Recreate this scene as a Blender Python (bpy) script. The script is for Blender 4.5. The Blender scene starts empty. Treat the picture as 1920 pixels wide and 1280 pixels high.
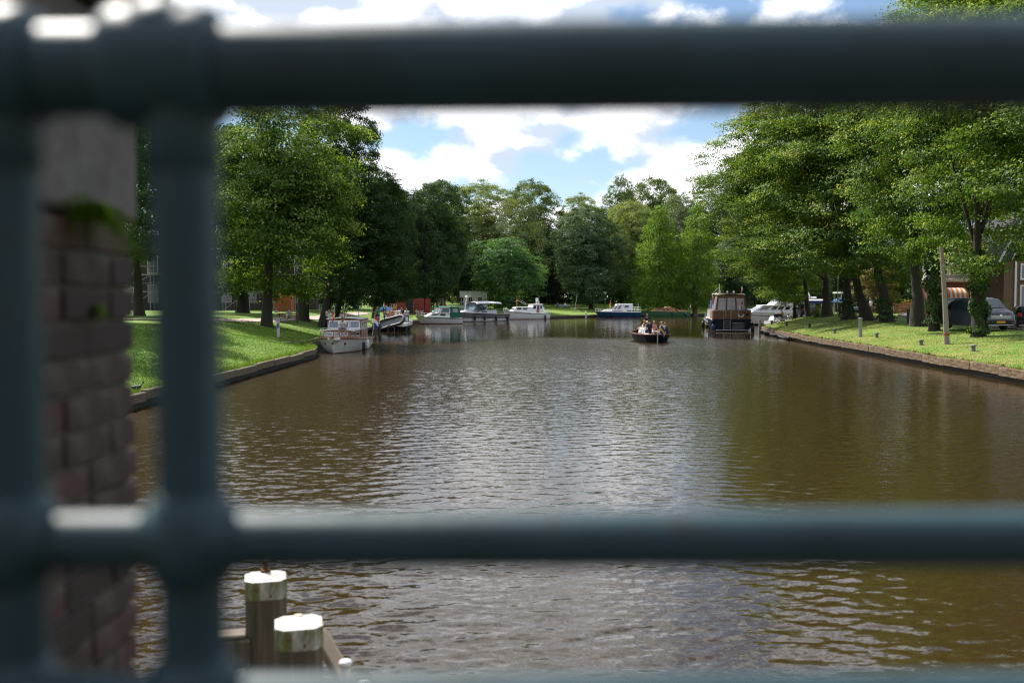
import bpy, bmesh, math, random
import numpy as np
from mathutils import Vector, Matrix

SC = bpy.context.scene
COL = SC.collection
R = math.radians
random.seed(7)

# ------------------------------------------------------------------ camera
EYE = 3.3                       # eye height above the water
F = 1867.0                      # focal length of the 1920 px wide photograph, in pixels
cam_d = bpy.data.cameras.new('camera')
cam = bpy.data.objects.new('camera', cam_d)
COL.objects.link(cam)
cam.location = (0, 0, EYE)
PITCH = -math.atan(78 / F)
cam.rotation_euler = (R(90) + PITCH, 0, 0)
cam_d.sensor_width = 36
cam_d.lens = 36 * F / 1920
cam_d.clip_start = 0.05
cam_d.clip_end = 3000
cam_d.dof.use_dof = True
cam_d.dof.focus_distance = 85
cam_d.dof.aperture_fstop = 1.9
SC.camera = cam

# ------------------------------------------------------------------ light
SUN_EL, SUN_AZ = R(50), math.atan2(0.80, -0.60)      # sun ahead and to the left of the camera
sd = Vector((math.cos(SUN_EL) * math.cos(SUN_AZ), math.cos(SUN_EL) * math.sin(SUN_AZ), math.sin(SUN_EL)))
sun_d = bpy.data.lights.new('sun', 'SUN')
sun = bpy.data.objects.new('sun', sun_d)
COL.objects.link(sun)
sun.rotation_euler = sd.to_track_quat('Z', 'Y').to_euler()
sun.location = sd * 100
sun_d.energy = 5.0
sun_d.angle = R(0.5)
sun_d.color = (1.0, 0.95, 0.87)

world = bpy.data.worlds.new('World')
SC.world = world
world.use_nodes = True
world.cycles.sampling_method = 'MANUAL'
world.cycles.sample_map_resolution = 256
wt = world.node_tree
for n in list(wt.nodes):
    wt.nodes.remove(n)


def wn(t, **kw):
    n = wt.nodes.new(t)
    for k, v in kw.items():
        setattr(n, k, v)
    return n


wl = wt.links.new
w_out = wn('ShaderNodeOutputWorld')
w_bg = wn('ShaderNodeBackground')
w_bg.inputs['Strength'].default_value = 0.08
w_sky = wn('ShaderNodeTexSky', sky_type='NISHITA')
w_sky.sun_disc = False
w_sky.sun_elevation = SUN_EL
w_sky.sun_rotation = math.pi / 2 - SUN_AZ
w_sky.air_density = 1.0
w_sky.dust_density = 0.25
w_sky.ozone_density = 2.2
w_tc = wn('ShaderNodeTexCoord')


def cloud_coord(offset):
    mp = wn('ShaderNodeMapping')
    mp.inputs['Location'].default_value = offset
    mp.inputs['Scale'].default_value = (1.0, 1.0, 1.55)
    wl(w_tc.outputs['Generated'], mp.inputs['Vector'])
    return mp.outputs[0]


def cloud_noise(vec, scale, detail, rough):
    nz = wn('ShaderNodeTexNoise')
    nz.inputs['Scale'].default_value = scale
    nz.inputs['Detail'].default_value = detail
    nz.inputs['Roughness'].default_value = rough
    nz.inputs['Distortion'].default_value = 0.1
    wl(vec, nz.inputs['Vector'])
    return nz.outputs['Fac']


def cloud_puff(vec, scale):
    vz = wn('ShaderNodeTexVoronoi', feature='F1')
    vz.inputs['Scale'].default_value = scale
    wl(vec, vz.inputs['Vector'])
    return vz.outputs['Distance']


def wmath(op, a, b=None, clamp=False):
    n = wn('ShaderNodeMath', operation=op)
    n.use_clamp = clamp
    for i, v in enumerate((a, b)):
        if v is None:
            continue
        if isinstance(v, (int, float)):
            n.inputs[i].default_value = v
        else:
            wl(v, n.inputs[i])
    return n.outputs[0]


CO = (8.8, 1.2, 6.3)


def density(offset):
    """heaped clouds: large masses of noise with rounded puffs on their edges"""
    vec = cloud_coord(offset)
    warp = wn('ShaderNodeVectorMath', operation='MULTIPLY_ADD')
    wz = wn('ShaderNodeTexNoise')
    wz.inputs['Scale'].default_value = 11
    wz.inputs['Detail'].default_value = 4
    wl(vec, wz.inputs['Vector'])
    wl(wz.outputs['Color'], warp.inputs[0])
    warp.inputs[1].default_value = (.05, .05, .05)
    wl(vec, warp.inputs[2])
    v2 = warp.outputs[0]
    d = wmath('ADD', cloud_noise(vec, 3.6, 2, .5), wmath('MULTIPLY', wmath('SUBTRACT', .42, cloud_puff(v2, 9.0)), .34))
    d = wmath('ADD', d, wmath('MULTIPLY', wmath('SUBTRACT', .42, cloud_puff(v2, 21.0)), .16))
    return wmath('ADD', d, wmath('MULTIPLY', wmath('SUBTRACT', cloud_noise(vec, 26, 7, .6), .5), .22))


so = sd * 0.030
dens = density(CO)
dens_sun = density((CO[0] + so.x, CO[1] + so.y, CO[2] + so.z * 1.55))
mr = wn('ShaderNodeMapRange', interpolation_type='SMOOTHSTEP')
mr.inputs['From Min'].default_value = 0.388
mr.inputs['From Max'].default_value = 0.505
wl(dens, mr.inputs['Value'])
mask = mr.outputs[0]
shade = wmath('ADD', wmath('MULTIPLY', wmath('SUBTRACT', dens, dens_sun), 4.2), wmath('SUBTRACT', 0.85, wmath('MULTIPLY', dens, 0.75)), clamp=True)
c_ramp = wn('ShaderNodeValToRGB')
c_ramp.color_ramp.elements[0].position = 0.15
c_ramp.color_ramp.elements[0].color = (0.38, 0.43, 0.51, 1)
c_ramp.color_ramp.elements[1].position = 0.75
c_ramp.color_ramp.elements[1].color = (0.95, 0.96, 1.0, 1)
wl(shade, c_ramp.inputs[0])
c_gain = wn('ShaderNodeVectorMath', operation='SCALE')
c_gain.inputs['Scale'].default_value = 14.5
wl(c_ramp.outputs[0], c_gain.inputs[0])
w_mix = wn('ShaderNodeMix', data_type='RGBA')
wl(wmath('MULTIPLY', mask, 0.96), w_mix.inputs['Factor'])
wl(w_sky.outputs[0], w_mix.inputs[6])
wl(c_gain.outputs[0], w_mix.inputs[7])
wl(w_mix.outputs[2], w_bg.inputs['Color'])
wl(w_bg.outputs[0], w_out.inputs['Surface'])

SC.view_settings.view_transform = 'Standard'
SC.view_settings.look = 'None'
SC.view_settings.exposure = 0.72
SC.view_settings.gamma = 1.0
SC.view_settings.use_curve_mapping = False
SC.render.engine = 'CYCLES'
SC.cycles.max_bounces = 7
SC.cycles.diffuse_bounces = 3
SC.cycles.glossy_bounces = 3
SC.cycles.transmission_bounces = 4
SC.cycles.transparent_max_bounces = 4
SC.cycles.caustics_reflective = False
SC.cycles.caustics_refractive = False
SC.cycles.use_denoising = True
SC.cycles.denoising_prefilter = 'NONE'
SC.cycles.filter_width = 1.15
SC.cycles.sample_clamp_indirect = 6.0


# ------------------------------------------------------------------ materials
MATS = {}


def nt_new(name):
    m = bpy.data.materials.new(name)
    m.use_nodes = True
    nt = m.node_tree
    for n in list(nt.nodes):
        nt.nodes.remove(n)
    out = nt.nodes.new('ShaderNodeOutputMaterial')
    return m, nt, out


def mat(name, col, rough=0.5, metal=0.0, var=0.12, scale=6.0, bump=0.0, bscale=None, spec=0.5, dirt=None, dirt_amt=0.0,
        dirt_scale=3.0, stretch=(1, 1, 1), coat=0.0):
    """Principled material with a procedural tone variation, optional stain colour and relief."""
    if name in MATS:
        return MATS[name]
    m, nt, out = nt_new(name)
    N, L = nt.nodes.new, nt.links.new
    p = N('ShaderNodeBsdfPrincipled')
    p.inputs['Roughness'].default_value = rough
    p.inputs['Metallic'].default_value = metal
    p.inputs['Specular IOR Level'].default_value = spec
    if coat:
        p.inputs['Coat Weight'].default_value = coat
    tc = N('ShaderNodeTexCoord')
    mp = N('ShaderNodeMapping')
    mp.inputs['Scale'].default_value = stretch
    L(tc.outputs['Object'], mp.inputs['Vector'])
    nz = N('ShaderNodeTexNoise')
    nz.inputs['Scale'].default_value = scale
    nz.inputs['Detail'].default_value = 5
    L(mp.outputs[0], nz.inputs['Vector'])
    hsv = N('ShaderNodeHueSaturation')
    hsv.inputs['Color'].default_value = (*col, 1)
    mrn = N('ShaderNodeMapRange')
    mrn.inputs['From Min'].default_value = 0.25
    mrn.inputs['From Max'].default_value = 0.75
    mrn.inputs['To Min'].default_value = 1 - var
    mrn.inputs['To Max'].default_value = 1 + var
    L(nz.outputs['Fac'], mrn.inputs['Value'])
    L(mrn.outputs[0], hsv.inputs['Value'])
    c = hsv.outputs[0]
    if dirt is not None:
        dz = N('ShaderNodeTexNoise')
        dz.inputs['Scale'].default_value = dirt_scale
        dz.inputs['Detail'].default_value = 8
        dz.inputs['Roughness'].default_value = 0.65
        L(mp.outputs[0], dz.inputs['Vector'])
        dr = N('ShaderNodeMapRange')
        dr.inputs['From Min'].default_value = 0.62 - 0.3 * dirt_amt
        dr.inputs['From Max'].default_value = 0.72 - 0.2 * dirt_amt
        L(dz.outputs['Fac'], dr.inputs['Value'])
        mx = N('ShaderNodeMix')
        mx.data_type = 'RGBA'
        L(dr.outputs[0], mx.inputs['Factor'])
        L(c, mx.inputs[6])
        mx.inputs[7].default_value = (*dirt, 1)
        c = mx.outputs[2]
    L(c, p.inputs['Base Color'])
    if bump > 0:
        bz = N('ShaderNodeTexNoise')
        bz.inputs['Scale'].default_value = bscale or scale * 4
        bz.inputs['Detail'].default_value = 4
        L(mp.outputs[0], bz.inputs['Vector'])
        b = N('ShaderNodeBump')
        b.inputs['Strength'].default_value = 0.7
        b.inputs['Distance'].default_value = bump
        L(bz.outputs['Fac'], b.inputs['Height'])
        L(b.outputs[0], p.inputs['Normal'])
    L(p.outputs[0], out.inputs['Surface'])
    MATS[name] = m
    return m


def leaf_mat(name, dark, light, tip, tip_amt=0.2, trans=0.38):
    """Leaf: diffuse + translucent, colour varied leaf by leaf and spray by spray (attributes written on the mesh)."""
    m, nt, out = nt_new(name)
    N, L = nt.nodes.new, nt.links.new
    at = N('ShaderNodeAttribute')
    at.attribute_name = 'tone'
    sp = N('ShaderNodeSeparateColor')
    L(at.outputs['Color'], sp.inputs[0])
    m1 = N('ShaderNodeMix')
    m1.data_type = 'RGBA'
    L(sp.outputs[0], m1.inputs['Factor'])
    m1.inputs[6].default_value = (*dark, 1)
    m1.inputs[7].default_value = (*light, 1)
    gt = N('ShaderNodeMath')
    gt.operation = 'GREATER_THAN'
    L(sp.outputs[1], gt.inputs[0])
    gt.inputs[1].default_value = 1 - tip_amt
    m2 = N('ShaderNodeMix')
    m2.data_type = 'RGBA'
    L(gt.outputs[0], m2.inputs['Factor'])
    L(m1.outputs[2], m2.inputs[6])
    m2.inputs[7].default_value = (*tip, 1)
    d = N('ShaderNodeBsdfDiffuse')
    t = N('ShaderNodeBsdfTranslucent')
    g = N('ShaderNodeBsdfGlossy')
    g.inputs['Roughness'].default_value = 0.5
    g.inputs['Color'].default_value = (0.8, 0.85, 0.8, 1)
    L(m2.outputs[2], d.inputs['Color'])
    tg = N('ShaderNodeMix')
    tg.data_type = 'RGBA'
    tg.blend_type = 'MULTIPLY'
    tg.inputs['Factor'].default_value = 1
    L(m2.outputs[2], tg.inputs[6])
    tg.inputs[7].default_value = (1.5, 1.45, 0.55, 1)
    L(tg.outputs[2], t.inputs['Color'])
    x1 = N('ShaderNodeMixShader')
    x1.inputs[0].default_value = trans
    L(d.outputs[0], x1.inputs[1])
    L(t.outputs[0], x1.inputs[2])
    x2 = N('ShaderNodeMixShader')
    x2.inputs[0].default_value = 0.022
    L(x1.outputs[0], x2.inputs[1])
    L(g.outputs[0], x2.inputs[2])
    L(x2.outputs[0], out.inputs['Surface'])
    MATS[name] = m
    return m


# ------------------------------------------------------------------ mesh builder
class MB:
    def __init__(s):
        s.v, s.f, s.m, s.s = [], [], [], []

    def add(s, vs, fs, mi=0, smooth=False):
        o = len(s.v)
        s.v.extend([tuple(p) for p in vs])
        for f in fs:
            s.f.append([i + o for i in f])
            s.m.append(mi)
            s.s.append(smooth)
        return s

    def box(s, c, size, rot=None, b=0.0, mi=0, taper=(1, 1)):
        hx, hy, hz = size[0] / 2, size[1] / 2, size[2] / 2
        vs = []
        if b <= 0:
            for sx in (-1, 1):
                for sy in (-1, 1):
                    for sz in (-1, 1):
                        k = taper if sz > 0 else (1, 1)
                        vs.append(Vector((sx * hx * k[0], sy * hy * k[1], sz * hz)))
            fs = [(0, 1, 3, 2), (4, 6, 7, 5), (0, 4, 5, 1), (2, 3, 7, 6), (0, 2, 6, 4), (1, 5, 7, 3)]
        else:
            b = min(b, hx * .9, hy * .9, hz * .9)
            idx = {}
            for sx in (-1, 1):
                for sy in (-1, 1):
                    for sz in (-1, 1):
                        for a in range(3):
                            p = [sx * (hx - (0 if a == 0 else b)), sy * (hy - (0 if a == 1 else b)), sz * (hz - (0 if a == 2 else b))]
                            if sz > 0:
                                p[0] *= taper[0]
                                p[1] *= taper[1]
                            idx[(sx, sy, sz, a)] = len(vs)
                            vs.append(Vector(p))
            fs = []
            for sg in (-1, 1):
                fs.append([idx[(sg, -1, -1, 0)], idx[(sg, 1, -1, 0)], idx[(sg, 1, 1, 0)], idx[(sg, -1, 1, 0)]])
                fs.append([idx[(-1, sg, -1, 1)], idx[(1, sg, -1, 1)], idx[(1, sg, 1, 1)], idx[(-1, sg, 1, 1)]])
                fs.append([idx[(-1, -1, sg, 2)], idx[(1, -1, sg, 2)], idx[(1, 1, sg, 2)], idx[(-1, 1, sg, 2)]])
            for s1 in (-1, 1):
                for s2 in (-1, 1):
                    fs.append([idx[(s1, s2, -1, 0)], idx[(s1, s2, -1, 1)], idx[(s1, s2, 1, 1)], idx[(s1, s2, 1, 0)]])
                    fs.append([idx[(s1, -1, s2, 0)], idx[(s1, -1, s2, 2)], idx[(s1, 1, s2, 2)], idx[(s1, 1, s2, 0)]])
                    fs.append([idx[(-1, s1, s2, 1)], idx[(-1, s1, s2, 2)], idx[(1, s1, s2, 2)], idx[(1, s1, s2, 1)]])
                    for s3 in (-1, 1):
                        fs.append([idx[(s1, s2, s3, 0)], idx[(s1, s2, s3, 1)], idx[(s1, s2, s3, 2)]])
        if rot is not None:
            M = Matrix.Rotation(rot[2], 3, 'Z') @ Matrix.Rotation(rot[1], 3, 'Y') @ Matrix.Rotation(rot[0], 3, 'X')
            vs = [M @ v for v in vs]
        c = Vector(c)
        return s.add([v + c for v in vs], fs, mi)

    def tube(s, pts, r, n=8, mi=0, caps=True, smooth=True, closed=False):
        pts = [Vector(p) for p in pts]
        k = len(pts)
        rs = list(r) if hasattr(r, '__len__') else [r] * k
        vs, fs = [], []
        up = None
        for i, p in enumerate(pts):
            if closed:
                d = pts[(i + 1) % k] - pts[i - 1]
            else:
                d = pts[min(i + 1, k - 1)] - pts[max(i - 1, 0)]
            if d.length < 1e-9:
                d = Vector((0, 0, 1))
            d.normalize()
            if up is None:
                up = Vector((0, 0, 1)) if abs(d.z) < 0.9 else Vector((1, 0, 0))
            a = d.cross(up)
            if a.length < 1e-6:
                a = d.orthogonal()
            a.normalize()
            b = a.cross(d).normalized()
            up = b
            for j in range(n):
                t = 2 * math.pi * j / n
                vs.append(p + (a * math.cos(t) + b * math.sin(t)) * rs[i])
        for i in range(k if closed else k - 1):
            i2 = (i + 1) % k
            for j in range(n):
                fs.append((i * n + j, i * n + (j + 1) % n, i2 * n + (j + 1) % n, i2 * n + j))
        s.add(vs, fs, mi, smooth)
        if caps and not closed:
            s.add(vs[:n], [tuple(range(n))[::-1]], mi)
            s.add(vs[-n:], [tuple(range(n))], mi)
        return s

    def ell(s, c, r, n=12, m=8, mi=0, rot=None):
        r = r if hasattr(r, '__len__') else (r, r, r)
        vs, fs = [], []
        M = rot or Matrix.Identity(3)
        c = Vector(c)
        for i in range(m + 1):
            t = math.pi * i / m
            for j in range(n):
                u = 2 * math.pi * j / n
                vs.append(c + M @ Vector((r[0] * math.sin(t) * math.cos(u), r[1] * math.sin(t) * math.sin(u), r[2] * math.cos(t))))
        for i in range(m):
            for j in range(n):
                fs.append((i * n + j, (i + 1) * n + j, (i + 1) * n + (j + 1) % n, i * n + (j + 1) % n))
        return s.add(vs, fs, mi, True)

    def lathe(s, prof, c=(0, 0, 0), n=16, mi=0, axis=None, smooth=True):
        c = Vector(c)
        M = Matrix.Identity(3)
        if axis is not None:
            M = Vector((0, 0, 1)).rotation_difference(Vector(axis).normalized()).to_matrix()
        vs, fs = [], []
        for (r, z) in prof:
            for j in range(n):
                u = 2 * math.pi * j / n
                vs.append(c + M @ Vector((r * math.cos(u), r * math.sin(u), z)))
        for i in range(len(prof) - 1):
            for j in range(n):
                fs.append((i * n + j, i * n + (j + 1) % n, (i + 1) * n + (j + 1) % n, (i + 1) * n + j))
        s.add(vs, fs, mi, smooth)
        s.add(vs[:n], [tuple(range(n))[::-1]], mi)
        s.add(vs[-n:], [tuple(range(n))], mi)
        return s

    def prism(s, poly, vec, mi=0):
        vec = Vector(vec)
        a = [Vector(p) for p in poly]
        k = len(a)
        vs = a + [p + vec for p in a]
        fs = [tuple(range(k))[::-1], tuple(range(k, 2 * k))]
        fs += [(i, (i + 1) % k, k + (i + 1) % k, k + i) for i in range(k)]
        return s.add(vs, fs, mi)

    def loft(s, rings, mi=0, closed=False, smooth=True, caps=False):
        n = len(rings[0])
        vs = [p for r in rings for p in r]
        fs = []
        for i in range(len(rings) - 1):
            for j in range(n if closed else n - 1):
                fs.append((i * n + j, i * n + (j + 1) % n, (i + 1) * n + (j + 1) % n, (i + 1) * n + j))
        s.add(vs, fs, mi, smooth)
        if caps:
            s.add(rings[0], [tuple(range(n))[::-1]], mi)
            s.add(rings[-1], [tuple(range(n))], mi)
        return s

    def panel(s, q, u0, u1, v0, v1, t=0.02, mi=0):
        """slab lying on the quad q (four corners, anticlockwise seen from outside), between u0..u1 and v0..v1"""
        q = [Vector(p) for p in q]
        nrm = (q[1] - q[0]).cross(q[3] - q[0]).normalized()

        def P(u, v):
            return (q[0] * (1 - u) + q[1] * u) * (1 - v) + (q[3] * (1 - u) + q[2] * u) * v
        a = [P(u0, v0), P(u1, v0), P(u1, v1), P(u0, v1)]
        return s.prism([p - nrm * 0.004 for p in a], nrm * (t + 0.004), mi)

    def mesh(s, name, mats):
        me = bpy.data.meshes.new(name)
        me.from_pydata(s.v, [], s.f)
        for m_ in (mats if isinstance(mats, (list, tuple)) else [mats]):
            me.materials.append(m_)
        me.polygons.foreach_set('material_index', s.m)
        me.polygons.foreach_set('use_smooth', s.s)
        bm = bmesh.new()
        bm.from_mesh(me)
        bmesh.ops.recalc_face_normals(bm, faces=bm.faces)
        bm.to_mesh(me)
        bm.free()
        return me

    def build(s, name, mats, parent=None):
        o = bpy.data.objects.new(name, s.mesh(name, mats))
        COL.objects.link(o)
        if parent is not None:
            o.parent = parent
        return o


def tag(o, label=None, cat=None, group=None, kind=None):
    if label:
        o['label'] = label
    if cat:
        o['category'] = cat
    if group:
        o['group'] = group
    if kind:
        o['kind'] = kind
    return o


def thing(name, label, cat, loc=(0, 0, 0), rz=0.0, group=None):
    o = bpy.data.objects.new(name, None)
    o.empty_display_size = 0.3
    COL.objects.link(o)
    o.location = loc
    o.rotation_euler = (0, 0, rz)
    return tag(o, label, cat, group)


def copy_tree(o, parent=None):
    c = o.copy()
    COL.objects.link(c)
    if parent is not None:
        c.parent = parent
    for ch in list(o.children):
        copy_tree(ch, c)
    return c


# ------------------------------------------------------------------ the banks
def smooth_knots(k, n=9):
    k = np.array(k, float)
    ys = np.arange(k[0, 1], k[-1, 1] + 1e-6, 0.25)
    xs = np.interp(ys, k[:, 1], k[:, 0])
    p = np.pad(xs, n, mode='edge')
    xs = np.convolve(p, np.ones(2 * n + 1) / (2 * n + 1), 'valid')
    return ys, xs


LEFT_Y, LEFT_X = smooth_knots([(-11.6, -30), (-11.6, 20), (-11.3, 38), (-11.25, 55), (-11.35, 58.5), (-13.1, 62.5), (-13.7, 78), (-14.7, 100), (-14.9, 115),
                               (-14.9, 128), (-14.4, 136), (-12, 147), (-8, 160), (-2, 171), (6, 178), (15.8, 190), (26, 201), (46, 207),
                               (90, 214), (320, 228)], 7)
RIGHT_Y, RIGHT_X = smooth_knots([(19.8, -30), (19.8, 30), (20.1, 39), (20.8, 50), (22.2, 74), (24.2, 92), (26.2, 105), (29, 113), (34, 119),
                                 (42, 124), (56, 131), (90, 144), (320, 170)], 6)


def left_edge(y):
    return float(np.interp(y, LEFT_Y, LEFT_X))


def right_edge(y):
    return float(np.interp(y, RIGHT_Y, RIGHT_X))


LP = np.stack([LEFT_X, LEFT_Y], 1)
RP = np.stack([RIGHT_X, RIGHT_Y], 1)


def seg_dist(P, poly):
    """distance from points P (n,2) to a polyline"""
    poly = poly[::3]
    a, b = poly[:-1], poly[1:]
    ab = b - a
    L2 = (ab ** 2).sum(1)
    out = np.full(len(P), 1e9)
    for i0 in range(0, len(P), 2000):
        p = P[i0:i0 + 2000]
        t = ((p[:, None, :] - a[None]) * ab[None]).sum(2) / L2[None]
        t = np.clip(t, 0, 1)
        q = a[None] + t[..., None] * ab[None]
        out[i0:i0 + 2000] = np.sqrt(((p[:, None, :] - q) ** 2).sum(2)).min(1)
    return out


def sstep(a, b, x):
    t = np.clip((x - a) / (b - a), 0, 1)
    return t * t * (3 - 2 * t)


def land_height(P, side):
    """height of the land, side 'L' (left and far bank) or 'R' (right bank)"""
    P = np.atleast_2d(np.asarray(P, float))
    d = seg_dist(P, LP if side == 'L' else RP)
    y = P[:, 1]
    if side == 'L':
        far = sstep(120, 170, y)
        near = np.interp(d, [0, .6, 3, 6, 9, 14, 40, 200], [.45, .47, .95, 1.55, 1.95, 2.05, 2.1, 2.6])
        farh = np.interp(d, [0, .6, 4, 10, 18, 40, 70, 200], [.42, .45, .75, 1.25, 1.6, 2.3, 3.4, 4.5])
        z = near * (1 - far) + farh * far
    else:
        pl = 1.42 + 0.4 * sstep(58, 104, y)
        z = 0.5 + (pl - 0.5) * np.interp(d, [0, .5, 2, 4.2, 6.2, 8.5, 12], [0, .03, .34, .72, .93, 1, 1.0])
    z = z + 0.035 * np.sin(P[:, 0] * 1.1 + 0.4 * y) * np.sin(y * .63 + 1) * np.clip(d - .5, 0, 1)
    return z


def is_left(x, y):
    return x <= left_edge(y)


def is_right(x, y):
    return x >= right_edge(y) and y < 165


def ground_z(x, y):
    if y > 320 or is_left(x, y):
        return float(land_height([(x, y)], 'L')[0])
    if is_right(x, y):
        return float(land_height([(x, y)], 'R')[0])
    return 0.0


FWD = Vector((0, math.cos(PITCH), math.sin(PITCH)))
UPV = Vector((0, -math.sin(PITCH), math.cos(PITCH)))


def ray(px, py):
    return FWD + Vector((1, 0, 0)) * ((px - 960) / F) + UPV * ((640 - py) / F)


def at(px, py, Y):
    """the place that lies in the direction seen at (px, py) of the photograph, Y metres away"""
    d = ray(px, py)
    return Vector((0, 0, EYE)) + d * (Y / d.y)


def gp(px, py, y0=8.0, y1=260.0):
    """where the sight line at (px, py) meets the ground or the water"""
    y = y0
    while y < y1:
        p = at(px, py, y)
        if p.z <= ground_z(p.x, p.y):
            return Vector((p.x, p.y, ground_z(p.x, p.y)))
        y += 0.35
    p = at(px, py, y1)
    return Vector((p.x, p.y, ground_z(p.x, p.y)))


def on_ground(px, Y):
    x = (px - 960) / F * Y
    return Vector((x, Y, ground_z(x, Y)))
# ================================================================== SETTING
def ground_mat(name):
    m, nt, out = nt_new(name)
    N, L = nt.nodes.new, nt.links.new
    p = N('ShaderNodeBsdfPrincipled')
    p.inputs['Roughness'].default_value = 0.85
    p.inputs['Specular IOR Level'].default_value = 0.2
    geo = N('ShaderNodeNewGeometry')

    def noise(sc, det=5, stretch=(1, 1, 1), ro=0.55):
        mp = N('ShaderNodeMapping')
        mp.inputs['Scale'].default_value = stretch
        L(geo.outputs['Position'], mp.inputs['Vector'])
        z = N('ShaderNodeTexNoise')
        z.inputs['Scale'].default_value = sc
        z.inputs['Detail'].default_value = det
        z.inputs['Roughness'].default_value = ro
        L(mp.outputs[0], z.inputs['Vector'])
        return z.outputs['Fac']

    def ramp(f, lo, hi):
        r = N('ShaderNodeMapRange')
        r.inputs['From Min'].default_value = lo
        r.inputs['From Max'].default_value = hi
        L(f, r.inputs['Value'])
        return r.outputs[0]

    def mix(f, a, b):
        x = N('ShaderNodeMix')
        x.data_type = 'RGBA'
        if isinstance(f, float):
            x.inputs['Factor'].default_value = f
        else:
            L(f, x.inputs['Factor'])
        for i, c in ((6, a), (7, b)):
            if isinstance(c, tuple):
                x.inputs[i].default_value = (*c, 1)
            else:
                L(c, x.inputs[i])
        return x.outputs[2]
    fine = noise(9.0, 6, (1, 1, 1), 0.7)
    lush = mix(ramp(fine, .3, .7), (0.068, 0.130, 0.013), (0.19, 0.29, 0.042))
    lush = mix(ramp(noise(0.55, 4), .45, .75), lush, (0.085, 0.19, 0.02))
    dry = mix(ramp(noise(1.2, 7, (1, .55, 1), .65), .42, .66), lush, (0.26, 0.225, 0.07))
    at_ = N('ShaderNodeAttribute')
    at_.attribute_name = 'dry'
    col = mix(at_.outputs['Fac'], lush, dry)
    L(col, p.inputs['Base Color'])
    b = N('ShaderNodeBump')
    b.inputs['Distance'].default_value = 0.06
    b.inputs['Strength'].default_value = 0.8
    L(noise(14, 5), b.inputs['Height'])
    L(b.outputs[0], p.inputs['Normal'])
    L(p.outputs[0], out.inputs['Surface'])
    return m


M_GRASS = ground_mat('grass_ground')


def build_land(name, side):
    offs = [0, .3, .6, 1, 1.5, 2, 2.6, 3.2, 4, 5, 6, 7, 8, 9, 10, 12, 14, 17, 20, 25, 30, 36, 44, 55, 70, 90, 130, 200, 320]
    if side == 'L':
        ys = np.concatenate([np.arange(-30, 140, 1.5), np.arange(140, 185, .7), np.arange(185, 228.01, .25)])
    else:
        ys = np.concatenate([np.arange(-30, 100, 1.5), np.arange(100, 118, .5), np.arange(118, 170.01, .35)])
    rows = []
    for y in ys:
        e = left_edge(y) if side == 'L' else right_edge(y)
        sg = -1 if side == 'L' else 1
        extra = 1.0
        rows.append([(e + sg * o * extra, y) for o in offs])
    if side == 'L':
        for y in (232, 240, 255, 280, 320, 400, 600, 1000, 1500):
            rows.append([(320 - (o / 320) * 700 + 0 * o, y) for o in offs])
    P = np.array(rows).reshape(-1, 2)
    z = land_height(P, side)
    n = len(offs)
    me = bpy.data.meshes.new(name)
    fs = [(i * n + j, i * n + j + 1, (i + 1) * n + j + 1, (i + 1) * n + j) for i in range(len(rows) - 1) for j in range(n - 1)]
    me.from_pydata([(a[0], a[1], b) for a, b in zip(P, z)], [], fs)
    me.materials.append(M_GRASS)
    me.polygons.foreach_set('use_smooth', [True] * len(fs))
    at_ = me.attributes.new('dry', 'FLOAT', 'POINT')
    d = seg_dist(P, LP if side == 'L' else RP)
    if side == 'R':
        v = np.interp(d, [0, 3, 7, 12], [1.0, 0.9, 0.35, 0.2])
    else:
        v = np.interp(P[:, 1], [0, 90, 160, 190], [0.06, 0.12, 0.5, 0.6]) * np.interp(d, [0, 2, 8, 20], [1, 1, .8, .3])
    at_.data.foreach_set('value', v.astype(np.float32))
    o = bpy.data.objects.new(name, me)
    COL.objects.link(o)
    return tag(o, kind='structure')


build_land('ground', 'L')
build_land('ground', 'R')


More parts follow.
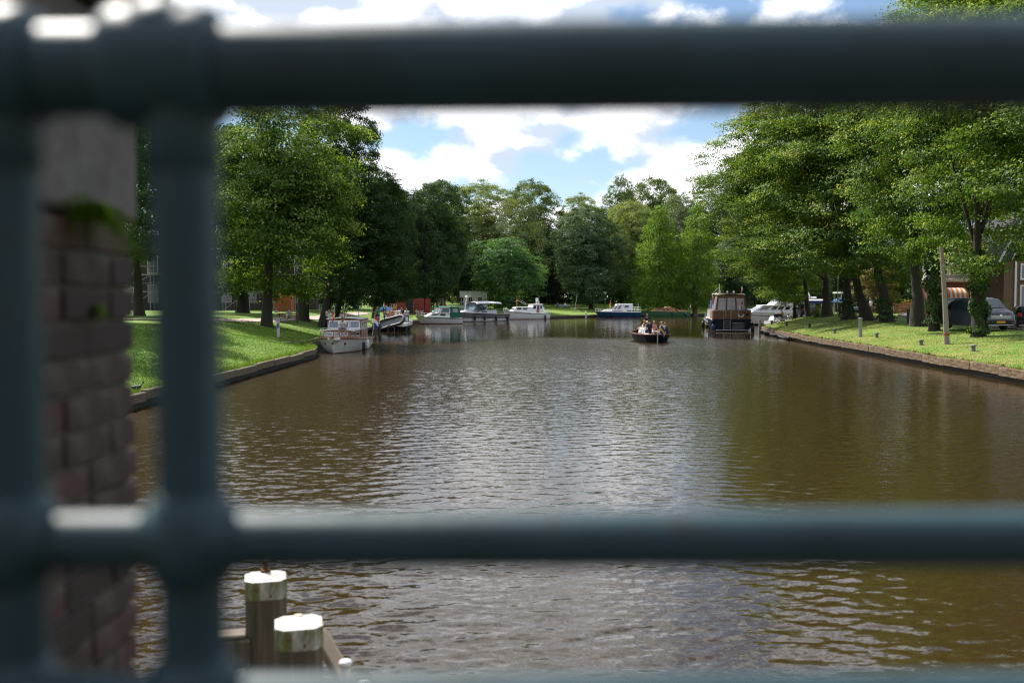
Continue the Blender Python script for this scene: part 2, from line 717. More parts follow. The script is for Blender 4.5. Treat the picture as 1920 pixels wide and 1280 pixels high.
# ---- water
def water_material():
    m, nt, out = nt_new('canal_water')
    N, L = nt.nodes.new, nt.links.new
    p = N('ShaderNodeBsdfPrincipled')
    p.inputs['Base Color'].default_value = (0.030, 0.0185, 0.006, 1)
    p.inputs['IOR'].default_value = 1.333
    geo = N('ShaderNodeNewGeometry')
    mp = N('ShaderNodeMapping')
    mp.inputs['Scale'].default_value = (0.6, 1.3, 1)
    L(geo.outputs['Position'], mp.inputs['Vector'])
    z = N('ShaderNodeTexNoise')
    z.inputs['Scale'].default_value = 15
    z.inputs['Detail'].default_value = 2
    L(mp.outputs[0], z.inputs['Vector'])
    sb = N('ShaderNodeVectorMath')
    sb.operation = 'SUBTRACT'
    L(z.outputs['Color'], sb.inputs[0])
    sb.inputs[1].default_value = (.5, .5, .5)
    ml = N('ShaderNodeVectorMath')
    ml.operation = 'MULTIPLY'
    L(sb.outputs[0], ml.inputs[0])
    ml.inputs[1].default_value = (.12, .26, 0)
    at_ = N('ShaderNodeAttribute')
    at_.attribute_name = 'ruffle'
    sc = N('ShaderNodeVectorMath')
    sc.operation = 'SCALE'
    L(ml.outputs[0], sc.inputs[0])
    L(at_.outputs['Fac'], sc.inputs['Scale'])
    ad = N('ShaderNodeVectorMath')
    ad.operation = 'ADD'
    L(geo.outputs['Normal'], ad.inputs[0])
    L(sc.outputs[0], ad.inputs[1])
    nm = N('ShaderNodeVectorMath')
    nm.operation = 'NORMALIZE'
    L(ad.outputs[0], nm.inputs[0])
    L(nm.outputs[0], p.inputs['Normal'])
    rr = N('ShaderNodeMapRange')
    rr.inputs['To Min'].default_value = 0.05
    rr.inputs['To Max'].default_value = 0.19
    au = N('ShaderNodeAttribute')
    au.attribute_name = 'unresolved'          # ripples finer than the mesh become gloss
    L(au.outputs['Fac'], rr.inputs['Value'])
    L(rr.outputs[0], p.inputs['Roughness'])
    L(p.outputs[0], out.inputs['Surface'])
    return m


def build_water():
    """wind ripples as real relief: many small wave trains; finer mesh towards the bridge, where the ripples can be told apart"""
    rng = np.random.default_rng(8)
    nw = 110
    lam = np.exp(rng.uniform(np.log(.11), np.log(.85), nw))
    ang = math.pi / 2 + rng.normal(scale=.50, size=nw) + .12
    kx, ky = 2 * np.pi / lam * np.cos(ang), 2 * np.pi / lam * np.sin(ang)
    ph = rng.random(nw) * 6.28
    slope = .0100 * np.clip(.5 / lam, .35, 1.0) * rng.uniform(.5, 1.3, nw)
    amp = slope * lam / (2 * np.pi)
    g_k = rng.normal(size=(6, 2)) * .16
    g_p = rng.random(6) * 6.28

    def gust(x, y):
        g = np.zeros_like(x)
        for i in range(6):
            g += np.sin(g_k[i, 0] * x + g_k[i, 1] * y * .7 + g_p[i])
        return np.clip(1 + .13 * g, .45, 1.5)
    V, Fc, Rf, Lost = [], [], [], []
    tot = (slope ** 2).sum()
    base = 0
    for y0, y1, x0, x1, d in ((-6, 4, -12, 20, .5), (4, 13, -7.5, 8.5, .031), (4, 13, -12, -7.5, .1), (4, 13, 8.5, 20, .1), (13, 26, -12, 15.5, .055), (13, 26, 15.5, 20.2, .1), (26, 48, -13, 21.2, .075), (48, 84, -15, 24, .14), (84, 136, -16, 60, .4), (136, 232, -16, 150, 1.6)):
        nx, ny = int((x1 - x0) / d) + 1, int(round((y1 - y0) / d)) + 1
        X, Y = np.meshgrid(np.linspace(x0, x1, nx), np.linspace(y0, y1, ny))
        x, y = X.ravel(), Y.ravel()
        edge = 82 + 5 * np.sin(x * .17) + 3 * np.sin(x * .43 + 1)
        ruf = (1 - .80 * sstep(edge - 4, edge + 6, y)) * gust(x, y)
        z = np.zeros(len(x))
        lost = np.zeros(len(x))
        for i in range(nw):
            # ripples fade into gloss with distance and where the mesh is too coarse for them
            w_ = np.clip((lam[i] / np.maximum(0.0056 * np.maximum(y, 4), 2.3 * d) - 1) / .5, 0, 1)
            z += amp[i] * w_ * np.sin(kx[i] * x + ky[i] * y + ph[i])
            lost += slope[i] ** 2 * (1 - w_ ** 2)
        z *= ruf
        # the wash of the tour boat: two arms of short waves opening towards the bridge
        back_ = 77 - y
        arm = np.abs(x - 10.75) - .9 - back_ * .30
        w_ = np.exp(-(arm / (.5 + back_.clip(0, 40) * .03)) ** 2) * (back_ > 0) * np.exp(-back_.clip(0) / 14)
        if d <= .4:
            z += .035 * w_ * np.sin(arm * 4.2 + back_ * 1.5)
        V.append(np.stack([x, y, z], 1))
        Rf.append(ruf)
        Lost.append(np.sqrt(lost / tot) * ruf)
        i, j = np.meshgrid(np.arange(nx - 1), np.arange(ny - 1))
        a = (j * nx + i).ravel() + base
        Fc.append(np.stack([a, a + 1, a + nx + 1, a + nx], 1))
        base += len(x)
    V.append(np.array([(-60, -40, -.14), (340, -40, -.14), (340, 262, -.14), (-60, 262, -.14)]))
    Rf.append(np.full(4, .4))
    Lost.append(np.full(4, .4))
    Fc.append(np.array([[base, base + 1, base + 2, base + 3]]))
    V, Fc, Rf, Lost = np.concatenate(V), np.concatenate(Fc), np.concatenate(Rf), np.concatenate(Lost)
    me = bpy.data.meshes.new('canal_water')
    me.vertices.add(len(V))
    me.vertices.foreach_set('co', V.astype(np.float32).ravel())
    me.loops.add(len(Fc) * 4)
    me.loops.foreach_set('vertex_index', Fc.astype(np.int32).ravel())
    me.polygons.add(len(Fc))
    me.polygons.foreach_set('loop_start', np.arange(0, len(Fc) * 4, 4, dtype=np.int32))
    me.update(calc_edges=True)
    me.polygons.foreach_set('use_smooth', np.ones(len(Fc), bool))
    at_ = me.attributes.new('ruffle', 'FLOAT', 'POINT')
    at_.data.foreach_set('value', Rf.astype(np.float32))
    at_ = me.attributes.new('unresolved', 'FLOAT', 'POINT')
    at_.data.foreach_set('value', Lost.astype(np.float32))
    me.materials.append(water_material())
    o = bpy.data.objects.new('canal_water', me)
    COL.objects.link(o)
    return tag(o, kind='structure')


build_water()

# ---- quay walls: recessed dark sheet piling below, timber capping beams above
M_PILE = mat('dark_sheet_piling', (0.022, 0.024, 0.016), .6, var=.4, scale=2, bump=.02)  # near-black tone over the whole piling
M_BEAM_L = mat('weathered_beam', (0.15, 0.115, 0.07), .85, var=.35, scale=3, bump=.015, dirt=(0.06, 0.06, 0.03), dirt_amt=.5, stretch=(1, .3, 3))
M_BEAM_R = mat('mossy_beam', (0.115, 0.066, 0.028), .9, var=.5, scale=4, bump=.03, dirt=(0.20, 0.155, 0.095), dirt_amt=.5, dirt_scale=5, stretch=(.5, 1, 1.6))
M_STAKE = mat('stake_wood', (0.13, 0.09, 0.05), .9, var=.3)


def strip(name, parent, xs, ys, z0, z1, off, material):
    b = MB()
    vs, fs = [], []
    for x, y in zip(xs, ys):
        vs += [(x + off, y, z0), (x + off, y, z1)]
    for i in range(len(xs) - 1):
        fs.append((2 * i, 2 * i + 2, 2 * i + 3, 2 * i + 1))
    b.add(vs, fs)
    return b.build(name, material, parent)


def quay(label, side, y0, y1, step, ztop, hbeam, material, stakes):
    edge = left_edge if side == 'L' else right_edge
    sg = 1 if side == 'L' else -1
    t = thing('quay_wall', label, 'quay wall')
    ys = np.arange(y0, y1, .8)
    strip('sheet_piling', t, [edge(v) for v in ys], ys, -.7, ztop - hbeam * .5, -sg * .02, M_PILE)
    rnd = random.Random(5)
    y = y0
    while y < y1 and (edge(y) < 60):
        yb = y
        # advance until the beam is `step` long along the bank
        L_ = 0
        while L_ < step and yb < y1:
            L_ += math.hypot(edge(yb + .1) - edge(yb), .1)
            yb += .1
        a, b_ = Vector((edge(y), y, 0)), Vector((edge(yb), yb, 0))
        d = b_ - a
        ln = d.length
        ang = math.atan2(d.y, d.x)
        nrm = Vector((d.y, -d.x, 0)).normalized() * sg
        m = MB()
        m.box((0, 0, 0), (ln - .02, .26, hbeam), b=.02)
        o = m.build('beam', material, t)
        o.location = (a + b_) / 2 + nrm * (.03 + rnd.uniform(0, .03)) + Vector((0, 0, ztop - hbeam / 2 + rnd.uniform(-.03, .03)))
        o.rotation_euler = (rnd.uniform(-.05, .05), rnd.uniform(-.008, .008), ang)
        y = yb
    if stakes:
        s0 = MB().box((0, 0, 0), (.12, .12, .34), b=.015).mesh('stake', M_STAKE)
        y = y0
        while y < 110:
            o = bpy.data.objects.new('stake', s0)
            COL.objects.link(o)
            o.parent = t
            o.location = (edge(y) + .14, y, ztop + rnd.uniform(-.14, -.06))
            o.rotation_euler = (rnd.uniform(-.1, .1), rnd.uniform(-.12, .12), rnd.uniform(0, 1))
            y += rnd.choice([.7, .9, 1.3, 2.2, 3.6])


quay('timber capped quay wall along the left grass bank', 'L', 5, 206, 3.2, .5, .3, M_BEAM_L, False)
quay('brown timber capped quay wall below the right grass bank', 'R', 5, 133, 3.0, .56, .36, M_BEAM_R, True)

# the bank along the camera side and canal bed
bed = MB()
bed.add([(-60, -40, -1.6), (340, -40, -1.6), (340, 262, -1.6), (-60, 262, -1.6)], [(0, 1, 2, 3)])
tag(bed.build('canal_bed', mat('mud', (.03, .022, .012), .9)), kind='structure')


# ---- path on the left, street on the right
def ribbon(name, pts, width, material, lift=.03, sub=12, side='L'):
    pts = [Vector((p[0], p[1], 0)) for p in pts]
    dense = []
    for i in range(len(pts) - 1):
        for k in range(sub):
            dense.append(pts[i].lerp(pts[i + 1], k / sub))
    dense.append(pts[-1])
    for _ in range(14):
        dense = [dense[0]] + [(dense[i - 1] + dense[i] * 2 + dense[i + 1]) / 4 for i in range(1, len(dense) - 1)] + [dense[-1]]
    rows = []
    for i, p in enumerate(dense):
        d = (dense[min(i + 1, len(dense) - 1)] - dense[max(i - 1, 0)]).normalized()
        n = Vector((-d.y, d.x, 0))
        row = []
        for k in np.linspace(-.5, .5, 7):
            q = p + n * width * k
            row.append((q.x, q.y))
        rows.append(row)
    P = np.array(rows).reshape(-1, 2)
    z = land_height(P, side) + lift
    fs = [(i * 7 + j, i * 7 + j + 1, (i + 1) * 7 + j + 1, (i + 1) * 7 + j) for i in range(len(rows) - 1) for j in range(6)]
    b = MB().add([(a[0], a[1], c) for a, c in zip(P, z)], fs, 0, True)
    return b.build(name, material), dense


M_PATH = mat('gravel_path', (0.42, 0.34, 0.28), .9, var=.2, scale=8, bump=.01)
p_, _ = ribbon('path', [(-34, 40), (-27, 60), (-21.5, 72), (-20.2, 80), (-20.5, 92), (-20, 105), (-20.5, 120), (-20.8, 140)], 1.7, M_PATH, .05)
tag(p_, kind='structure')
M_ROAD = mat('brick_paving', (0.20, 0.155, 0.145), .8, var=.2, scale=14, bump=.006, dirt=(.26, .22, .2), dirt_amt=.4, dirt_scale=1)
road_pts = [(36.3, 10), (36.3, 45), (36.6, 62), (38.4, 80), (42.5, 95), (50, 106), (62, 114), (85, 122)]
p_, road_line = ribbon('street', road_pts, 11, M_ROAD, .05, 14, 'R')
tag(p_, kind='structure')
kb = MB()
for i in range(0, len(road_line) - 1):
    a, b = road_line[i], road_line[i + 1]
    d = (b - a)
    n = Vector((-d.y, d.x, 0)).normalized()
    c = (a + b) / 2 + n * 5.56
    kb.box((c.x, c.y, ground_z(c.x, c.y) + .06), (d.length, .12, .16), (0, 0, math.atan2(d.y, d.x)))
tag(kb.build('kerb', mat('kerb_stone', (.3, .29, .27), .8)), kind='structure')


# ---- blades of grass on the two near banks
def grass_blades(n, side, y0, y1, depth, seed):
    rng = np.random.default_rng(seed)
    y = y0 + (y1 - y0) * rng.random(n) ** 1.5
    off = .12 + depth * rng.random(n) ** 1.3
    ex = np.interp(y, LEFT_Y, LEFT_X) - off if side == 'L' else np.interp(y, RIGHT_Y, RIGHT_X) + off
    P = np.stack([ex, y], 1)
    z = land_height(P, side)
    h = rng.uniform(.02, .06, n) if side == 'L' else rng.uniform(.015, .04, n)
    a = rng.random(n) * 2 * np.pi
    w = rng.uniform(.012, .028, n)
    dx, dy = np.cos(a) * w, np.sin(a) * w
    lx, ly = rng.normal(0, .03, n), rng.normal(0, .03, n)
    v = np.empty((n, 3, 3), np.float32)
    v[:, 0] = np.stack([ex - dx, y - dy, z - .01], 1)
    v[:, 1] = np.stack([ex + dx, y + dy, z - .01], 1)
    v[:, 2] = np.stack([ex + lx, y + ly, z + h], 1)
    # worn and lush patches: streaks some metres long
    pa = np.sin(ex * .9 + .35 * y + seed) + np.sin(ex * .37 - .8 * y + 2) * .8 + np.sin(ex * 2.1 + y * .55) * .5 + np.sin(.23 * y - .6 * ex + 1)
    return v.reshape(-1, 3), rng, pa / 3.3


def tri_object(name, v, material, tone):
    n = len(v) // 3
    me = bpy.data.meshes.new(name)
    me.vertices.add(len(v))
    me.vertices.foreach_set('co', v.ravel())
    me.loops.add(len(v))
    me.loops.foreach_set('vertex_index', np.arange(len(v), dtype=np.int32))
    me.polygons.add(n)
    me.polygons.foreach_set('loop_start', np.arange(0, len(v), 3, dtype=np.int32))
    me.update(calc_edges=True)
    ca = me.color_attributes.new('tone', 'FLOAT_COLOR', 'POINT')
    ca.data.foreach_set('color', tone.astype(np.float32).ravel())
    me.materials.append(material)
    o = bpy.data.objects.new(name, me)
    COL.objects.link(o)
    return o


M_BLADE = leaf_mat('grass_blade', (.072, .15, .016), (.165, .27, .036), (.22, .24, .07), .08, .3)
M_BLADE_R = leaf_mat('grass_blade_dry', (.075, .14, .018), (.15, .21, .038), (.26, .235, .075), .3, .3)
for side, n, y0, y1, dep, sd_, mm in (('L', 90000, 24, 80, 9, 3, M_BLADE), ('R', 60000, 30, 105, 8, 4, M_BLADE_R)):
    v, rng, pa = grass_blades(n, side, y0, y1, dep, sd_)
    tone = np.repeat(np.stack([np.clip(.5 + .5 * pa + rng.normal(0, .22, n), 0, 1), np.clip(rng.random(n) * .62 + .42 * pa + .22, 0, 1), rng.random(n), np.ones(n)], 1), 3, axis=0)
    tag(tri_object('grass', v, mm, tone), 'short grass growing on the ' + ('left' if side == 'L' else 'right') + ' canal bank', 'grass', kind='stuff')


def edge_weeds(n, side, y0, y1, seed):
    """tufts hanging over the quay edge"""
    rng = np.random.default_rng(seed)
    nt = n // 14
    ty = y0 + (y1 - y0) * rng.random(nt)
    th = rng.uniform(.10, .34, nt) * (rng.random(nt) < .8)
    i = np.repeat(np.arange(nt), 14)
    m = len(i)
    y = ty[i] + rng.normal(0, .10, m)
    off = rng.uniform(-.02, .26, m)
    sg = -1 if side == 'L' else 1
    x = (np.interp(y, LEFT_Y, LEFT_X) if side == 'L' else np.interp(y, RIGHT_Y, RIGHT_X)) + sg * off
    z = np.full(m, .5)
    h = th[i] * rng.uniform(.5, 1.1, m)
    w = rng.uniform(.008, .02, m)
    a = rng.random(m) * 6.28
    v = np.empty((m, 3, 3), np.float32)
    v[:, 0] = np.stack([x - np.cos(a) * w, y - np.sin(a) * w, z - .02], 1)
    v[:, 1] = np.stack([x + np.cos(a) * w, y + np.sin(a) * w, z - .02], 1)
    v[:, 2] = np.stack([x - sg * rng.uniform(-.02, .16, m), y + rng.normal(0, .07, m), z + h * rng.uniform(.3, 1, m)], 1)
    tone = np.repeat(np.stack([rng.random(m), rng.random(m), rng.random(m), np.ones(m)], 1), 3, axis=0)
    return tri_object('weeds', v.reshape(-1, 3), M_BLADE if side == 'L' else M_BLADE_R, tone)


for side, n, y0, y1, sd_ in (('L', 6000, 24, 62, 5), ('R', 9000, 33, 110, 6)):
    tag(edge_weeds(n, side, y0, y1, sd_), 'weed tufts along the ' + ('left' if side == 'L' else 'right') + ' quay edge', 'weeds', kind='stuff')
# ================================================================== TREES
def quads_mesh(name, v, tone, material):
    """v: (n,4,3) leaf corner points; tone: (n,4) colour attribute per leaf"""
    n = len(v)
    me = bpy.data.meshes.new(name)
    me.vertices.add(n * 4)
    me.vertices.foreach_set('co', v.reshape(-1).astype(np.float32))
    me.loops.add(n * 4)
    me.loops.foreach_set('vertex_index', np.arange(n * 4, dtype=np.int32))
    me.polygons.add(n)
    me.polygons.foreach_set('loop_start', np.arange(0, n * 4, 4, dtype=np.int32))
    me.update(calc_edges=True)
    ca = me.color_attributes.new('tone', 'FLOAT_COLOR', 'POINT')
    ca.data.foreach_set('color', np.repeat(tone, 4, axis=0).astype(np.float32).ravel())
    me.materials.append(material)
    return me


def unit(v):
    return v / np.maximum(np.linalg.norm(v, axis=-1, keepdims=True), 1e-9)


def leaves_at(P, Nrm, size, rng, fold=.35, aspect=.62):
    """leaf-shaped quads (base, side, tip, side) at points P facing Nrm, drooping a little"""
    n = len(P)
    t = rng.normal(size=(n, 3))
    t[:, 2] -= .5
    t = unit(t - (t * Nrm).sum(1, keepdims=True) * Nrm)
    s = np.cross(Nrm, t)
    L = (size * rng.uniform(.65, 1.35, n))[:, None]
    W = L * aspect
    v = np.empty((n, 4, 3))
    v[:, 0] = P - t * L * .5
    v[:, 1] = P + s * W * .5 + Nrm * L * fold * .25
    v[:, 2] = P + t * L * .5 - Nrm * L * .12
    v[:, 3] = P - s * W * .5 + Nrm * L * fold * .25
    return v


def crown_round(seed, nblob, nspray, nleaf, size, hole=0.0, layer=.34, blob=(.15, .27), spread=.07, squash=1.0, inner=.35, rough=1.0):
    """unit crown: boughs (blobs) on an uneven envelope, each bough of flattened sprays, each spray of leaves; height is 2 x squash"""
    rng = np.random.default_rng(seed)
    k = rng.normal(size=(7, 3))
    ph = rng.random(7) * 6.28
    am = rng.uniform(.04, .11, 7) * rough

    def env(d):
        e = np.ones(len(d))
        for i in range(7):
            e += am[i] * np.sin((d * k[i] * 2.4).sum(1) + ph[i])
        return e
    g = np.arange(nblob)
    zz = 1 - 2 * (g + .5) / nblob
    th = g * 2.39996 + rng.random() * 6
    d = np.stack([np.sqrt(1 - zz ** 2) * np.cos(th), np.sqrt(1 - zz ** 2) * np.sin(th), zz], 1)
    d = unit(d + rng.normal(scale=.13, size=d.shape))
    br = rng.uniform(blob[0], blob[1], nblob)
    # a fuller outline than an ellipsoid: shoulders pushed out
    sh = (1 + .10 * (1 - np.abs(d[:, 2])) * np.abs(d[:, 2]) * 4) if squash > 1.2 else 1.0
    c = d * (env(d) * (1 - br * rng.uniform(.5, 1.1, nblob)) * sh)[:, None]
    if hole > 0:
        keep = rng.random(nblob) > hole
        d, br, c = d[keep], br[keep], c[keep]
    ni = int(nblob * inner)
    di = unit(rng.normal(size=(ni, 3)))
    ci = di * rng.uniform(.25, .68, ni)[:, None]
    d, br, c = np.concatenate([d, di]), np.concatenate([br, rng.uniform(.2, .3, ni)]), np.concatenate([c, ci])
    c[:, 2] *= squash
    nb = len(c)
    btone = rng.normal(scale=.13, size=nb)
    sd_ = unit(rng.normal(size=(nb * nspray, 3)) + np.repeat(d, nspray, 0) * .6 + np.array([0, 0, .35]))
    bi = np.repeat(np.arange(nb), nspray)
    sc = c[bi] + sd_ * (br[bi] * rng.uniform(.55, 1.08, nb * nspray))[:, None] * np.array([1.12, 1.12, .85])
    stone = np.clip(.5 + btone[bi] + rng.normal(scale=.2, size=len(sc)), 0, 1)
    ns = len(sc)
    si = np.repeat(np.arange(ns), nleaf)
    out = unit(sc * np.array([1, 1, .35 / squash]))
    q = rng.normal(size=(ns * nleaf, 3)) * np.array([spread, spread, spread * layer])
    q *= rng.uniform(.6, 1.3, ns)[si][:, None]
    drop = (q * out[si]).sum(1)
    q[:, 2] -= drop * .14
    P = sc[si] + q
    nrm = unit(np.array([0, 0, .8]) + out[si] * .5 + rng.normal(scale=.42, size=P.shape))
    v = leaves_at(P, nrm, size, rng)
    # flowers and young leaves sit on the outer ends of the sprays
    edge = np.clip(drop / spread * .3 + .2, -.2, .6)
    tone = np.stack([np.clip(stone[si] + rng.normal(scale=.09, size=len(P)), 0, 1),
                     np.clip(rng.random(len(P)) * .22 + (rng.random(ns) * .6 + .12 * np.clip(sd_[:, 2], -1, 1))[si] + edge * .40, 0, 1), rng.random(len(P)), np.ones(len(P))], 1)
    return v, tone, c


def crown_cone(seed, ntier, nbranch, nleaf, size):
    """unit feathery conifer crown: layered boughs that droop, z from -1 to 1"""
    rng = np.random.default_rng(seed)
    Ps, Ns, Ts = [], [], []
    for i in range(ntier):
        z = -1 + 2 * ((i + rng.uniform(0, 1)) / ntier)
        t = (z + 1) / 2
        rad = (1 - t) ** .47 * (1.0 - .35 * max(0, .12 - t) / .12) * rng.uniform(.78, 1.12) + .05
        nb = max(4, int(nbranch * (rad + .25)))
        a0 = rng.random() * 6.28
        for j in range(nb):
            a = a0 + j * 6.28 / nb + rng.normal(scale=.25)
            ln = rad * rng.uniform(.6, 1.12)
            tone = rng.random()
            m = int(nleaf * (ln + .15))
            s = rng.random(m) ** .6
            side = rng.normal(scale=.075, size=m) * (.4 + s)
            x = ln * s
            zz = z + .05 * s - .16 * s ** 2 * ln - np.abs(rng.normal(scale=.045, size=m)) + rng.normal(scale=.014, size=m)
            Ps.append(np.stack([math.cos(a) * x - math.sin(a) * side, math.sin(a) * x + math.cos(a) * side, zz], 1))
            nn = np.tile([[math.cos(a) * .35, math.sin(a) * .35, .85]], (m, 1)) + rng.normal(scale=.4, size=(m, 3))
            Ns.append(unit(nn))
            Ts.append(np.full(m, tone))
    P, Nn, T = np.concatenate(Ps), np.concatenate(Ns), np.concatenate(Ts)
    v = leaves_at(P, Nn, size, rng, aspect=.38)
    tone = np.stack([np.clip(T * .6 + rng.random(len(P)) * .4, 0, 1), rng.random(len(P)), rng.random(len(P)), np.ones(len(P))], 1)
    return v, tone, None


LEAF = {
    'linden': leaf_mat('linden_leaf', (.036, .088, .016), (.115, .190, .032), (.25, .325, .075), .26, .36),
    'linden_right': leaf_mat('bright_linden_leaf', (.040, .100, .017), (.130, .205, .032), (.28, .34, .085), .24, .38),
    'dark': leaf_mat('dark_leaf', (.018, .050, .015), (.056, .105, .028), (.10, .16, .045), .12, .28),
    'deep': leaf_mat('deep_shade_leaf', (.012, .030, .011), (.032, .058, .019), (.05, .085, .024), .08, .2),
    'olive': leaf_mat('pale_olive_leaf', (.12, .17, .055), (.235, .295, .10), (.33, .36, .13), .2, .38),
    'darkolive': leaf_mat('dark_olive_leaf', (.048, .090, .020), (.125, .180, .040), (.20, .24, .06), .18, .36),
    'greygreen': leaf_mat('grey_green_leaf', (.08, .12, .058), (.17, .215, .105), (.23, .27, .13), .15, .32),
    'maple': leaf_mat('maple_leaf', (.040, .115, .040), (.105, .205, .075), (.17, .27, .10), .15, .36),
    'chestnut': leaf_mat('chestnut_leaf', (.038, .082, .036), (.105, .165, .08), (.18, .23, .12), .15, .28),
    'cypress': leaf_mat('cypress_leaf', (.055, .125, .013), (.155, .26, .03), (.22, .31, .05), .12, .4),
    'fresh': leaf_mat('fresh_leaf', (.07, .16, .02), (.16, .26, .04), (.22, .30, .06), .2, .4),
    'russet': leaf_mat('russet_leaf', (.11, .10, .03), (.24, .20, .08), (.30, .22, .09), .25, .35),
    'ivy': leaf_mat('ivy_leaf', (.022, .055, .012), (.065, .12, .022), (.11, .17, .03), .12, .2),
    'blossom': leaf_mat('orange_blossom', (.30, .11, .03), (.5, .2, .06), (.10, .17, .04), .45, .3),
}
M_BARK = mat('bark', (0.038, 0.030, 0.023), .95, var=.35, scale=5, bump=.05, bscale=9, stretch=(1, 1, .25), dirt=(.032, .040, .02), dirt_amt=.4)
M_BARK_PALE = mat('pale_bark', (0.13, 0.105, 0.08), .95, var=.3, scale=5, bump=.04, bscale=9, stretch=(1, 1, .3))

CROWN = {}
for key, args in {
    'A1': dict(seed=11, nblob=72, nspray=10, nleaf=54, size=.038, squash=1.35, inner=.75, spread=.095, layer=.3, blob=(.15, .26)),
    'A2': dict(seed=12, nblob=70, nspray=10, nleaf=52, size=.038, squash=1.3, inner=.75, spread=.09, layer=.3, blob=(.15, .26)),
    'A3': dict(seed=19, nblob=66, nspray=10, nleaf=50, size=.039, squash=1.15, inner=.75, spread=.09, layer=.3, blob=(.16, .27)),
    'T1': dict(seed=31, nblob=96, nspray=9, nleaf=56, size=.036, squash=1.9, inner=.75, spread=.10, layer=.27, blob=(.15, .25), rough=1.3),
    'T2': dict(seed=32, nblob=92, nspray=9, nleaf=56, size=.037, squash=2.0, inner=.75, spread=.10, layer=.27, blob=(.15, .25), rough=1.3),
    'T3': dict(seed=33, nblob=90, nspray=9, nleaf=56, size=.036, squash=1.8, inner=.75, spread=.10, layer=.27, blob=(.15, .26), rough=1.3),
    'B1': dict(seed=13, nblob=90, nspray=15, nleaf=22, size=.046, hole=.12, layer=.5, blob=(.15, .26), squash=1.45, inner=.45),
    'B2': dict(seed=14, nblob=75, nspray=13, nleaf=20, size=.042, hole=.2, layer=.7, blob=(.12, .24), squash=1.6, inner=.25),
    'C1': dict(seed=15, nblob=74, nspray=16, nleaf=22, size=.044, layer=.26, blob=(.17, .3), squash=1.4),
    'C2': dict(seed=16, nblob=62, nspray=16, nleaf=22, size=.046, layer=.24, blob=(.17, .32)),
    'R1': dict(seed=41, nblob=190, nspray=12, nleaf=20, size=.036, blob=(.11, .19), rough=.7, inner=.9, spread=.052, squash=1.25),
    'R2': dict(seed=42, nblob=180, nspray=12, nleaf=20, size=.037, blob=(.12, .20), rough=.8, inner=.9, spread=.055, squash=1.1),
    'R3': dict(seed=43, nblob=190, nspray=12, nleaf=20, size=.036, blob=(.11, .19), rough=.7, inner=.9, spread=.052, squash=1.55),
    'D1': dict(seed=17, nblob=60, nspray=12, nleaf=16, size=.06, layer=.4, blob=(.2, .34)),
}.items():
    v, tone, cc = crown_round(**args)
    CROWN[key] = (quads_mesh('crown', v, tone, LEAF['dark']), cc, args.get('squash', 1.0))
for key, sd_ in (('K1', 21), ('K2', 22)):
    v, tone, cc = crown_cone(sd_, 36, 13, 80, .052)
    CROWN[key] = (quads_mesh('crown', v, tone, LEAF['cypress']), None, 1.0)


def set_mat(o, m):
    """material of this one object; the mesh is shared"""
    o.material_slots[0].link = 'OBJECT'
    o.material_slots[0].material = m


def trunk_mesh(base, top, r, crown_c, crown_r, blobs, rng, flare=1.5, bark=None, limbs=7):
    """tapered trunk from the ground into the crown, with limbs forking to the boughs (all relative to base)"""
    b = MB()
    top = Vector(top)
    n = 9
    pts, rs = [], []
    for i in range(n + 1):
        t = i / n
        w = Vector((rng.uniform(-1, 1), rng.uniform(-1, 1), 0)) * r * .22 * (0 if i in (0,) else 1)
        pts.append(top * t + w + Vector((0, 0, -.25 if i == 0 else 0)))
        fl = flare if i == 0 else (1 + (flare - 1) * .22 if i == 1 else 1)
        rs.append(r * fl * (1 - .72 * t))
    pts.insert(1, pts[0].lerp(pts[1], .28))
    rs.insert(1, r * (1 + (flare - 1) * .42))
    b.tube(pts, rs, 11)
    if blobs is not None:
        pick = [blobs[i] for i in rng.sample(range(len(blobs)), min(limbs * 3, len(blobs)))]
        for k in range(limbs):
            t = .45 + .5 * k / limbs
            a = top * t
            q = pick[k]
            e = Vector(crown_c) + Vector((q[0] * crown_r[0], q[1] * crown_r[1], q[2] * crown_r[2])) * .9
            if e.z < a.z + .3:
                e.z = a.z + .3 + rng.random()
            mid = a.lerp(e, .5) + Vector((0, 0, -(e - a).length * .08))
            r0 = r * (1 - .72 * t) * .62
            b.tube([a, a.lerp(mid, .5) + Vector((0, 0, .1)), mid, e], [r0, r0 * .8, r0 * .55, r0 * .15], 6)
    return b.mesh('trunk', bark or M_BARK)


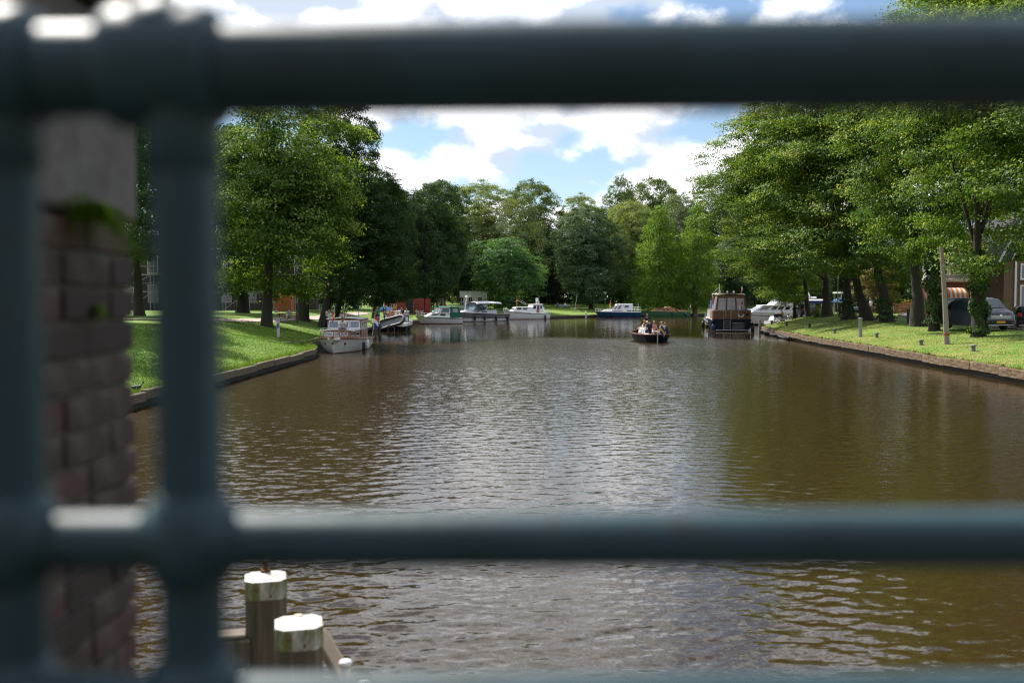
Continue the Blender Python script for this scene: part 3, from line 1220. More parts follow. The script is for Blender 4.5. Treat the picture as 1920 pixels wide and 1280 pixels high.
def tree(label, key, leaf, base, crown_px, Y, r=.35, lean=None, name='tree', cat='tree', group=None, bark=None, flare=1.6, seed=0, depth=1.0, limbs=7):
    """base: world point of the trunk foot; crown_px: (left, right, top, bottom) of the crown as seen from the camera, at distance Y"""
    rng = random.Random(seed)
    xl, xr, tp, bt = crown_px
    s = Y / F
    c = at((xl + xr) / 2, (tp + bt) / 2, Y)
    rx, rz = (xr - xl) / 2 * s, (bt - tp) / 2 * s
    t = thing(name, label, cat, base, 0, group)
    rel = c - Vector(base)
    me, blobs, squash = CROWN[key]
    cr = bpy.data.objects.new('crown', me)
    COL.objects.link(cr)
    cr.parent = t
    cr.location = rel
    rad = rx * depth
    rot = rng.uniform(0, 6.28)
    cr.rotation_euler = (0, 0, rot)
    cr.scale = (rx / .98, rad / .98, rz / (.98 * squash))
    set_mat(cr, LEAF[leaf])
    top = Vector((rel.x * .45, rel.y * .45, rel.z + rz * (.15 if key[0] != 'K' else .9)))
    if lean is not None:
        top = Vector(lean)
    bl = None
    if blobs is not None:
        cs, sn = math.cos(rot), math.sin(rot)
        bl = [(q[0] * cs - q[1] * sn, q[0] * sn + q[1] * cs, q[2] / squash) for q in blobs]
    tm = trunk_mesh(base, top, r, rel, (rx, rad, rz), bl, rng, flare, bark, limbs)
    tr = bpy.data.objects.new('trunk', tm)
    COL.objects.link(tr)
    tr.parent = t
    return t


# ---- left bank
GL = 'trees on the left bank'
b_ = gp(500, 612)
tree('broad yellow green linden nearest the water on the left bank', 'A1', 'linden', b_, (398, 668, 172, 562), b_.y + 1, .38, group=GL, name='linden_tree', seed=1)
b_ = on_ground(262, 78)
tree('dark ivy green tree at the far left behind the brick pier', 'A2', 'dark', b_, (120, 345, 130, 545), 78, .36, group=GL, seed=2)
for i, (x, y) in enumerate(((-25.5, 57), (-24.5, 46))):
    px = 960 + x / y * F
    w = 5.2 / y * F
    tree(('tree farther left on the left bank, mostly hidden by the brick pier', 'tree nearest the bridge on the left bank, hidden behind the brick pier')[i], 'A2', 'dark', (x, y, ground_z(x, y)),
         (px - w, px + w, 562 - 14.5 / y * F, 562 - 2.6 / y * F), y, .36, group=GL, seed=14 + i)
b_ = on_ground(455, 98)
tree('dark tree before the scaffolding with a thick straight trunk', 'A3', 'dark', b_, (350, 560, 205, 545), 98, .55, group=GL, seed=3)
b_ = gp(567, 601)
tree('tall dark green tree on the massive trunk above the path', 'R3', 'dark', b_, (548, 714, 160, 560), b_.y + 3, .50, group=GL, flare=1.7, seed=4)
b_ = on_ground(603, 88)
tree('dark tree whose crown overhangs the white cabin boat', 'R3', 'dark', b_, (600, 764, 300, 562), 90, .36, group=GL, seed=5)
b_ = on_ground(627, 96)
tree('slim trunked dark tree right of the pair above the cabin boat', 'R1', 'dark', b_, (660, 776, 335, 568), 98, .30, group=GL, seed=6)
b_ = on_ground(702, 128)
tree('low dark tree hanging over the boat with the dinghy', 'R2', 'deep', b_, (690, 815, 366, 566), 126, .34, group=GL, seed=7)
b_ = on_ground(795, 166)
tree('round dark green tree above the green canopy boat', 'R1', 'dark', b_, (750, 874, 342, 574), 166, .45, group=GL, seed=8)
b_ = on_ground(830, 205)
tree('yellow topped tree rising behind the round dark green one', 'R1', 'darkolive', b_, (775, 868, 340, 520), 205, .5, group=GL, seed=9)

# ---- far bank
GF = 'trees on the far bank'
far = [
    ('pale olive airy tree with the highest crown left of centre', 'R3', 'olive', 905, 226, (838, 972, 338, 560), .5),
    ('dark olive dome of a tree right of the pale airy one', 'R1', 'darkolive', 1000, 238, (938, 1052, 342, 575), .5),
    ('grey green upright tree standing before the pale airy one', 'B2', 'greygreen', 968, 214, (918, 1018, 366, 565), .4),
    ('low rounded blue green maple behind the white boat with an orange mast', 'C2', 'maple', 957, 186, (882, 1018, 438, 574), .48),
    ('broad dark chestnut tree in the middle of the far bank', 'R1', 'chestnut', 1108, 210, (1042, 1165, 388, 568), .42),
    ('yellowish tree peeping over the dark chestnut', 'R3', 'olive', 1085, 236, (1048, 1128, 362, 530), .4),
    ('rounded olive crown left of the two bright conifers', 'R2', 'darkolive', 1165, 247, (1126, 1206, 341, 560), .5),
    ('tallest rounded crown behind the bright conifers', 'R1', 'darkolive', 1228, 254, (1178, 1290, 335, 560), .5),
    ('light olive tree leaning over the chestnut from the right', 'R1', 'olive', 1180, 228, (1138, 1245, 378, 565), .4),
    ('grey olive tree filling the gap behind the pair of conifers', 'R2', 'greygreen', 1285, 236, (1220, 1345, 372, 570), .4),
    ('dark olive tree rising behind the right conifer', 'R3', 'darkolive', 1352, 238, (1292, 1422, 322, 575), .5),
    ('low dark chestnut behind the tan canopied cruiser', 'R2', 'chestnut', 1390, 216, (1335, 1448, 442, 578), .4),
    ('dark tree across the water behind the white yacht', 'A1', 'deep', 1470, 232, (1398, 1545, 400, 575), .4),
    ('dark slim tree between the maple and the chestnut', 'A3', 'deep', 1035, 226, (1000, 1070, 428, 575), .35),
    ('dark tree behind the white arched building', 'A2', 'deep', 880, 214, (828, 905, 470, 568), .4),
]
for i, (lb, key, leaf, px, Y, cp, r) in enumerate(far):
    tree(lb, key, leaf, on_ground(px, Y), cp, Y, r, group=GF, seed=30 + i)
tree('bright green feathery conifer nearer the blue boat', 'K1', 'cypress', on_ground(1236, 205), (1172, 1302, 388, 584), 205, .4, group=GF, name='conifer_tree', bark=M_BARK_PALE, seed=60)
tree('bright green feathery conifer with its bare trunk by the green boat', 'K2', 'cypress', on_ground(1303, 204), (1256, 1358, 384, 570), 204, .45, group=GF, name='conifer_tree', bark=M_BARK_PALE, seed=61)

# a wood closes the view behind the far trees
back = [(-70, 262, 30), (-52, 268, 29), (-36, 270, 27), (-20, 272, 26), (-5, 270, 25), (10, 275, 26), (24, 275, 24), (40, 278, 25), (56, 276, 26), (72, 270, 28),
        (88, 268, 27), (104, 262, 27), (122, 258, 26), (-88, 240, 28), (140, 250, 26)]
for i, (x, y, h) in enumerate(back):
    px = 960 + x / y * F
    z0 = ground_z(x, y)
    pyt = 562 - (z0 + h * .62 - EYE) / y * F
    pyb = 562 - (z0 + 1.5 - EYE) / y * F
    w = 11.5 / y * F
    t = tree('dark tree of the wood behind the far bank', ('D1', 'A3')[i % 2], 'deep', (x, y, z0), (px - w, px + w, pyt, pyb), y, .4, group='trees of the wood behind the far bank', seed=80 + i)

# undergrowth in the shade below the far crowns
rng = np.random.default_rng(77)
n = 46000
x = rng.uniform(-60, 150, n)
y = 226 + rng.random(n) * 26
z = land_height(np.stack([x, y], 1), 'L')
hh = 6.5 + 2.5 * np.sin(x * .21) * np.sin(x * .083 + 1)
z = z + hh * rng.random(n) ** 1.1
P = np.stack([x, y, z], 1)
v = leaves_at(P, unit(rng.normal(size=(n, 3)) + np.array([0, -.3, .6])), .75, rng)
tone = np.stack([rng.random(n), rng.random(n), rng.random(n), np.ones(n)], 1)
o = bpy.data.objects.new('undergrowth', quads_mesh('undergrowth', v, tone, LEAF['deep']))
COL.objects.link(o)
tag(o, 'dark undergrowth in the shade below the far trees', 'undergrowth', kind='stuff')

# trees behind the building on the left
for i, (x, y, h, lf) in enumerate([(-46, 150, 19, 'dark'), (-36, 160, 20, 'deep'), (-27, 172, 22, 'dark'), (-62, 140, 20, 'deep'), (-20, 190, 22, 'deep')]):
    px = 960 + x / y * F
    z0 = ground_z(x, y)
    w = 7.5 / y * F
    tree(['dark tree behind the scaffolded building at its left end', 'dark tree behind the middle of the scaffolded building', 'dark tree between scaffolding and red hoardings',
          'dark tree far left behind the scaffolded building', 'dark tree behind the red hoardings'][i], ('A2', 'D1')[i % 2], lf, (x, y, z0),
         (px - w, px + w, 562 - (z0 + h - EYE) / y * F, 562 - (z0 + 3 - EYE) / y * F), y, .4, group='trees behind the building site', seed=100 + i)

# ---- the row of lindens on the right bank
GR = 'lindens in the row on the right bank'


def linden(label, key, px, py, Y, cp, r, leanpx=None, leaf='linden_right', flare=1.9, seed=0, name='linden_tree', limbs=7):
    b = gp(px, py) if Y is None else on_ground(px, Y)
    Yc = b.y
    lean = None
    if leanpx:
        q = at(leanpx[0], leanpx[1], Yc)
        lean = q - b
        lean = lean * 1.0
    return tree(label, key, leaf, b, cp, Yc, r, lean, name, 'tree', GR, None, flare, seed, limbs=limbs)


linden('small thin trunked linden farthest down the right bank', 'A1', 1490, 0, 112, (1420, 1545, 395, 572), .16, seed=201)
linden('slender linden left of the flared trunks on the right bank', 'T2', 1516, 0, 104, (1385, 1520, 225, 560), .24, seed=202)
linden('linden with a widely flared trunk, leftmost of the thick ones', 'T1', 1552, 0, 98, (1332, 1535, 182, 505), .42, (1543, 440), flare=2.2, seed=203)
linden('linden on a flared trunk behind the leaning one', 'T3', 1592, 0, 88, (1408, 1640, 118, 508), .44, (1585, 420), flare=2.2, seed=204)
linden('linden with the strongly leaning trunk behind the grey post', 'T2', 1628, 0, 83, (1475, 1700, 70, 512), .42, (1560, 380), flare=2.0, seed=205)
linden('leaning linden with ivy on the foot of its trunk', 'T1', 1664, 0, 79, (1540, 1770, 55, 500), .42, (1618, 360), flare=1.9, seed=206)
linden('linden with the straight thick trunk in the right row', 'T3', 1722, 0, 70, (1610, 1850, 15, 490), .46, (1712, 380), flare=1.7, seed=207)
t_ivy1 = linden('ivy clad linden standing left of the wooden pole', 'T2', 1752, 0, 64, (1670, 1900, -60, 485), .27, (1750, 330), seed=208)
t_ivy2 = linden('linden with thick ivy round its trunk before the van', 'T1', 1836, 0, 56, (1720, 2010, -120, 470), .30, (1832, 300), seed=209)
linden('linden at the right edge shading the houses', 'T3', 1985, 0, 49, (1850, 2210, -160, 445), .36, (1985, 260), seed=210)


def ivy_on(t, px0, py0, px1, py1, Y, rad, n, seed):
    rng = np.random.default_rng(seed)
    a, b = Vector(at(px0, py0, Y)) - t.location, Vector(at(px1, py1, Y)) - t.location
    s = rng.random(n)
    ang = rng.random(n) * 6.28
    lump = 1 + .35 * np.sin(s * 23 + seed) + .25 * np.sin(ang * 3 + s * 11)
    rr = rad * lump * rng.uniform(.75, 1.15, n)
    P = np.outer(1 - s, a) + np.outer(s, b)
    out = np.stack([np.cos(ang), np.sin(ang), np.zeros(n)], 1)
    P += out * rr[:, None]
    v = leaves_at(P, unit(out + np.array([0, 0, .4]) + rng.normal(scale=.35, size=(n, 3))), .13, rng, aspect=.9)
    tone = np.stack([rng.random(n), rng.random(n), rng.random(n), np.ones(n)], 1)
    o = bpy.data.objects.new('ivy', quads_mesh('ivy', v, tone, LEAF['ivy']))
    COL.objects.link(o)
    o.parent = t
    return o


ivy_on(t_ivy2, 1836, 626, 1834, 470, 56, .40, 5000, 1)
ivy_on(t_ivy1, 1753, 606, 1750, 470, 64, .46, 5000, 2)
ivy_on(bpy.data.objects['linden_tree.006'], 1663, 604, 1650, 560, 79, .55, 1500, 3)
ivy_on(bpy.data.objects['linden_tree.004'], 1591, 600, 1588, 560, 88, .6, 1200, 4)

# trees and shrubs beyond the street
GS = 'garden trees beyond the street'
for i, (lb, key, leaf, px, Y, cp, r) in enumerate([
    ('russet leaved small tree across the street behind the leaning trunk', 'B1', 'russet', 1640, 112, (1608, 1682, 495, 578), .1),
    ('fresh green little tree beside the teal banner', 'B2', 'fresh', 1742, 107, (1726, 1768, 520, 582), .07),
    ('dark garden tree behind the parked blue car', 'A2', 'dark', 1600, 123, (1540, 1660, 430, 570), .25),
    ('dark garden tree behind the brown fence', 'A1', 'dark', 1690, 124, (1640, 1760, 420, 572), .25),
    ('green garden tree beside the white dormer house', 'A3', 'dark', 1762, 112, (1710, 1800, 380, 560), .25),
    ('dark tree behind the kiosk at the bend of the street', 'D1', 'deep', 1545, 150, (1480, 1600, 400, 572), .3),
    ('dark tree rising behind the brick houses', 'A2', 'deep', 1860, 112, (1780, 1980, 300, 540), .3),
]):
    tree(lb, key, leaf, on_ground(px, Y), cp, Y, r, group=GS, seed=300 + i, limbs=4)


def shrub(label, leaf, base, rx, ry, h, n, size, seed, name='shrub'):
    rng = np.random.default_rng(seed)
    d = unit(rng.normal(size=(n, 3)))
    d[:, 2] = np.abs(d[:, 2])
    lump = 1 + .16 * np.sin(d[:, 0] * 7 + seed) * np.sin(d[:, 1] * 6) + .12 * np.sin(d[:, 2] * 9)
    rr = rng.random(n) ** .35 * lump
    P = d * rr[:, None] * np.array([rx, ry, h])
    v = leaves_at(P, unit(d + rng.normal(scale=.4, size=(n, 3)) + np.array([0, 0, .3])), size, rng, aspect=.7)
    tone = np.stack([rng.random(n), rng.random(n), rng.random(n), np.ones(n)], 1)
    t = thing(name, label, 'shrub', base)
    o = bpy.data.objects.new('foliage', quads_mesh('foliage', v, tone, LEAF[leaf]))
    COL.objects.link(o)
    o.parent = t
    st = MB()
    for k in range(4):
        a = k * 1.6
        st.tube([(0, 0, -.05), (math.cos(a) * rx * .5, math.sin(a) * ry * .5, h * .6)], [.03, .01], 5)
    st.build('stem', M_BARK, t)
    return t


shrub('orange flowering shrub behind the brown plank fence', 'blossom', on_ground(1700, 107), 1.0, .6, 1.5, 700, .16, 1)
shrub('yellow green rounded shrub left of the orange flowers', 'fresh', on_ground(1686, 109), 1.0, .6, 1.9, 700, .16, 2)
shrub('dark hedge like shrub under the russet tree', 'dark', on_ground(1655, 111), 1.6, .9, 1.3, 1400, .16, 3)
shrub('light green hedge in front of the brick house', 'fresh', on_ground(1872, 70), 1.1, .7, 1.75, 1600, .13, 4)
shrub('sunlit bush left of the dark tree behind the white boat', 'fresh', on_ground(935, 196), 1.1, 1.0, 4.4, 1600, .3, 5)
shrub('low green bush at the foot of the thin linden', 'fresh', on_ground(1533, 100), .5, .5, 1.2, 500, .14, 6)
# ================================================================== BRIDGE RAILING, PIER, MOORING POSTS
M_RAIL = mat('dark_teal_paint', (0.015, 0.052, 0.068), .52, var=.35, spec=.45, scale=9, bump=.0012, bscale=30, dirt=(.03, .022, .015), dirt_amt=.12, dirt_scale=9)
M_RAIL_SPOT = mat('bare_steel', (.25, .25, .25), .4, .8)
ZL, ZR = .80, .775                  # distance of the railing at the left and the right of the view


def rp(px, py):
    """point in the plane of the railing"""
    t = px / 1920
    return at(px, py, ZL + (ZR - ZL) * t)


t_r = thing('bridge_railing', 'dark teal tube railing of the bridge seen from close up', 'railing')


def rail(y_left, y_right, r, x0=-500, x1=2700):
    a, b = rp(410, y_left), rp(1920, y_right)
    d = b - a
    p0 = a + d * ((x0 - 410) / 1510)
    p1 = a + d * ((x1 - 410) / 1510)
    m = MB().tube([p0.lerp(p1, k / 12) for k in range(13)], r, 40)
    return m.build('rail', M_RAIL, t_r)


rail(131, 118, .0357)
rail(1012, 1008, .0228)
rail(1316, 1314, .0225)


def rail_post(px_top, px_bot, r):
    a, b = rp(px_top, 140), rp(px_bot, 1200)
    d = (b - a).normalized()
    e = a + d * ((a.z - 2.3) / -d.z)
    m = MB().tube([a, b, e], r, 36)
    po = m.build('post', M_RAIL, t_r)
    # swollen cross fitting over the top rail
    s = MB()
    ax = (rp(1920, 123) - rp(410, 143)).normalized()
    c = rp(px_top - 30, 128)
    s.lathe([(.034, -.044), (.045, -.042), (.0475, -.034), (.0475, -.018), (.049, 0), (.0475, .018), (.0475, .034), (.045, .042), (.034, .044)], c, 40, axis=ax)
    s.ell(c + Vector((0, 0, .012)), (.044, .044, .043), 32, 20)
    s.lathe([(.027, -.062), (.0295, -.060), (.0295, -.03), (.034, .0)], c + d * -.0 + Vector((.012, 0, -.02)), 36)
    s.build('rail_fitting', M_RAIL, t_r)
    s = MB()
    c = rp(px_top + (px_bot - px_top) * .82, 1008)
    s.lathe([(.026, -.036), (.0305, -.034), (.031, 0), (.0305, .034), (.026, .036)], c, 36)
    s.lathe([(.024, -.038), (.0275, -.036), (.028, 0), (.0275, .036), (.024, .038)], c, 36, axis=ax)
    s.build('rail_fitting', M_RAIL, t_r)
    s = MB()
    c = rp(px_bot + 3, 1312)
    s.lathe([(.026, -.036), (.0305, -.034), (.031, 0), (.0305, .034), (.026, .036)], c, 36)
    s.lathe([(.024, -.038), (.0275, -.036), (.028, 0), (.0275, .036), (.024, .038)], c, 36, axis=ax)
    s.build('rail_fitting', M_RAIL, t_r)
    return po


rail_post(342, 364, .0258)
rail_post(4, 26, .0262)

M_DECK = mat('bridge_asphalt', (.05, .05, .05), .9, var=.2, scale=20, bump=.005)
dk = MB().box((0, -3.15, 2.17), (14, 8, .3), b=.02)
tag(dk.build('bridge_deck', M_DECK), kind='structure')

# ---- brick pier to the left of the railing
PX, PY0, PY1 = -.80, 1.42, 2.105        # right face (x), near and far edge (y)
M_STONE = mat('grey_stone', (.125, .12, .112), .9, var=.2, scale=12, bump=.006, bscale=60, dirt=(.09, .085, .075), dirt_amt=.5, dirt_scale=9)
M_MORTAR = mat('mortar', (.125, .115, .10), .95, var=.15, scale=25, bump=.003)
M_BRICK = [mat('brick_red', (.070, .038, .030), .9, var=.3, scale=18, bump=.004, dirt=(.09, .075, .062), dirt_amt=.4, dirt_scale=11),
           mat('brick_brown', (.050, .034, .028), .9, var=.3, scale=18, bump=.004, dirt=(.09, .075, .062), dirt_amt=.45, dirt_scale=11),
           mat('brick_dark', (.032, .023, .020), .9, var=.3, scale=18, bump=.004)]
pier = thing('brick_pier', 'weathered brick pier with stone quoins and cap left of the railing', 'pier')
MB().box(((PX - 2.0) / 2 - .006, (PY0 + PY1) / 2, 1.55), (abs(-2.0 - PX) - .012, PY1 - PY0 - .012, 3.75), b=.005).build('mortar_core', M_MORTAR, pier)
rnd = random.Random(4)
CRS, GAP = .066, .010
ztop = 3.455
nrow = 42
for row in range(nrow):
    z1 = ztop - row * CRS
    zc = z1 - CRS / 2
    # stone quoin blocks, two courses high, at the near corner
    ql = .15 if (row // 2) % 2 else .26
    if row % 2 == 0:
        o = MB().box((0, 0, 0), (.30, ql - GAP, CRS * 2 - GAP), b=.008).build('quoin_block', M_STONE, pier)
        o.location = (PX - .15 + .004, PY0 + ql / 2, z1 - CRS)
    y = PY0 + ql
    first = True
    while y < PY1 - .02:
        L_ = (.10 if (row % 2 and first) else .205)
        first = False
        y2 = min(y + L_, PY1)
        if PY1 - y2 < .05:
            y2 = PY1
        o = MB().box((0, 0, 0), (.10, y2 - y - GAP, CRS - GAP), b=.003).build('brick', M_BRICK[rnd.randrange(3)], pier)
        o.location = (PX - .05 + rnd.uniform(-.003, .004), (y + y2) / 2, zc)
        o.rotation_euler = (rnd.uniform(-.012, .012), 0, rnd.uniform(-.01, .01))
        y = y2
    if row < 20:
        x = PX - .30
        while x > -1.55:
            L_ = .205
            o = MB().box((0, 0, 0), (L_ - GAP, .10, CRS - GAP), b=.003).build('brick', M_BRICK[rnd.randrange(3)], pier)
            o.location = (x - L_ / 2 + (.1 if row % 2 else 0), PY0 + .05 - rnd.uniform(-.002, .004), zc)
            x -= L_
band = MB().box(((PX - 2.0) / 2 + .006, (PY0 + PY1) / 2, 3.455 + .20), (abs(-2.0 - PX) + .012, PY1 - PY0 + .012, .39), b=.012)
band.build('stone_block', M_STONE, pier)
capm = MB().box(((PX - 2.0) / 2 + .03, (PY0 + PY1) / 2 + .01, 3.852 + .09), (abs(-2.0 - PX) + .09, PY1 - PY0 + .09, .17), b=.02)
capm.build('cap_stone', mat('dark_cap_stone', (.10, .095, .08), .9, var=.25, scale=14, bump=.006, dirt=(.06, .07, .03), dirt_amt=.5), pier)


def fern(label, base, n, L_, seed):
    rng = np.random.default_rng(seed)
    t = thing('fern', label, 'plant', base)
    for k in range(n):
        a = rng.uniform(-1.5, 1.5)
        d = np.array([math.cos(a), math.sin(a), 0])
        m = 14
        s = np.linspace(.1, 1, m)
        ln = L_ * rng.uniform(.6, 1)
        up = rng.uniform(.4, 1.1)
        ctr = d * (ln * s)[:, None] * .8 + np.array([0, 0, 1]) * (up * ln * s - ln * 1.1 * s ** 2)[:, None]
        sd_ = np.array([-d[1], d[0], 0])
        w = ln * .28 * (1 - s * .85)
        P = np.concatenate([ctr + sd_ * w[:, None] * .5, ctr - sd_ * w[:, None] * .5])
        v = np.empty((2 * m, 4, 3))
        for q, sg in ((0, 1), (1, -1)):
            c_ = ctr
            v[q * m:(q + 1) * m, 0] = c_
            v[q * m:(q + 1) * m, 1] = c_ + sd_ * (sg * w * .5)[:, None] + d * .006
            v[q * m:(q + 1) * m, 2] = c_ + sd_ * (sg * w)[:, None] - np.array([0, 0, .004])
            v[q * m:(q + 1) * m, 3] = c_ + sd_ * (sg * w * .5)[:, None] - d * .006
        tone = np.stack([rng.random(2 * m), rng.random(2 * m) * .5, rng.random(2 * m), np.ones(2 * m)], 1)
        o = bpy.data.objects.new('frond', quads_mesh('frond', v, tone, LEAF['fresh']))
        COL.objects.link(o)
        o.parent = t
    return t


fern('small green fern rooted under the stone block of the pier', (PX + .004, 1.86, 3.452), 26, .15, 3)
fern('tiny fern sprouting from a joint lower on the brick pier', (PX + .004, 1.90, 3.28), 6, .05, 4)

# ---- mooring posts in the water
M_PWHITE = mat('weathered_white_paint', (.62, .62, .58), .55, var=.08, scale=20, bump=.002, dirt=(.15, .17, .055), dirt_amt=.95, dirt_scale=9, stretch=(1, 1, .35))
M_PTOP = mat('white_cap_paint', (.68, .67, .64), .5, var=.05, scale=20, dirt=(.42, .33, .22), dirt_amt=.4, dirt_scale=10)
M_POST = mat('grey_brown_oak', (.125, .102, .075), .9, var=.4, scale=7, bump=.012, bscale=22, stretch=(3, 3, .22), dirt=(.06, .065, .03), dirt_amt=.5)
M_RUST = mat('rusty_iron', (.21, .075, .025), .85, .3, var=.4, scale=30, bump=.002)


def octo(h, ch, z):
    """square with chamfered corners"""
    return [(h, -h + ch, z), (h, h - ch, z), (h - ch, h, z), (-h + ch, h, z), (-h, h - ch, z), (-h, -h + ch, z), (-h + ch, -h, z), (h - ch, -h, z)]


def mooring_post(label, px, py_top, Y, rz, h=.135, bolt=True):
    c = at(px, py_top, Y)
    t = thing('mooring_post', label, 'mooring post', (c.x, c.y, c.z), rz, 'white capped mooring posts before the bridge')
    b = MB()
    b.loft([octo(h * .985, .05, -.125), octo(h * 1.0, .05, -.8), octo(h * 1.06, .05, -1.6), octo(h * 1.1, .05, -2.6)], 0, True, False, True)
    b.build('shaft', M_POST, t)
    b = MB()
    b.loft([octo(h * 1.0, .052, -.125), octo(h * 1.01, .052, -.118), octo(h * 1.01, .052, -.012), octo(h * .99, .05, 0)], 0, True, False, False)
    b.build('cap_side', M_PWHITE, t)
    tp = MB()
    tp.loft([octo(h * .99, .05, 0), octo(h * .2, .02, .022)], 0, True, False, False)
    tp.add(octo(h * .2, .02, .022), [tuple(range(8))])
    tp.build('cap_top', M_PTOP, t)
    b = MB()
    for x_, z_ in ((.03, -.095), (-.06, -.05)):
        b.lathe([(.009, 0), (.009, .006), (.004, .008)], (x_, -h * 1.01, z_), 8, axis=(0, -1, 0))
    b.build('nail', M_RUST, t)
    if bolt:
        b = MB()
        b.lathe([(.034, .0), (.036, .012), (.028, .018), (.016, .02), (.016, .07), (.012, .075)], (0, .03, .018), 14)
        for k in range(4):
            b.lathe([(.016, 0), (.019, .005), (.016, .010)], (0, .03, .042 + k * .012), 12)
        b.build('bolt', M_RUST, t)
    else:
        MB().lathe([(.030, 0), (.028, .008), (.012, .012)], (-.0, .05, .018), 12).build('bolt', mat('painted_bolt', (.62, .5, .4), .7), t)
    return t


mp1 = mooring_post('white capped mooring post with a rusty bolt on top, the farther one', 498, 1080, 6.62, .26, bolt=True)
mp2 = mooring_post('white capped mooring post without a bolt, the nearer one', 560, 1166, 5.72, .24, bolt=False)

tb = thing('timber_beam', 'pale worn timber beam joining the mooring posts from the left', 'beam')
a, b_ = at(330, 1228, 6.45), at(472, 1216, 6.55)
d = b_ - a
o = MB().box((0, 0, 0), (d.length, .17, .19), b=.015).build('timber', M_POST, tb)
o.location = (a + b_) / 2
o.rotation_euler = (0, 0, math.atan2(d.y, d.x))
o = MB().box((0, 0, 0), (d.length * .86, .15, .03), b=.008).build('top_board', mat('bleached_board', (.15, .125, .095), .9, var=.25, scale=5, stretch=(.3, 3, 3)), tb)
o.location = (a + b_) / 2 + Vector((0, 0, .11))
o.rotation_euler = (0, 0, math.atan2(d.y, d.x))

tb = thing('timber_brace', 'slanting pale timber brace behind the nearer mooring post', 'brace')
a, b_ = at(600, 1190, 6.05), at(662, 1300, 5.8)
d = b_ - a
o = MB().box((0, 0, 0), (d.length, .09, .11), b=.012).build('timber', mat('bleached_wood', (.24, .20, .15), .9), tb)
o.location = (a + b_) / 2
o.rotation_euler = (R(20), -math.asin(d.z / d.length), math.atan2(d.y, d.x))

M_WPAINT = mat('white_bollard_paint', (.8, .8, .8), .4, var=.06, dirt=(.4, .36, .3), dirt_amt=.15)
for lb, px, py, Y in (('white mushroom headed bollard right of the mooring posts', 648, 1243, 5.7), ('low white bollard head at the bottom edge of the view', 682, 1281, 5.3)):
    c = at(px, py, Y)
    t = thing('bollard', lb, 'bollard', c, 0, 'white bollards beside the mooring posts')
    MB().lathe([(.022, -.02), (.036, -.012), (.040, .004), (.032, .018), (.012, .024)], (0, 0, 0), 20).build('head', M_WPAINT, t)
    MB().lathe([(.024, -.32), (.024, -.02)], (0, 0, 0), 16).build('stem', M_WPAINT, t)
tb = thing('landing_stage', 'low timber landing stage under the white bollards', 'landing stage')
for k in range(5):
    o = MB().box((0, 0, 0), (.9, .13, .05), b=.008).build('plank', M_POST, tb)
    p = at(668, 1262, 5.5)
    o.location = (p.x, p.y + .3 - k * .14, p.z - .34)
for sx in (-.4, .4):
    MB().box((p.x + sx, p.y, p.z - 1.2), (.14, .14, 1.65)).build('leg', M_POST, tb)

# ---- unseen row of houses, added behind the camera to shade the railing
t = thing('brick_house', 'added unseen row of brick houses that shades the railing', 'house', (0, -12, 1.9))
M_BH = mat('added_row_brick', (.15, .075, .055), .9, var=.25, scale=3, bump=.01, bscale=14, stretch=(1, 1, 3))
MB().box((0, -4, 7), (70, 8, 14)).build('wall', M_BH, t)
MB().prism([(-35.3, .3, 14), (-35.3, -8.3, 14), (-35.3, -4, 18.5)], (70.6, 0, 0)).build('roof', mat('added_row_tiles', (.10, .055, .04), .85, var=.3, scale=4), t)
for k in range(20):
    for z in (1.8, 5.4, 8.8, 12):
        f = MB().box((-33 + k * 3.45, .03, z), (1.3, .12, 1.9 if z < 11 else 1.3)).build('window', mat('added_row_frame', (.7, .7, .68), .5), t)
        MB().box((-33 + k * 3.45, .085, z), (1.1, .04, 1.7 if z < 11 else 1.1)).build('pane', mat('added_row_pane', (.02, .026, .03), .08), f)
tag(MB().box((0, -11, 1.72), (90, 12, .5)).build('street', M_DECK), kind='structure')
# ================================================================== PEOPLE
DEPS = bpy.context.evaluated_depsgraph_get
SKIN = [mat('skin_light', (.50, .30, .215), .55, var=.06), mat('skin_tan', (.40, .22, .145), .55, var=.06)]


def cloth(name, col):
    return mat('cloth_' + name, col, .85, var=.12, scale=14, bump=.003)


CL = {k: cloth(k, v) for k, v in {
    'white': (.72, .72, .72), 'navy': (.018, .022, .045), 'black': (.014, .014, .016), 'blue': (.045, .10, .24), 'denim': (.06, .10, .19), 'red': (.42, .03, .04),
    'green': (.07, .26, .17), 'grey': (.24, .25, .27), 'beige': (.42, .34, .25), 'pink': (.55, .30, .27), 'pale_blue': (.36, .46, .58), 'brown': (.12, .07, .04),
    'orange': (.62, .24, .04), 'cream': (.62, .58, .48), 'turquoise': (.05, .30, .42)}.items()}
HAIRM = {k: mat('hair_' + k, v, .6, var=.25, scale=40) for k, v in {'dark': (.02, .014, .01), 'brown': (.07, .035, .018), 'grey': (.33, .31, .29), 'blond': (.32, .20, .09),
                                                                    'red': (.18, .06, .025)}.items()}
M_EYE = mat('eye', (.02, .018, .015), .2)
M_SHOE = mat('shoe_leather', (.05, .04, .035), .6)
M_SHOEW = mat('white_shoe', (.7, .7, .7), .6)


def dirv(*a):
    return Vector(a).normalized()


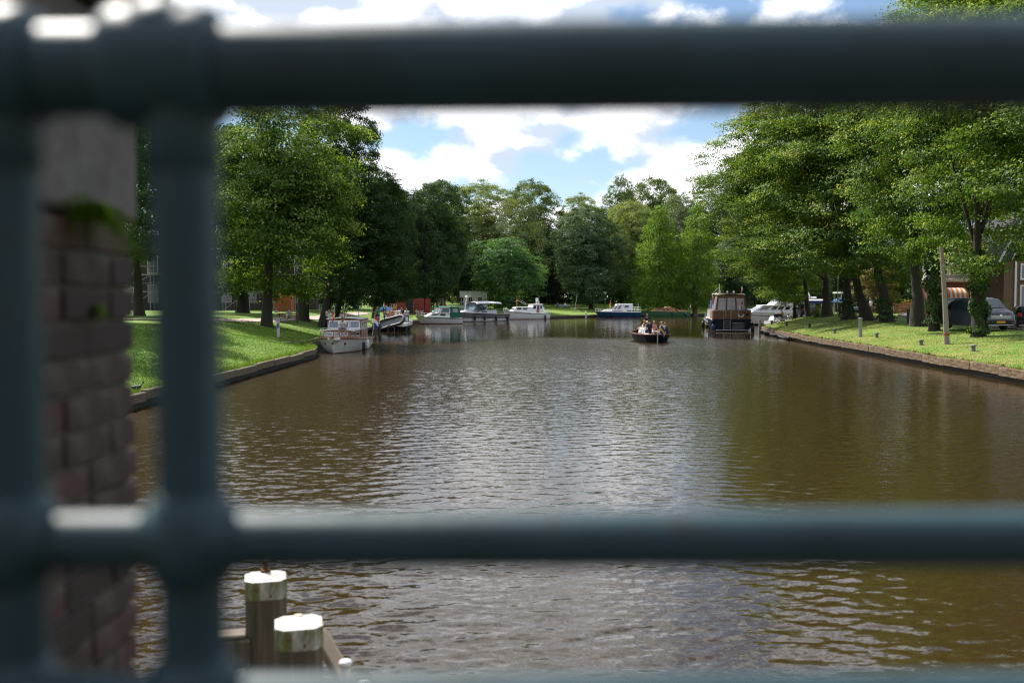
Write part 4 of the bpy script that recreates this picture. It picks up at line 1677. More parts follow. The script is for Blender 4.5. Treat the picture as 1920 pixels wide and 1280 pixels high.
POSES = {
    # lean of the torso, seated?, upper-arm and forearm directions (left, right), thigh and shin directions
    'stand': dict(lean=.03, up=[(.05, .22, -1), (.05, -.22, -1)], fo=[(.22, .05, -1), (.22, -.05, -1)], th=[(.06, .07, -1), (-.02, -.07, -1)], sh=[(-.05, .0, -1), (-.08, 0, -1)]),
    'reach': dict(lean=.08, up=[(.55, .25, -.75), (.85, -.1, -.45)], fo=[(.75, -.1, -.45), (1, .0, .0)], th=[(.08, .07, -1), (-.1, -.08, -1)], sh=[(-.08, 0, -1), (-.16, 0, -1)]),
    'walk': dict(lean=.05, up=[(.35, .2, -1), (-.3, -.2, -1)], fo=[(.6, .0, -.9), (-.1, -.02, -1)], th=[(.38, .05, -1), (-.28, -.05, -1)], sh=[(.08, 0, -1), (-.5, 0, -1)]),
    'sit': dict(lean=.10, seat=True, up=[(.35, .18, -1), (.35, -.18, -1)], fo=[(.95, -.12, -.28), (.95, .12, -.28)], th=[(1, .20, -.04), (1, -.16, -.04)], sh=[(.05, .05, -1), (.2, -.05, -1)]),
    'sit_lean': dict(lean=.52, seat=True, up=[(.55, .2, -.85), (.55, -.2, -.85)], fo=[(.9, -.35, -.12), (.9, .35, -.12)], th=[(1, .24, -.02), (1, -.22, -.02)], sh=[(.1, .05, -1), (.02, -.05, -1)]),
    'sit_open': dict(lean=.02, seat=True, up=[(.15, .85, -.55), (.1, -.7, -.75)], fo=[(.35, .6, -.55), (.7, -.25, -.55)], th=[(1, .3, .02), (1, -.22, .02)], sh=[(.1, .1, -1), (.1, -.05, -1)]),
}


def capsule(b, p0, p1, r0, r1, mi, n=12, flat=1.0):
    p0, p1 = Vector(p0), Vector(p1)
    d = (p1 - p0)
    L_ = d.length
    d.normalize()
    prof = []
    for k in range(5):
        t = math.pi / 2 * (1 - k / 4)
        prof.append((max(r0 * math.cos(t), 1e-4), -r0 * math.sin(t)))
    for k in range(5):
        t = math.pi / 2 * k / 4
        prof.append((max(r1 * math.cos(t), 1e-4), L_ + r1 * math.sin(t)))
    o = len(b.v)
    b.lathe(prof, p0, n, mi, axis=d)
    if flat != 1.0:
        pass


def body_mesh(key, P):
    """one continuous body: limbs, torso, head, hands with fingers fused by a voxel remesh; regions 0 skin, 1 top, 2 trousers, 3 shoes"""
    b = MB()
    segs = []          # (p0, p1, r0, r1, region) for painting the regions afterwards

    def cap(p0, p1, r0, r1, reg, n=12):
        capsule(b, p0, p1, r0, r1, 0, n)
        segs.append((Vector(p0), Vector(p1), r0, r1, reg))
    hip = Vector((0, 0, .93))
    ln = P['lean']
    up = Vector((math.sin(ln), 0, math.cos(ln)))
    fwd = Vector((math.cos(ln), 0, -math.sin(ln)))
    side = Vector((0, 1, 0))
    waist, chest, neck = hip + up * .14, hip + up * .36, hip + up * .50
    for sg in (-1, 1):
        cap(hip + side * .075 * sg, waist + side * .062 * sg, .112, .100, 2 if False else 1)
        cap(waist + side * .062 * sg, chest + side * .085 * sg, .100, .112, 1)
        cap(chest + side * .085 * sg, neck + side * .105 * sg - up * .05, .108, .070, 1)
    segs.append((hip - up * .03 - side * .07, hip - up * .03 + side * .07, .118, .118, 2))
    cap(neck - up * .03, neck + up * .10 + fwd * .02, .056, .052, 0)
    hu = (up * 1.0 + fwd * (.12 if not P.get('seat') else .22)).normalized()
    hf = hu.cross(side) * -1
    if hf.x < 0:
        hf = -hf
    hc = neck + up * .10 + hu * .105 + fwd * .025
    b.ell(hc + hu * .012, (.098, .077, .112), 20, 14, 0, Matrix((hf, side, hu)).transposed())
    b.ell(hc - hu * .055 + hf * .028, (.066, .056, .060), 16, 10, 0, Matrix((hf, side, hu)).transposed())
    b.ell(hc + hf * .096 - hu * .018, (.022, .014, .024), 10, 8, 0, Matrix((hf, side, hu)).transposed())
    b.ell(hc + hf * .084 - hu * .062, (.014, .028, .010), 10, 8, 0, Matrix((hf, side, hu)).transposed())
    for sg in (-1, 1):
        b.ell(hc + side * .078 * sg - hu * .012, (.020, .011, .031), 10, 8, 0, Matrix((hf, side, hu)).transposed())
    segs.append((hc - hu * .05, hc + hu * .05, .09, .1, 0))
    for i, sg in ((0, 1), (1, -1)):
        s = neck - up * .055 + side * .175 * sg
        e = s + dirv(*P['up'][i]) * .285
        w = e + dirv(*P['fo'][i]) * .25
        cap(s, s.lerp(e, .55), .060, .050, 1)
        cap(s.lerp(e, .5), e, .048, .040, 0)
        cap(e, w, .042, .027, 0)
        d = dirv(*P['fo'][i])
        lat = d.cross(Vector((0, 0, 1)))
        if lat.length < .2:
            lat = Vector((0, 1, 0)) * 1.0
            lat = (lat - d * lat.dot(d))
        lat.normalize()
        nrm = d.cross(lat).normalized()
        palm = w + d * .055
        b.ell(palm, (.050, .042, .020), 12, 8, 0, Matrix((d, lat, nrm)).transposed())
        segs.append((w, palm + d * .05, .03, .04, 0))
        for k, (o_, l_) in enumerate(((-.036, .052), (-.012, .064), (.013, .060), (.037, .048))):
            f0 = palm + d * .036 + lat * o_
            f1 = f0 + d * l_ * .55 + lat * o_ * .25 - nrm * .006
            f2 = f1 + d * l_ * .45 - nrm * .022
            cap(f0, f1, .0095, .0088, 0, 8)
            cap(f1, f2, .0088, .0075, 0, 8)
        th0 = palm - d * .02 - lat * .036 * sg
        th1 = th0 + d * .035 - lat * .028 * sg
        cap(th0, th1, .012, .010, 0, 8)
        cap(th1, th1 + d * .028 - nrm * .006, .010, .0085, 0, 8)
        hp = hip + side * .095 * sg - up * .02
        kn = hp + dirv(*P['th'][i]) * .435
        an = kn + dirv(*P['sh'][i]) * .415
        cap(hp, kn, .092, .062, 2)
        cap(kn, kn.lerp(an, .4), .060, .056, 4)
        cap(kn.lerp(an, .4), an, .056, .038, 4)
        cap(an + Vector((-.045, 0, -.035)), an + Vector((.135, 0, -.055)), .038, .030, 3)
    me0 = b.mesh('body_raw', SKIN[0])
    o = bpy.data.objects.new('tmp', me0)
    COL.objects.link(o)
    md = o.modifiers.new('r', 'REMESH')
    md.mode = 'VOXEL'
    md.voxel_size = .0105
    md.use_smooth_shade = True
    sm = o.modifiers.new('s', 'SMOOTH')
    sm.factor = .5
    sm.iterations = 2
    dg = DEPS()
    dg.update()
    me = bpy.data.meshes.new_from_object(o.evaluated_get(dg))
    bpy.data.objects.remove(o)
    me.name = 'body'
    n = len(me.polygons)
    c = np.empty(n * 3)
    me.polygons.foreach_get('center', c)
    c = c.reshape(-1, 3)
    best, reg = np.full(n, 9.0), np.zeros(n, np.int32)
    for p0, p1, r0, r1, g in segs:
        p0, p1 = np.array(p0), np.array(p1)
        ab = p1 - p0
        t = np.clip(((c - p0) @ ab) / max(ab @ ab, 1e-9), 0, 1)
        dd = np.linalg.norm(c - p0 - t[:, None] * ab, axis=1) - (r0 + (r1 - r0) * t)
        k = dd < best
        best[k], reg[k] = dd[k], g
    me.materials.clear()
    for q in (SKIN[0], CL['white'], CL['denim'], M_SHOE, CL['denim']):
        me.materials.append(q)
    me.polygons.foreach_set('material_index', reg)
    me.polygons.foreach_set('use_smooth', [True] * n)
    # hair as a thin cap over the skull, eyes
    Mh = Matrix((hf, side, hu)).transposed()
    h = MB()
    for hi, ln_ in ((0, 0),):
        h.ell(hc + hu * .020 - hf * .012, (.101, .084, .112), 18, 12, 0, Mh)
    hv = []
    for v in h.v:
        q = Vector(v) - hc
        a, u = q.dot(hf), q.dot(hu)
        # cut the face opening: pull those points into the head
        if u < .035 and a > .03 or u < -.055:
            q *= .72
        hv.append(tuple(hc + q))
    h.v = hv
    hair = h.mesh('hair', HAIRM['brown'])
    e = MB()
    for sg in (-1, 1):
        e.ell(hc + hf * .088 + side * .032 * sg + hu * .010, (.010, .013, .009), 8, 6, 0, Mh)
    eyes = e.mesh('eyes', M_EYE)
    hat = MB()
    hat.lathe([(.104, 0), (.102, .03), (.088, .066), (.05, .088), (.01, .094)], hc + hu * .045 - hf * .006, 18, 0, axis=hu)
    hat.lathe([(.125, -.004), (.125, .004)], hc + hu * .045 + hf * .03, 18, 0, axis=hu)
    cap_ = hat.mesh('cap', CL['white'])
    return me, hair, eyes, cap_, hip.z


BODIES = {k: body_mesh(k, p) for k, p in POSES.items()}


def person(label, pose, loc, rz, top='white', bottom='denim', hair='brown', skin=0, shorts=False, hat=None, shoe=None, size=1.0, group=None):
    """loc: the feet (standing) or the seat under the person (seated)"""
    me, hr, ey, hatm, hz = BODIES[pose]
    p = Vector(loc)
    if POSES[pose].get('seat'):
        p = p - Vector((0, 0, (hz - .105) * size))
    else:
        p = p - Vector((0, 0, .0))
    t = thing('person', label, 'person', p, rz, group)
    t.scale = (size, size, size)
    b = bpy.data.objects.new('body', me)
    COL.objects.link(b)
    b.parent = t
    mats = (SKIN[skin], CL[top], CL[bottom], shoe or M_SHOE, SKIN[skin] if shorts else CL[bottom])
    for i, q in enumerate(mats):
        b.material_slots[i].link = 'OBJECT'
        b.material_slots[i].material = q
    h = bpy.data.objects.new('hair', hr)
    COL.objects.link(h)
    h.parent = t
    set_mat(h, HAIRM[hair])
    e = bpy.data.objects.new('eyes', ey)
    COL.objects.link(e)
    e.parent = t
    if hat:
        c = bpy.data.objects.new('cap', hatm)
        COL.objects.link(c)
        c.parent = t
        set_mat(c, CL[hat])
    return t
# ================================================================== BOATS
def paint(name, col, rough=.3, **k):
    return mat('paint_' + name, col, rough, var=.06, scale=3, **k)


P_WHITE = paint('white', (.84, .84, .83), dirt=(.5, .47, .4), dirt_amt=.1)
P_CREAM = paint('cream', (.76, .74, .69), dirt=(.42, .39, .32), dirt_amt=.18)
P_GREY = paint('grey', (.16, .155, .17))
P_LGREY = paint('light_grey', (.52, .52, .53))
P_NAVY = paint('navy', (.006, .009, .024), .45, spec=.25)
P_BLACK = paint('black', (.008, .008, .010), .45, spec=.3)
P_BLUE = paint('blue', (.012, .062, .14))
P_GREEN = paint('green', (.05, .14, .065))
P_DGREEN = paint('dark_green', (.02, .10, .045))
P_RED = paint('antifouling_red', (.20, .03, .03), .6)
P_VARN = mat('varnished_wood', (.24, .075, .022), .35, var=.3, scale=5, stretch=(.3, 3, 3), coat=.4)
P_TEAK = mat('teak_wood', (.36, .17, .07), .55, var=.25, scale=5, stretch=(.3, 3, 3))
P_CHROME = mat('steel_tube', (.55, .56, .58), .28, .9, var=.05)
P_GLASS = mat('dark_glass', (.018, .026, .032), .06, var=.1, spec=.8)
P_GLASSL = mat('pale_glass', (.16, .20, .24), .08, var=.1, spec=.8)
P_TAN = mat('tan_canvas', (.19, .105, .062), .9, var=.12, scale=8, bump=.01)
P_CANGREEN = mat('green_canvas', (.012, .14, .085), .85, var=.12, scale=6, bump=.01)
P_CANWHITE = mat('white_canvas', (.74, .74, .74), .85, var=.08, scale=6, bump=.01)
P_CANBLUE = mat('blue_canvas', (.022, .045, .16), .85, var=.12, scale=6, bump=.01)
P_CLEAR = mat('clear_sheet', (.42, .40, .44), .12, var=.2, scale=4, spec=.8)
P_RUB = mat('black_rubber', (.014, .014, .015), .6, var=.2)
P_DKGREY = mat('grey_rubber', (.075, .075, .085), .55, var=.15)
P_ROPE = mat('rope', (.28, .25, .18), .95, var=.2, scale=40)
P_ROPEG = mat('lime_rope', (.28, .62, .05), .9)
P_ORANGE = mat('orange_wood', (.52, .19, .02), .5, var=.15)
P_YELLOW = mat('yellow_cloth', (.75, .52, .04), .9, var=.1)
F_RED, F_WHITE, F_BLUE = cloth('flag_red', (.45, .03, .05)), cloth('flag_white', (.75, .75, .75)), cloth('flag_blue', (.02, .06, .25))
F_BLACK, F_GOLD, F_GREEN, F_ORANGE = cloth('flag_black', (.015, .015, .015)), cloth('flag_gold', (.72, .47, .03)), cloth('flag_green', (.03, .4, .2)), cloth('flag_orange', (.75, .25, .03))


class Hull:
    def __init__(s, L, B, fb0, fb1, tr=.8, rake=.6, pw=2.2, wr=.86, bowflare=.35, rise=2.2, mid=.42):
        s.L, s.B, s.fb0, s.fb1, s.tr, s.rake, s.pw, s.wr, s.bf, s.rise, s.mid = L, B, fb0, fb1, tr, rake, pw, wr, bowflare, rise, mid

    def half(s, t):
        if t < s.mid:
            u = t / s.mid
            return s.B / 2 * (s.tr + (1 - s.tr) * (u * (2 - u)))
        u = (t - s.mid) / (1 - s.mid)
        return s.B / 2 * max(0.0, 1 - u ** s.pw)

    def sheer(s, t):
        return s.fb0 + (s.fb1 - s.fb0) * t ** s.rise

    def pt(s, t, v, side, off=0.0):
        """v: 0 waterline, 1 sheer; below 0 under water"""
        h = s.half(t)
        wr = s.wr - s.bf * t ** 3
        k = wr + (1 - wr) * max(v, 0) ** .85 if v >= 0 else wr * (1 + v * .5)
        y = h * k + off * (1 if h > .02 else .3)
        x = s.L * (t - .5) - s.rake * t ** 4 * (1 - v) + (off if t > .98 else 0)
        z = s.sheer(t) * v if v >= 0 else v * .5
        return Vector((x, y * side, z))

    def band(s, v0, v1, off=0.0, n=3, nt=26, transom=True, t0=0.0, t1=1.0):
        b = MB()
        ts = [t0 + (t1 - t0) * (1 - (1 - i / nt) ** 1.35) for i in range(nt + 1)]
        for side in (1, -1):
            b.loft([[s.pt(t, v0 + (v1 - v0) * j / n, side, off) for j in range(n + 1)] for t in ts])
        if transom and t0 == 0:
            ring = [s.pt(0, v0 + (v1 - v0) * j / n, 1, off) for j in range(n + 1)]
            r2 = [s.pt(0, v0 + (v1 - v0) * j / n, -1, off) for j in range(n + 1)]
            for r in (ring, r2):
                for q in r:
                    q.x -= off
            b.loft([ring, r2], smooth=False)
        return b

    def deck(s, v=.97, nt=22, t0=0.0, t1=1.0, inset=0.01):
        b = MB()
        rows = []
        for i in range(nt + 1):
            t = t0 + (t1 - t0) * i / nt
            p, q = s.pt(t, v, 1, -inset), s.pt(t, v, -1, inset)
            q.y = -p.y
            c = (p + q) / 2 + Vector((0, 0, .03 * s.half(t)))
            rows.append([p, c, q])
        return b.loft(rows)

    def gunwale(s, r, v=1.0, t0=0.0, t1=1.0, nt=24, off=0.0, up=0.0):
        b = MB()
        for side in (1, -1):
            b.tube([s.pt(t0 + (t1 - t0) * i / nt, v, side, off) + Vector((0, 0, up)) for i in range(nt + 1)], r, 6)
        return b

    def rail(s, h, t0, t1, n, r=.014, off=-.06, mid=False, bow=True):
        """hand rail on stanchions along both sides"""
        b = MB()
        for side in (1, -1):
            pts = [s.pt(t0 + (t1 - t0) * i / n, 1, side, off) for i in range(n + 1)]
            b.tube([p + Vector((0, 0, h)) for p in pts], r, 6)
            if mid:
                b.tube([p + Vector((0, 0, h * .5)) for p in pts], r * .7, 5)
            for p in pts:
                b.tube([p, p + Vector((0, 0, h))], r * .9, 5)
        if bow:
            p, q = s.pt(t1, 1, 1, off), s.pt(t1, 1, -1, off)
            b.tube([p + Vector((0, 0, h)), (p + q) / 2 + Vector((.12, 0, h)), q + Vector((0, 0, h))], r, 6)
        return b


def two_rails(H, t, h, t0, t1, n, r, off, mid, material=None):
    for side in (1, -1):
        b = MB()
        pts = [H.pt(t0 + (t1 - t0) * i / n, 1, side, off) for i in range(n + 1)]
        b.tube([p + Vector((0, 0, h)) for p in pts], r, 6)
        if mid:
            b.tube([p + Vector((0, 0, h * .5)) for p in pts], r * .7, 5)
        for p in pts:
            b.tube([p, p + Vector((0, 0, h))], r * .9, 5)
        b.build('hand_rail', material or P_CHROME, t)


def cabin_box(x0, x1, w, z0, z1, fs=.0, bs=.0, tw=.9, w1=None, z0b=None):
    """cabin block: bottom from x0 to x1 (w wide at the back, w1 at the front), top pulled in; returns builder and side quads"""
    w1 = w if w1 is None else w1
    zb = z0 if z0b is None else z0b
    a, b = w / 2, w1 / 2
    B = [Vector((x0, -a, z0)), Vector((x1, -b, zb)), Vector((x1, b, zb)), Vector((x0, a, z0))]
    T = [Vector((x0 + bs, -a * tw, z1)), Vector((x1 - fs, -b * tw, z1)), Vector((x1 - fs, b * tw, z1)), Vector((x0 + bs, a * tw, z1))]
    m = MB()
    m.add(B + T, [(0, 1, 2, 3), (4, 5, 6, 7), (0, 1, 5, 4), (1, 2, 6, 5), (2, 3, 7, 6), (3, 0, 4, 7)])
    q = dict(right=[B[0], B[1], T[1], T[0]], front=[B[1], B[2], T[2], T[1]], left=[B[2], B[3], T[3], T[2]], back=[B[3], B[0], T[0], T[3]])
    return m, q, T


def windows(t, quad, cells, frame, glass=P_GLASS, fw=.03):
    """cells: (u0, u1, v0, v1); a frame standing proud of the wall with its pane as sub-part"""
    w_ = (quad[1] - quad[0]).length
    h_ = (quad[3] - quad[0]).length
    for (u0, u1, v0, v1) in cells:
        f = MB().panel(quad, u0, u1, v0, v1, .018).build('window', frame, t)
        du, dv = fw / w_, fw / h_
        MB().panel(quad, u0 + du, u1 - du, v0 + dv, v1 - dv, .026).build('pane', glass, f)


def roof(t, T, over, th, material, camber=.05, name='roof'):
    c = sum(T, Vector()) / 4
    m = MB()
    n = 7
    xs = [min(p.x for p in T) - over, max(p.x for p in T) + over]
    w = max(abs(p.y) for p in T) + over
    rows = []
    for x in (xs[0], xs[0] + .06, c.x, xs[1] - .1, xs[1]):
        k = .94 if x in xs else 1
        rows.append([Vector((x, w * k * (2 * j / n - 1), c.z + th + camber * (1 - (2 * j / n - 1) ** 2))) for j in range(n + 1)])
    m.loft(rows)
    low = [[p - Vector((0, 0, th)) for p in r] for r in rows]
    m.loft(low)
    edge = [r[0] for r in rows] + rows[-1][1:] + [r[-1] for r in rows[::-1][1:]] + rows[0][::-1][1:]
    m.loft([edge, [p - Vector((0, 0, th)) for p in edge]], closed=False, smooth=False)
    return m.build(name, material, t)


def fender(t, p, ln=.55, r=.11, material=P_RUB, rope=.35):
    m = MB()
    m.lathe([(.02, 0), (r * .6, .02), (r, .09), (r, ln - .09), (r * .6, ln - .02), (.02, ln)], (p[0], p[1], p[2] - ln), 12)
    m.tube([(p[0], p[1], p[2]), (p[0], p[1] * .97, p[2] + rope)], .012, 5)
    return m.build('fender', material, t)


def flag(t, base, tip, w, h, mats_, fly=(1, 0, 0), bands='h', seed=1, limp=.55, pole=None, r=.012, along=1.0):
    """pole from base to tip with a cloth hanging from it"""
    base, tip = Vector(base), Vector(tip)
    po = MB().tube([base, tip], r, 6).build('flagpole', pole or P_WHITE, t)
    d = (tip - base).normalized()
    fly = Vector(fly).normalized()
    nx, ny = 9, 9
    rnd_ = random.Random(seed)
    ph = rnd_.random() * 6
    vs, fs, m = [], [], MB()
    a = base.lerp(tip, along)
    side = fly.cross(Vector((0, 0, 1))).normalized()
    rows = []
    for i in range(nx + 1):
        u = i / nx
        row = []
        for j in range(ny + 1):
            v = j / ny
            p = a - d * (h * v) + fly * (w * u * (1 - limp * .5)) + Vector((0, 0, -1)) * (limp * w * u * u * .8)
            p += side * (.10 * w * math.sin(u * 6 + v * 2 + ph) * u)
            row.append(p)
        rows.append(row)
    k = len(mats_)
    for i in range(nx):
        for j in range(ny):
            mi = min(k - 1, int((j if bands == 'h' else i) / ny * k))
            m.add([rows[i][j], rows[i + 1][j], rows[i + 1][j + 1], rows[i][j + 1]], [(0, 1, 2, 3)], mi, True)
    m.build('flag', mats_, po)
    return po


def ladder(t, x, y0, y1, z0, z1, n, material=P_CHROME, r=.018):
    m = MB()
    for y in (y0, y1):
        m.tube([(x, y, z0), (x, y, z1)], r, 6)
    for k in range(n):
        z = z0 + (z1 - z0) * (k + .5) / n
        m.tube([(x, y0, z), (x, y1, z)], r * .9, 6)
    return m.build('ladder', material, t)


def base_hull(t, H, hull_m, boot_m=None, boot=(-.05, .07), rub_m=None, rub_v=.93, rub_r=.035, deck_m=None, top=None):
    H.band(-.9, 1.0).build('hull', hull_m, t)
    if boot_m:
        H.band(boot[0], boot[1], .008, 2).build('boot_stripe', boot_m, t)
    if top:
        H.band(top[0], top[1], .010, 2).build('hull_stripe', top[2], t)
    if rub_m:
        H.gunwale(rub_r, rub_v, off=.01).build('rubbing_strake', rub_m, t)
    H.deck().build('deck', deck_m or P_LGREY, t)


def wpos(t, p):
    """local boat coordinates to the world"""
    c, s = math.cos(t.rotation_euler.z), math.sin(t.rotation_euler.z)
    return Vector((t.location.x + p[0] * c - p[1] * s, t.location.y + p[0] * s + p[1] * c, t.location.z + p[2]))


GB = 'motor boats moored along the canal'

# ---- 1  white wooden-trimmed cabin boat, bow towards us
t = thing('cabin_boat', 'white cabin boat with varnished trim moored bow first at the left bank', 'boat', (-11.0, 65.4, 0), R(-90), GB)
H = Hull(9.6, 3.05, .72, 1.0, .82, .5, 2.6, .86, .30)
base_hull(t, H, P_CREAM, P_RED, (-.05, .045), P_VARN, .97, .05, P_TEAK)
H.gunwale(.035, 1.0, up=.035).build('cap_rail', P_VARN, t)
m, q, T = cabin_box(.2, 3.1, 2.25, .78, 1.34, .12, 0, .93, 1.75, .9)
m.build('fore_cabin', P_VARN, t)
roof(t, T, .07, .05, P_CREAM, .05, 'fore_cabin_roof')
windows(t, q['front'], [(.06, .36, .3, .86), (.40, .60, .3, .86), (.64, .94, .3, .86)], P_WHITE, P_GLASSL, .05)
windows(t, q['left'], [(.08, .42, .3, .8), (.54, .9, .3, .8)], P_WHITE, P_GLASS, .05)
windows(t, q['right'], [(.08, .42, .3, .8), (.54, .9, .3, .8)], P_WHITE, P_GLASS, .05)
m, q, T = cabin_box(-2.6, .3, 2.35, .78, 2.02, .22, .05, .92)
m.build('wheelhouse', P_VARN, t)
roof(t, T, .10, .06, P_CREAM, .08)
windows(t, q['front'], [(.04, .34, .52, .93), (.36, .64, .52, .93), (.66, .96, .52, .93)], P_WHITE, P_GLASSL, .055)
for sd_ in ('left', 'right'):
    windows(t, q[sd_], [(.05, .3, .5, .9), (.36, .62, .5, .9), (.68, .95, .5, .9)], P_WHITE, P_GLASS, .055)
MB().tube([(.75, .12, 1.3), (.72, .12, 2.75)], [.045, .03], 8).build('mast', P_VARN, t)
MB().tube([(.72, .12, 2.75), (.72, .12, 3.02)], .012, 6).build('mast_light', P_WHITE, t)
MB().lathe([(.05, 0), (.06, .03), (.06, .16), (.04, .2)], (-.6, -.15, 2.1), 12).build('search_light', P_CHROME, t)
H.rail(.62, .52, .97, 8, .016, -.07).build('hand_rail', P_CHROME, t)
MB().box((4.62, .12, .93), (.03, .78, .17), b=.008).build('name_board', P_WHITE, t)
m = MB()
for k in range(3):
    w_ = .62 - k * .17
    for sg in (-1, 1):
        m.tube([H.pt(.99, .80 - k * .09, 1) + Vector((.03, 0, 0)), H.pt(.965 - .02 * (2 - k), .84 - k * .09, sg) + Vector((.015, .01 * sg, 0))], .016, 5)
m.ell(H.pt(.995, .66, 1) + Vector((.02, 0, 0)), (.03, .07, .09), 10, 8)
m.build('bow_emblem', mat('bronze', (.10, .075, .04), .4, .6), t)
for sg in (1, -1):
    p = H.pt(.88, .62, sg)
    MB().lathe([(.02, 0), (.085, 0), (.085, .025), (.05, .03)], p, 12, axis=(.55, sg, 0)).build('hawse_hole', P_BLACK, t)
fender(t, (1.6, 1.50, .62), .62, .11)
fender(t, (.6, 1.60, .72), .62, .10, P_CREAM)
fender(t, (1.6, -1.55, .5), .5, .11)
flag(t, (.2, -.6, 1.9), (.2, -.6, 2.95), .34, .5, [F_RED, F_GOLD, F_RED], (0, -1, 0), seed=3, limp=.9, along=.62)
flag(t, (-4.5, 1.2, .8), (-4.95, 1.3, 2.25), .5, .75, [F_RED, F_WHITE, F_BLUE], (-.2, 1, 0), seed=4, limp=.8, along=.95)
boat1 = t
person('man in a white t-shirt and blue shorts seated on the cabin boat foredeck', 'sit_lean', wpos(t, (3.02, .42, 1.44)), R(-88), 'white', 'blue', 'dark', 1, True, shoe=M_SHOEW)
person('grey haired man in navy clothes standing on the side deck of the cabin boat', 'reach', wpos(t, (-.9, -1.42, .80)), R(0), 'navy', 'navy', 'grey', 0)


def rope(label, pts, r, material, sag=0.0):
    P = [Vector(p) for p in pts]
    out = []
    for i in range(len(P) - 1):
        for k in range(10):
            u = k / 10
            q = P[i].lerp(P[i + 1], u)
            q.z -= sag * 4 * u * (1 - u)
            out.append(q)
    out.append(P[-1])
    o = MB().tube(out, r, 6).build('mooring_rope', material)
    return tag(o, label, 'rope')


g1 = gp(524, 637)
g2 = gp(503, 641)
rope('slack yellow mooring rope from the white post to the cabin boat', [g1 + Vector((.05, 0, .3)), gp(560, 640) + Vector((0, 0, .1)), wpos(boat1, (3.9, -1.0, 1.0))], .025, mat('yellow_rope', (.35, .30, .08), .9), .12)
rope('dark mooring rope lying over the grass to the cabin boat bow', [g2 + Vector((0, 0, .08)), gp(548, 644) + Vector((0, 0, .06)), wpos(boat1, (4.1, -.9, .98))], .03, P_ROPE, .05)

# ---- 2  dark hulled boat with the dinghy across its stern
t = thing('motor_cruiser', 'dark hulled cruiser full of people with a grey dinghy across its stern', 'boat', (-12.6, 109.0, 0), R(91), GB)
H = Hull(11.0, 3.5, .85, 1.25, .9, .8, 2.3, .9, .3)
H.band(-.9, .72).build('hull', P_BLACK, t)
H.band(.72, 1.0, .004).build('hull_topside', P_WHITE, t)
H.gunwale(.04, .72, off=.02).build('rubbing_strake', P_LGREY, t)
H.deck().build('deck', P_LGREY, t)
MB().box((-5.75, 0, .55), (.6, 3.1, .07), b=.02).build('swim_platform', P_LGREY, t)
ladder(t, -6.06, -.32, .32, -.1, .58, 3, P_CHROME)
m, q, T = cabin_box(-1.0, 3.2, 2.6, 1.0, 2.0, .9, 0, .88, 1.9)
m.build('cabin', P_WHITE, t)
roof(t, T, .05, .05, P_WHITE)
windows(t, q['right'], [(.06, .3, .4, .85), (.36, .62, .4, .85), (.68, .9, .4, .8)], P_LGREY)
windows(t, q['back'], [(.08, .38, .3, .85), (.56, .92, .3, .85)], P_LGREY)
two_rails(H, t, .62, .0, .34, 6, .017, -.05, True, P_CHROME)
m = MB()
for y in (-1.5, -.5, .5, 1.5):
    m.tube([(-5.4, y, .85), (-5.4, y, 1.5)], .016, 6)
m.tube([(-5.4, -1.5, 1.5), (-5.4, 1.5, 1.5)], .018, 6)
m.build('stern_rail', P_CHROME, t)
# frame of poles hung with yellow and orange cloths
m = MB()
for a in ((-.8, -.75), (-.8, .75)):
    m.tube([(-3.4 + a[0], a[1], 1.0), (-3.6, 0, 3.25)], .022, 6)
m.tube([(-3.9, -.45, 2.1), (-3.9, .45, 2.1)], .018, 6)
m.tube([(-3.6, 0, 3.2), (-3.6, 0, 3.6)], .015, 6)
m.build('pole_frame', P_CHROME, t)
flag(t, (-3.7, 0, 1.5), (-3.6, 0, 3.25), .5, .75, [P_YELLOW], (0, -1, 0), seed=6, limp=1.2)
flag(t, (-3.75, .1, 1.5), (-3.65, .12, 2.55), .35, 1.0, [F_ORANGE], (0, -1, 0), seed=7, limp=1.0)
flag(t, (-3.8, .3, 1.5), (-3.7, .25, 2.9), .42, .6, [P_YELLOW, F_GOLD], (0, 1, 0), seed=8, limp=1.2)
flag(t, (-5.4, .55, .9), (-5.75, .75, 2.6), .42, 1.1, [F_RED, F_WHITE, F_BLUE], (0, .6, 0), seed=9, limp=1.2)
flag(t, (-4.6, -1.0, 1.0), (-4.3, -.75, 2.4), .35, .6, [F_WHITE], (0, -1, 0), seed=10, limp=1.2)
m = MB().lathe([(.16, 0), (.16, .06), (.10, .08)], (-3.7, 1.75, .52), 14, axis=(0, 1, 0))
MB().box((2.4, 1.45, 2.3), (.9, 1.3, .35), b=.03).build('blue_cover', mat('sky_blue_canvas', (.06, .28, .62), .8), t)
fender(t, (-5.2, -1.75, .6), .5, .12)
boat2 = t
GP = 'people aboard the dark hulled cruiser'
for lb, pose, lx, ly, lz, rz, top, bot, hair, hat in (
        ('man in black with a white cap aboard the cruiser with the dinghy', 'sit', -4.2, .85, 1.75, -95, 'black', 'black', 'grey', 'cream'),
        ('person in a green top at the left rail of the cruiser with the dinghy', 'stand', -4.6, 1.55, .82, 170, 'green', 'navy', 'blond', None),
        ('bare armed person in orange seated under the yellow cloths', 'sit', -3.9, .1, 1.45, 185, 'orange', 'white', 'brown', None),
        ('person in pink seated left of the yellow cloths', 'sit_open', -4.4, .35, 1.3, 200, 'pink', 'white', 'brown', None),
        ('person in black seated right of the yellow cloths', 'sit', -3.7, -.95, 1.6, 170, 'black', 'black', 'dark', None),
        ('red haired person in white at the right rail of the cruiser', 'sit', -4.0, -1.4, 1.5, 190, 'white', 'blue', 'red', None)):
    person(lb, pose, wpos(t, (lx, ly, lz)), t.rotation_euler.z + R(rz), top, bot, hair, 0, hat=hat, group=GP)
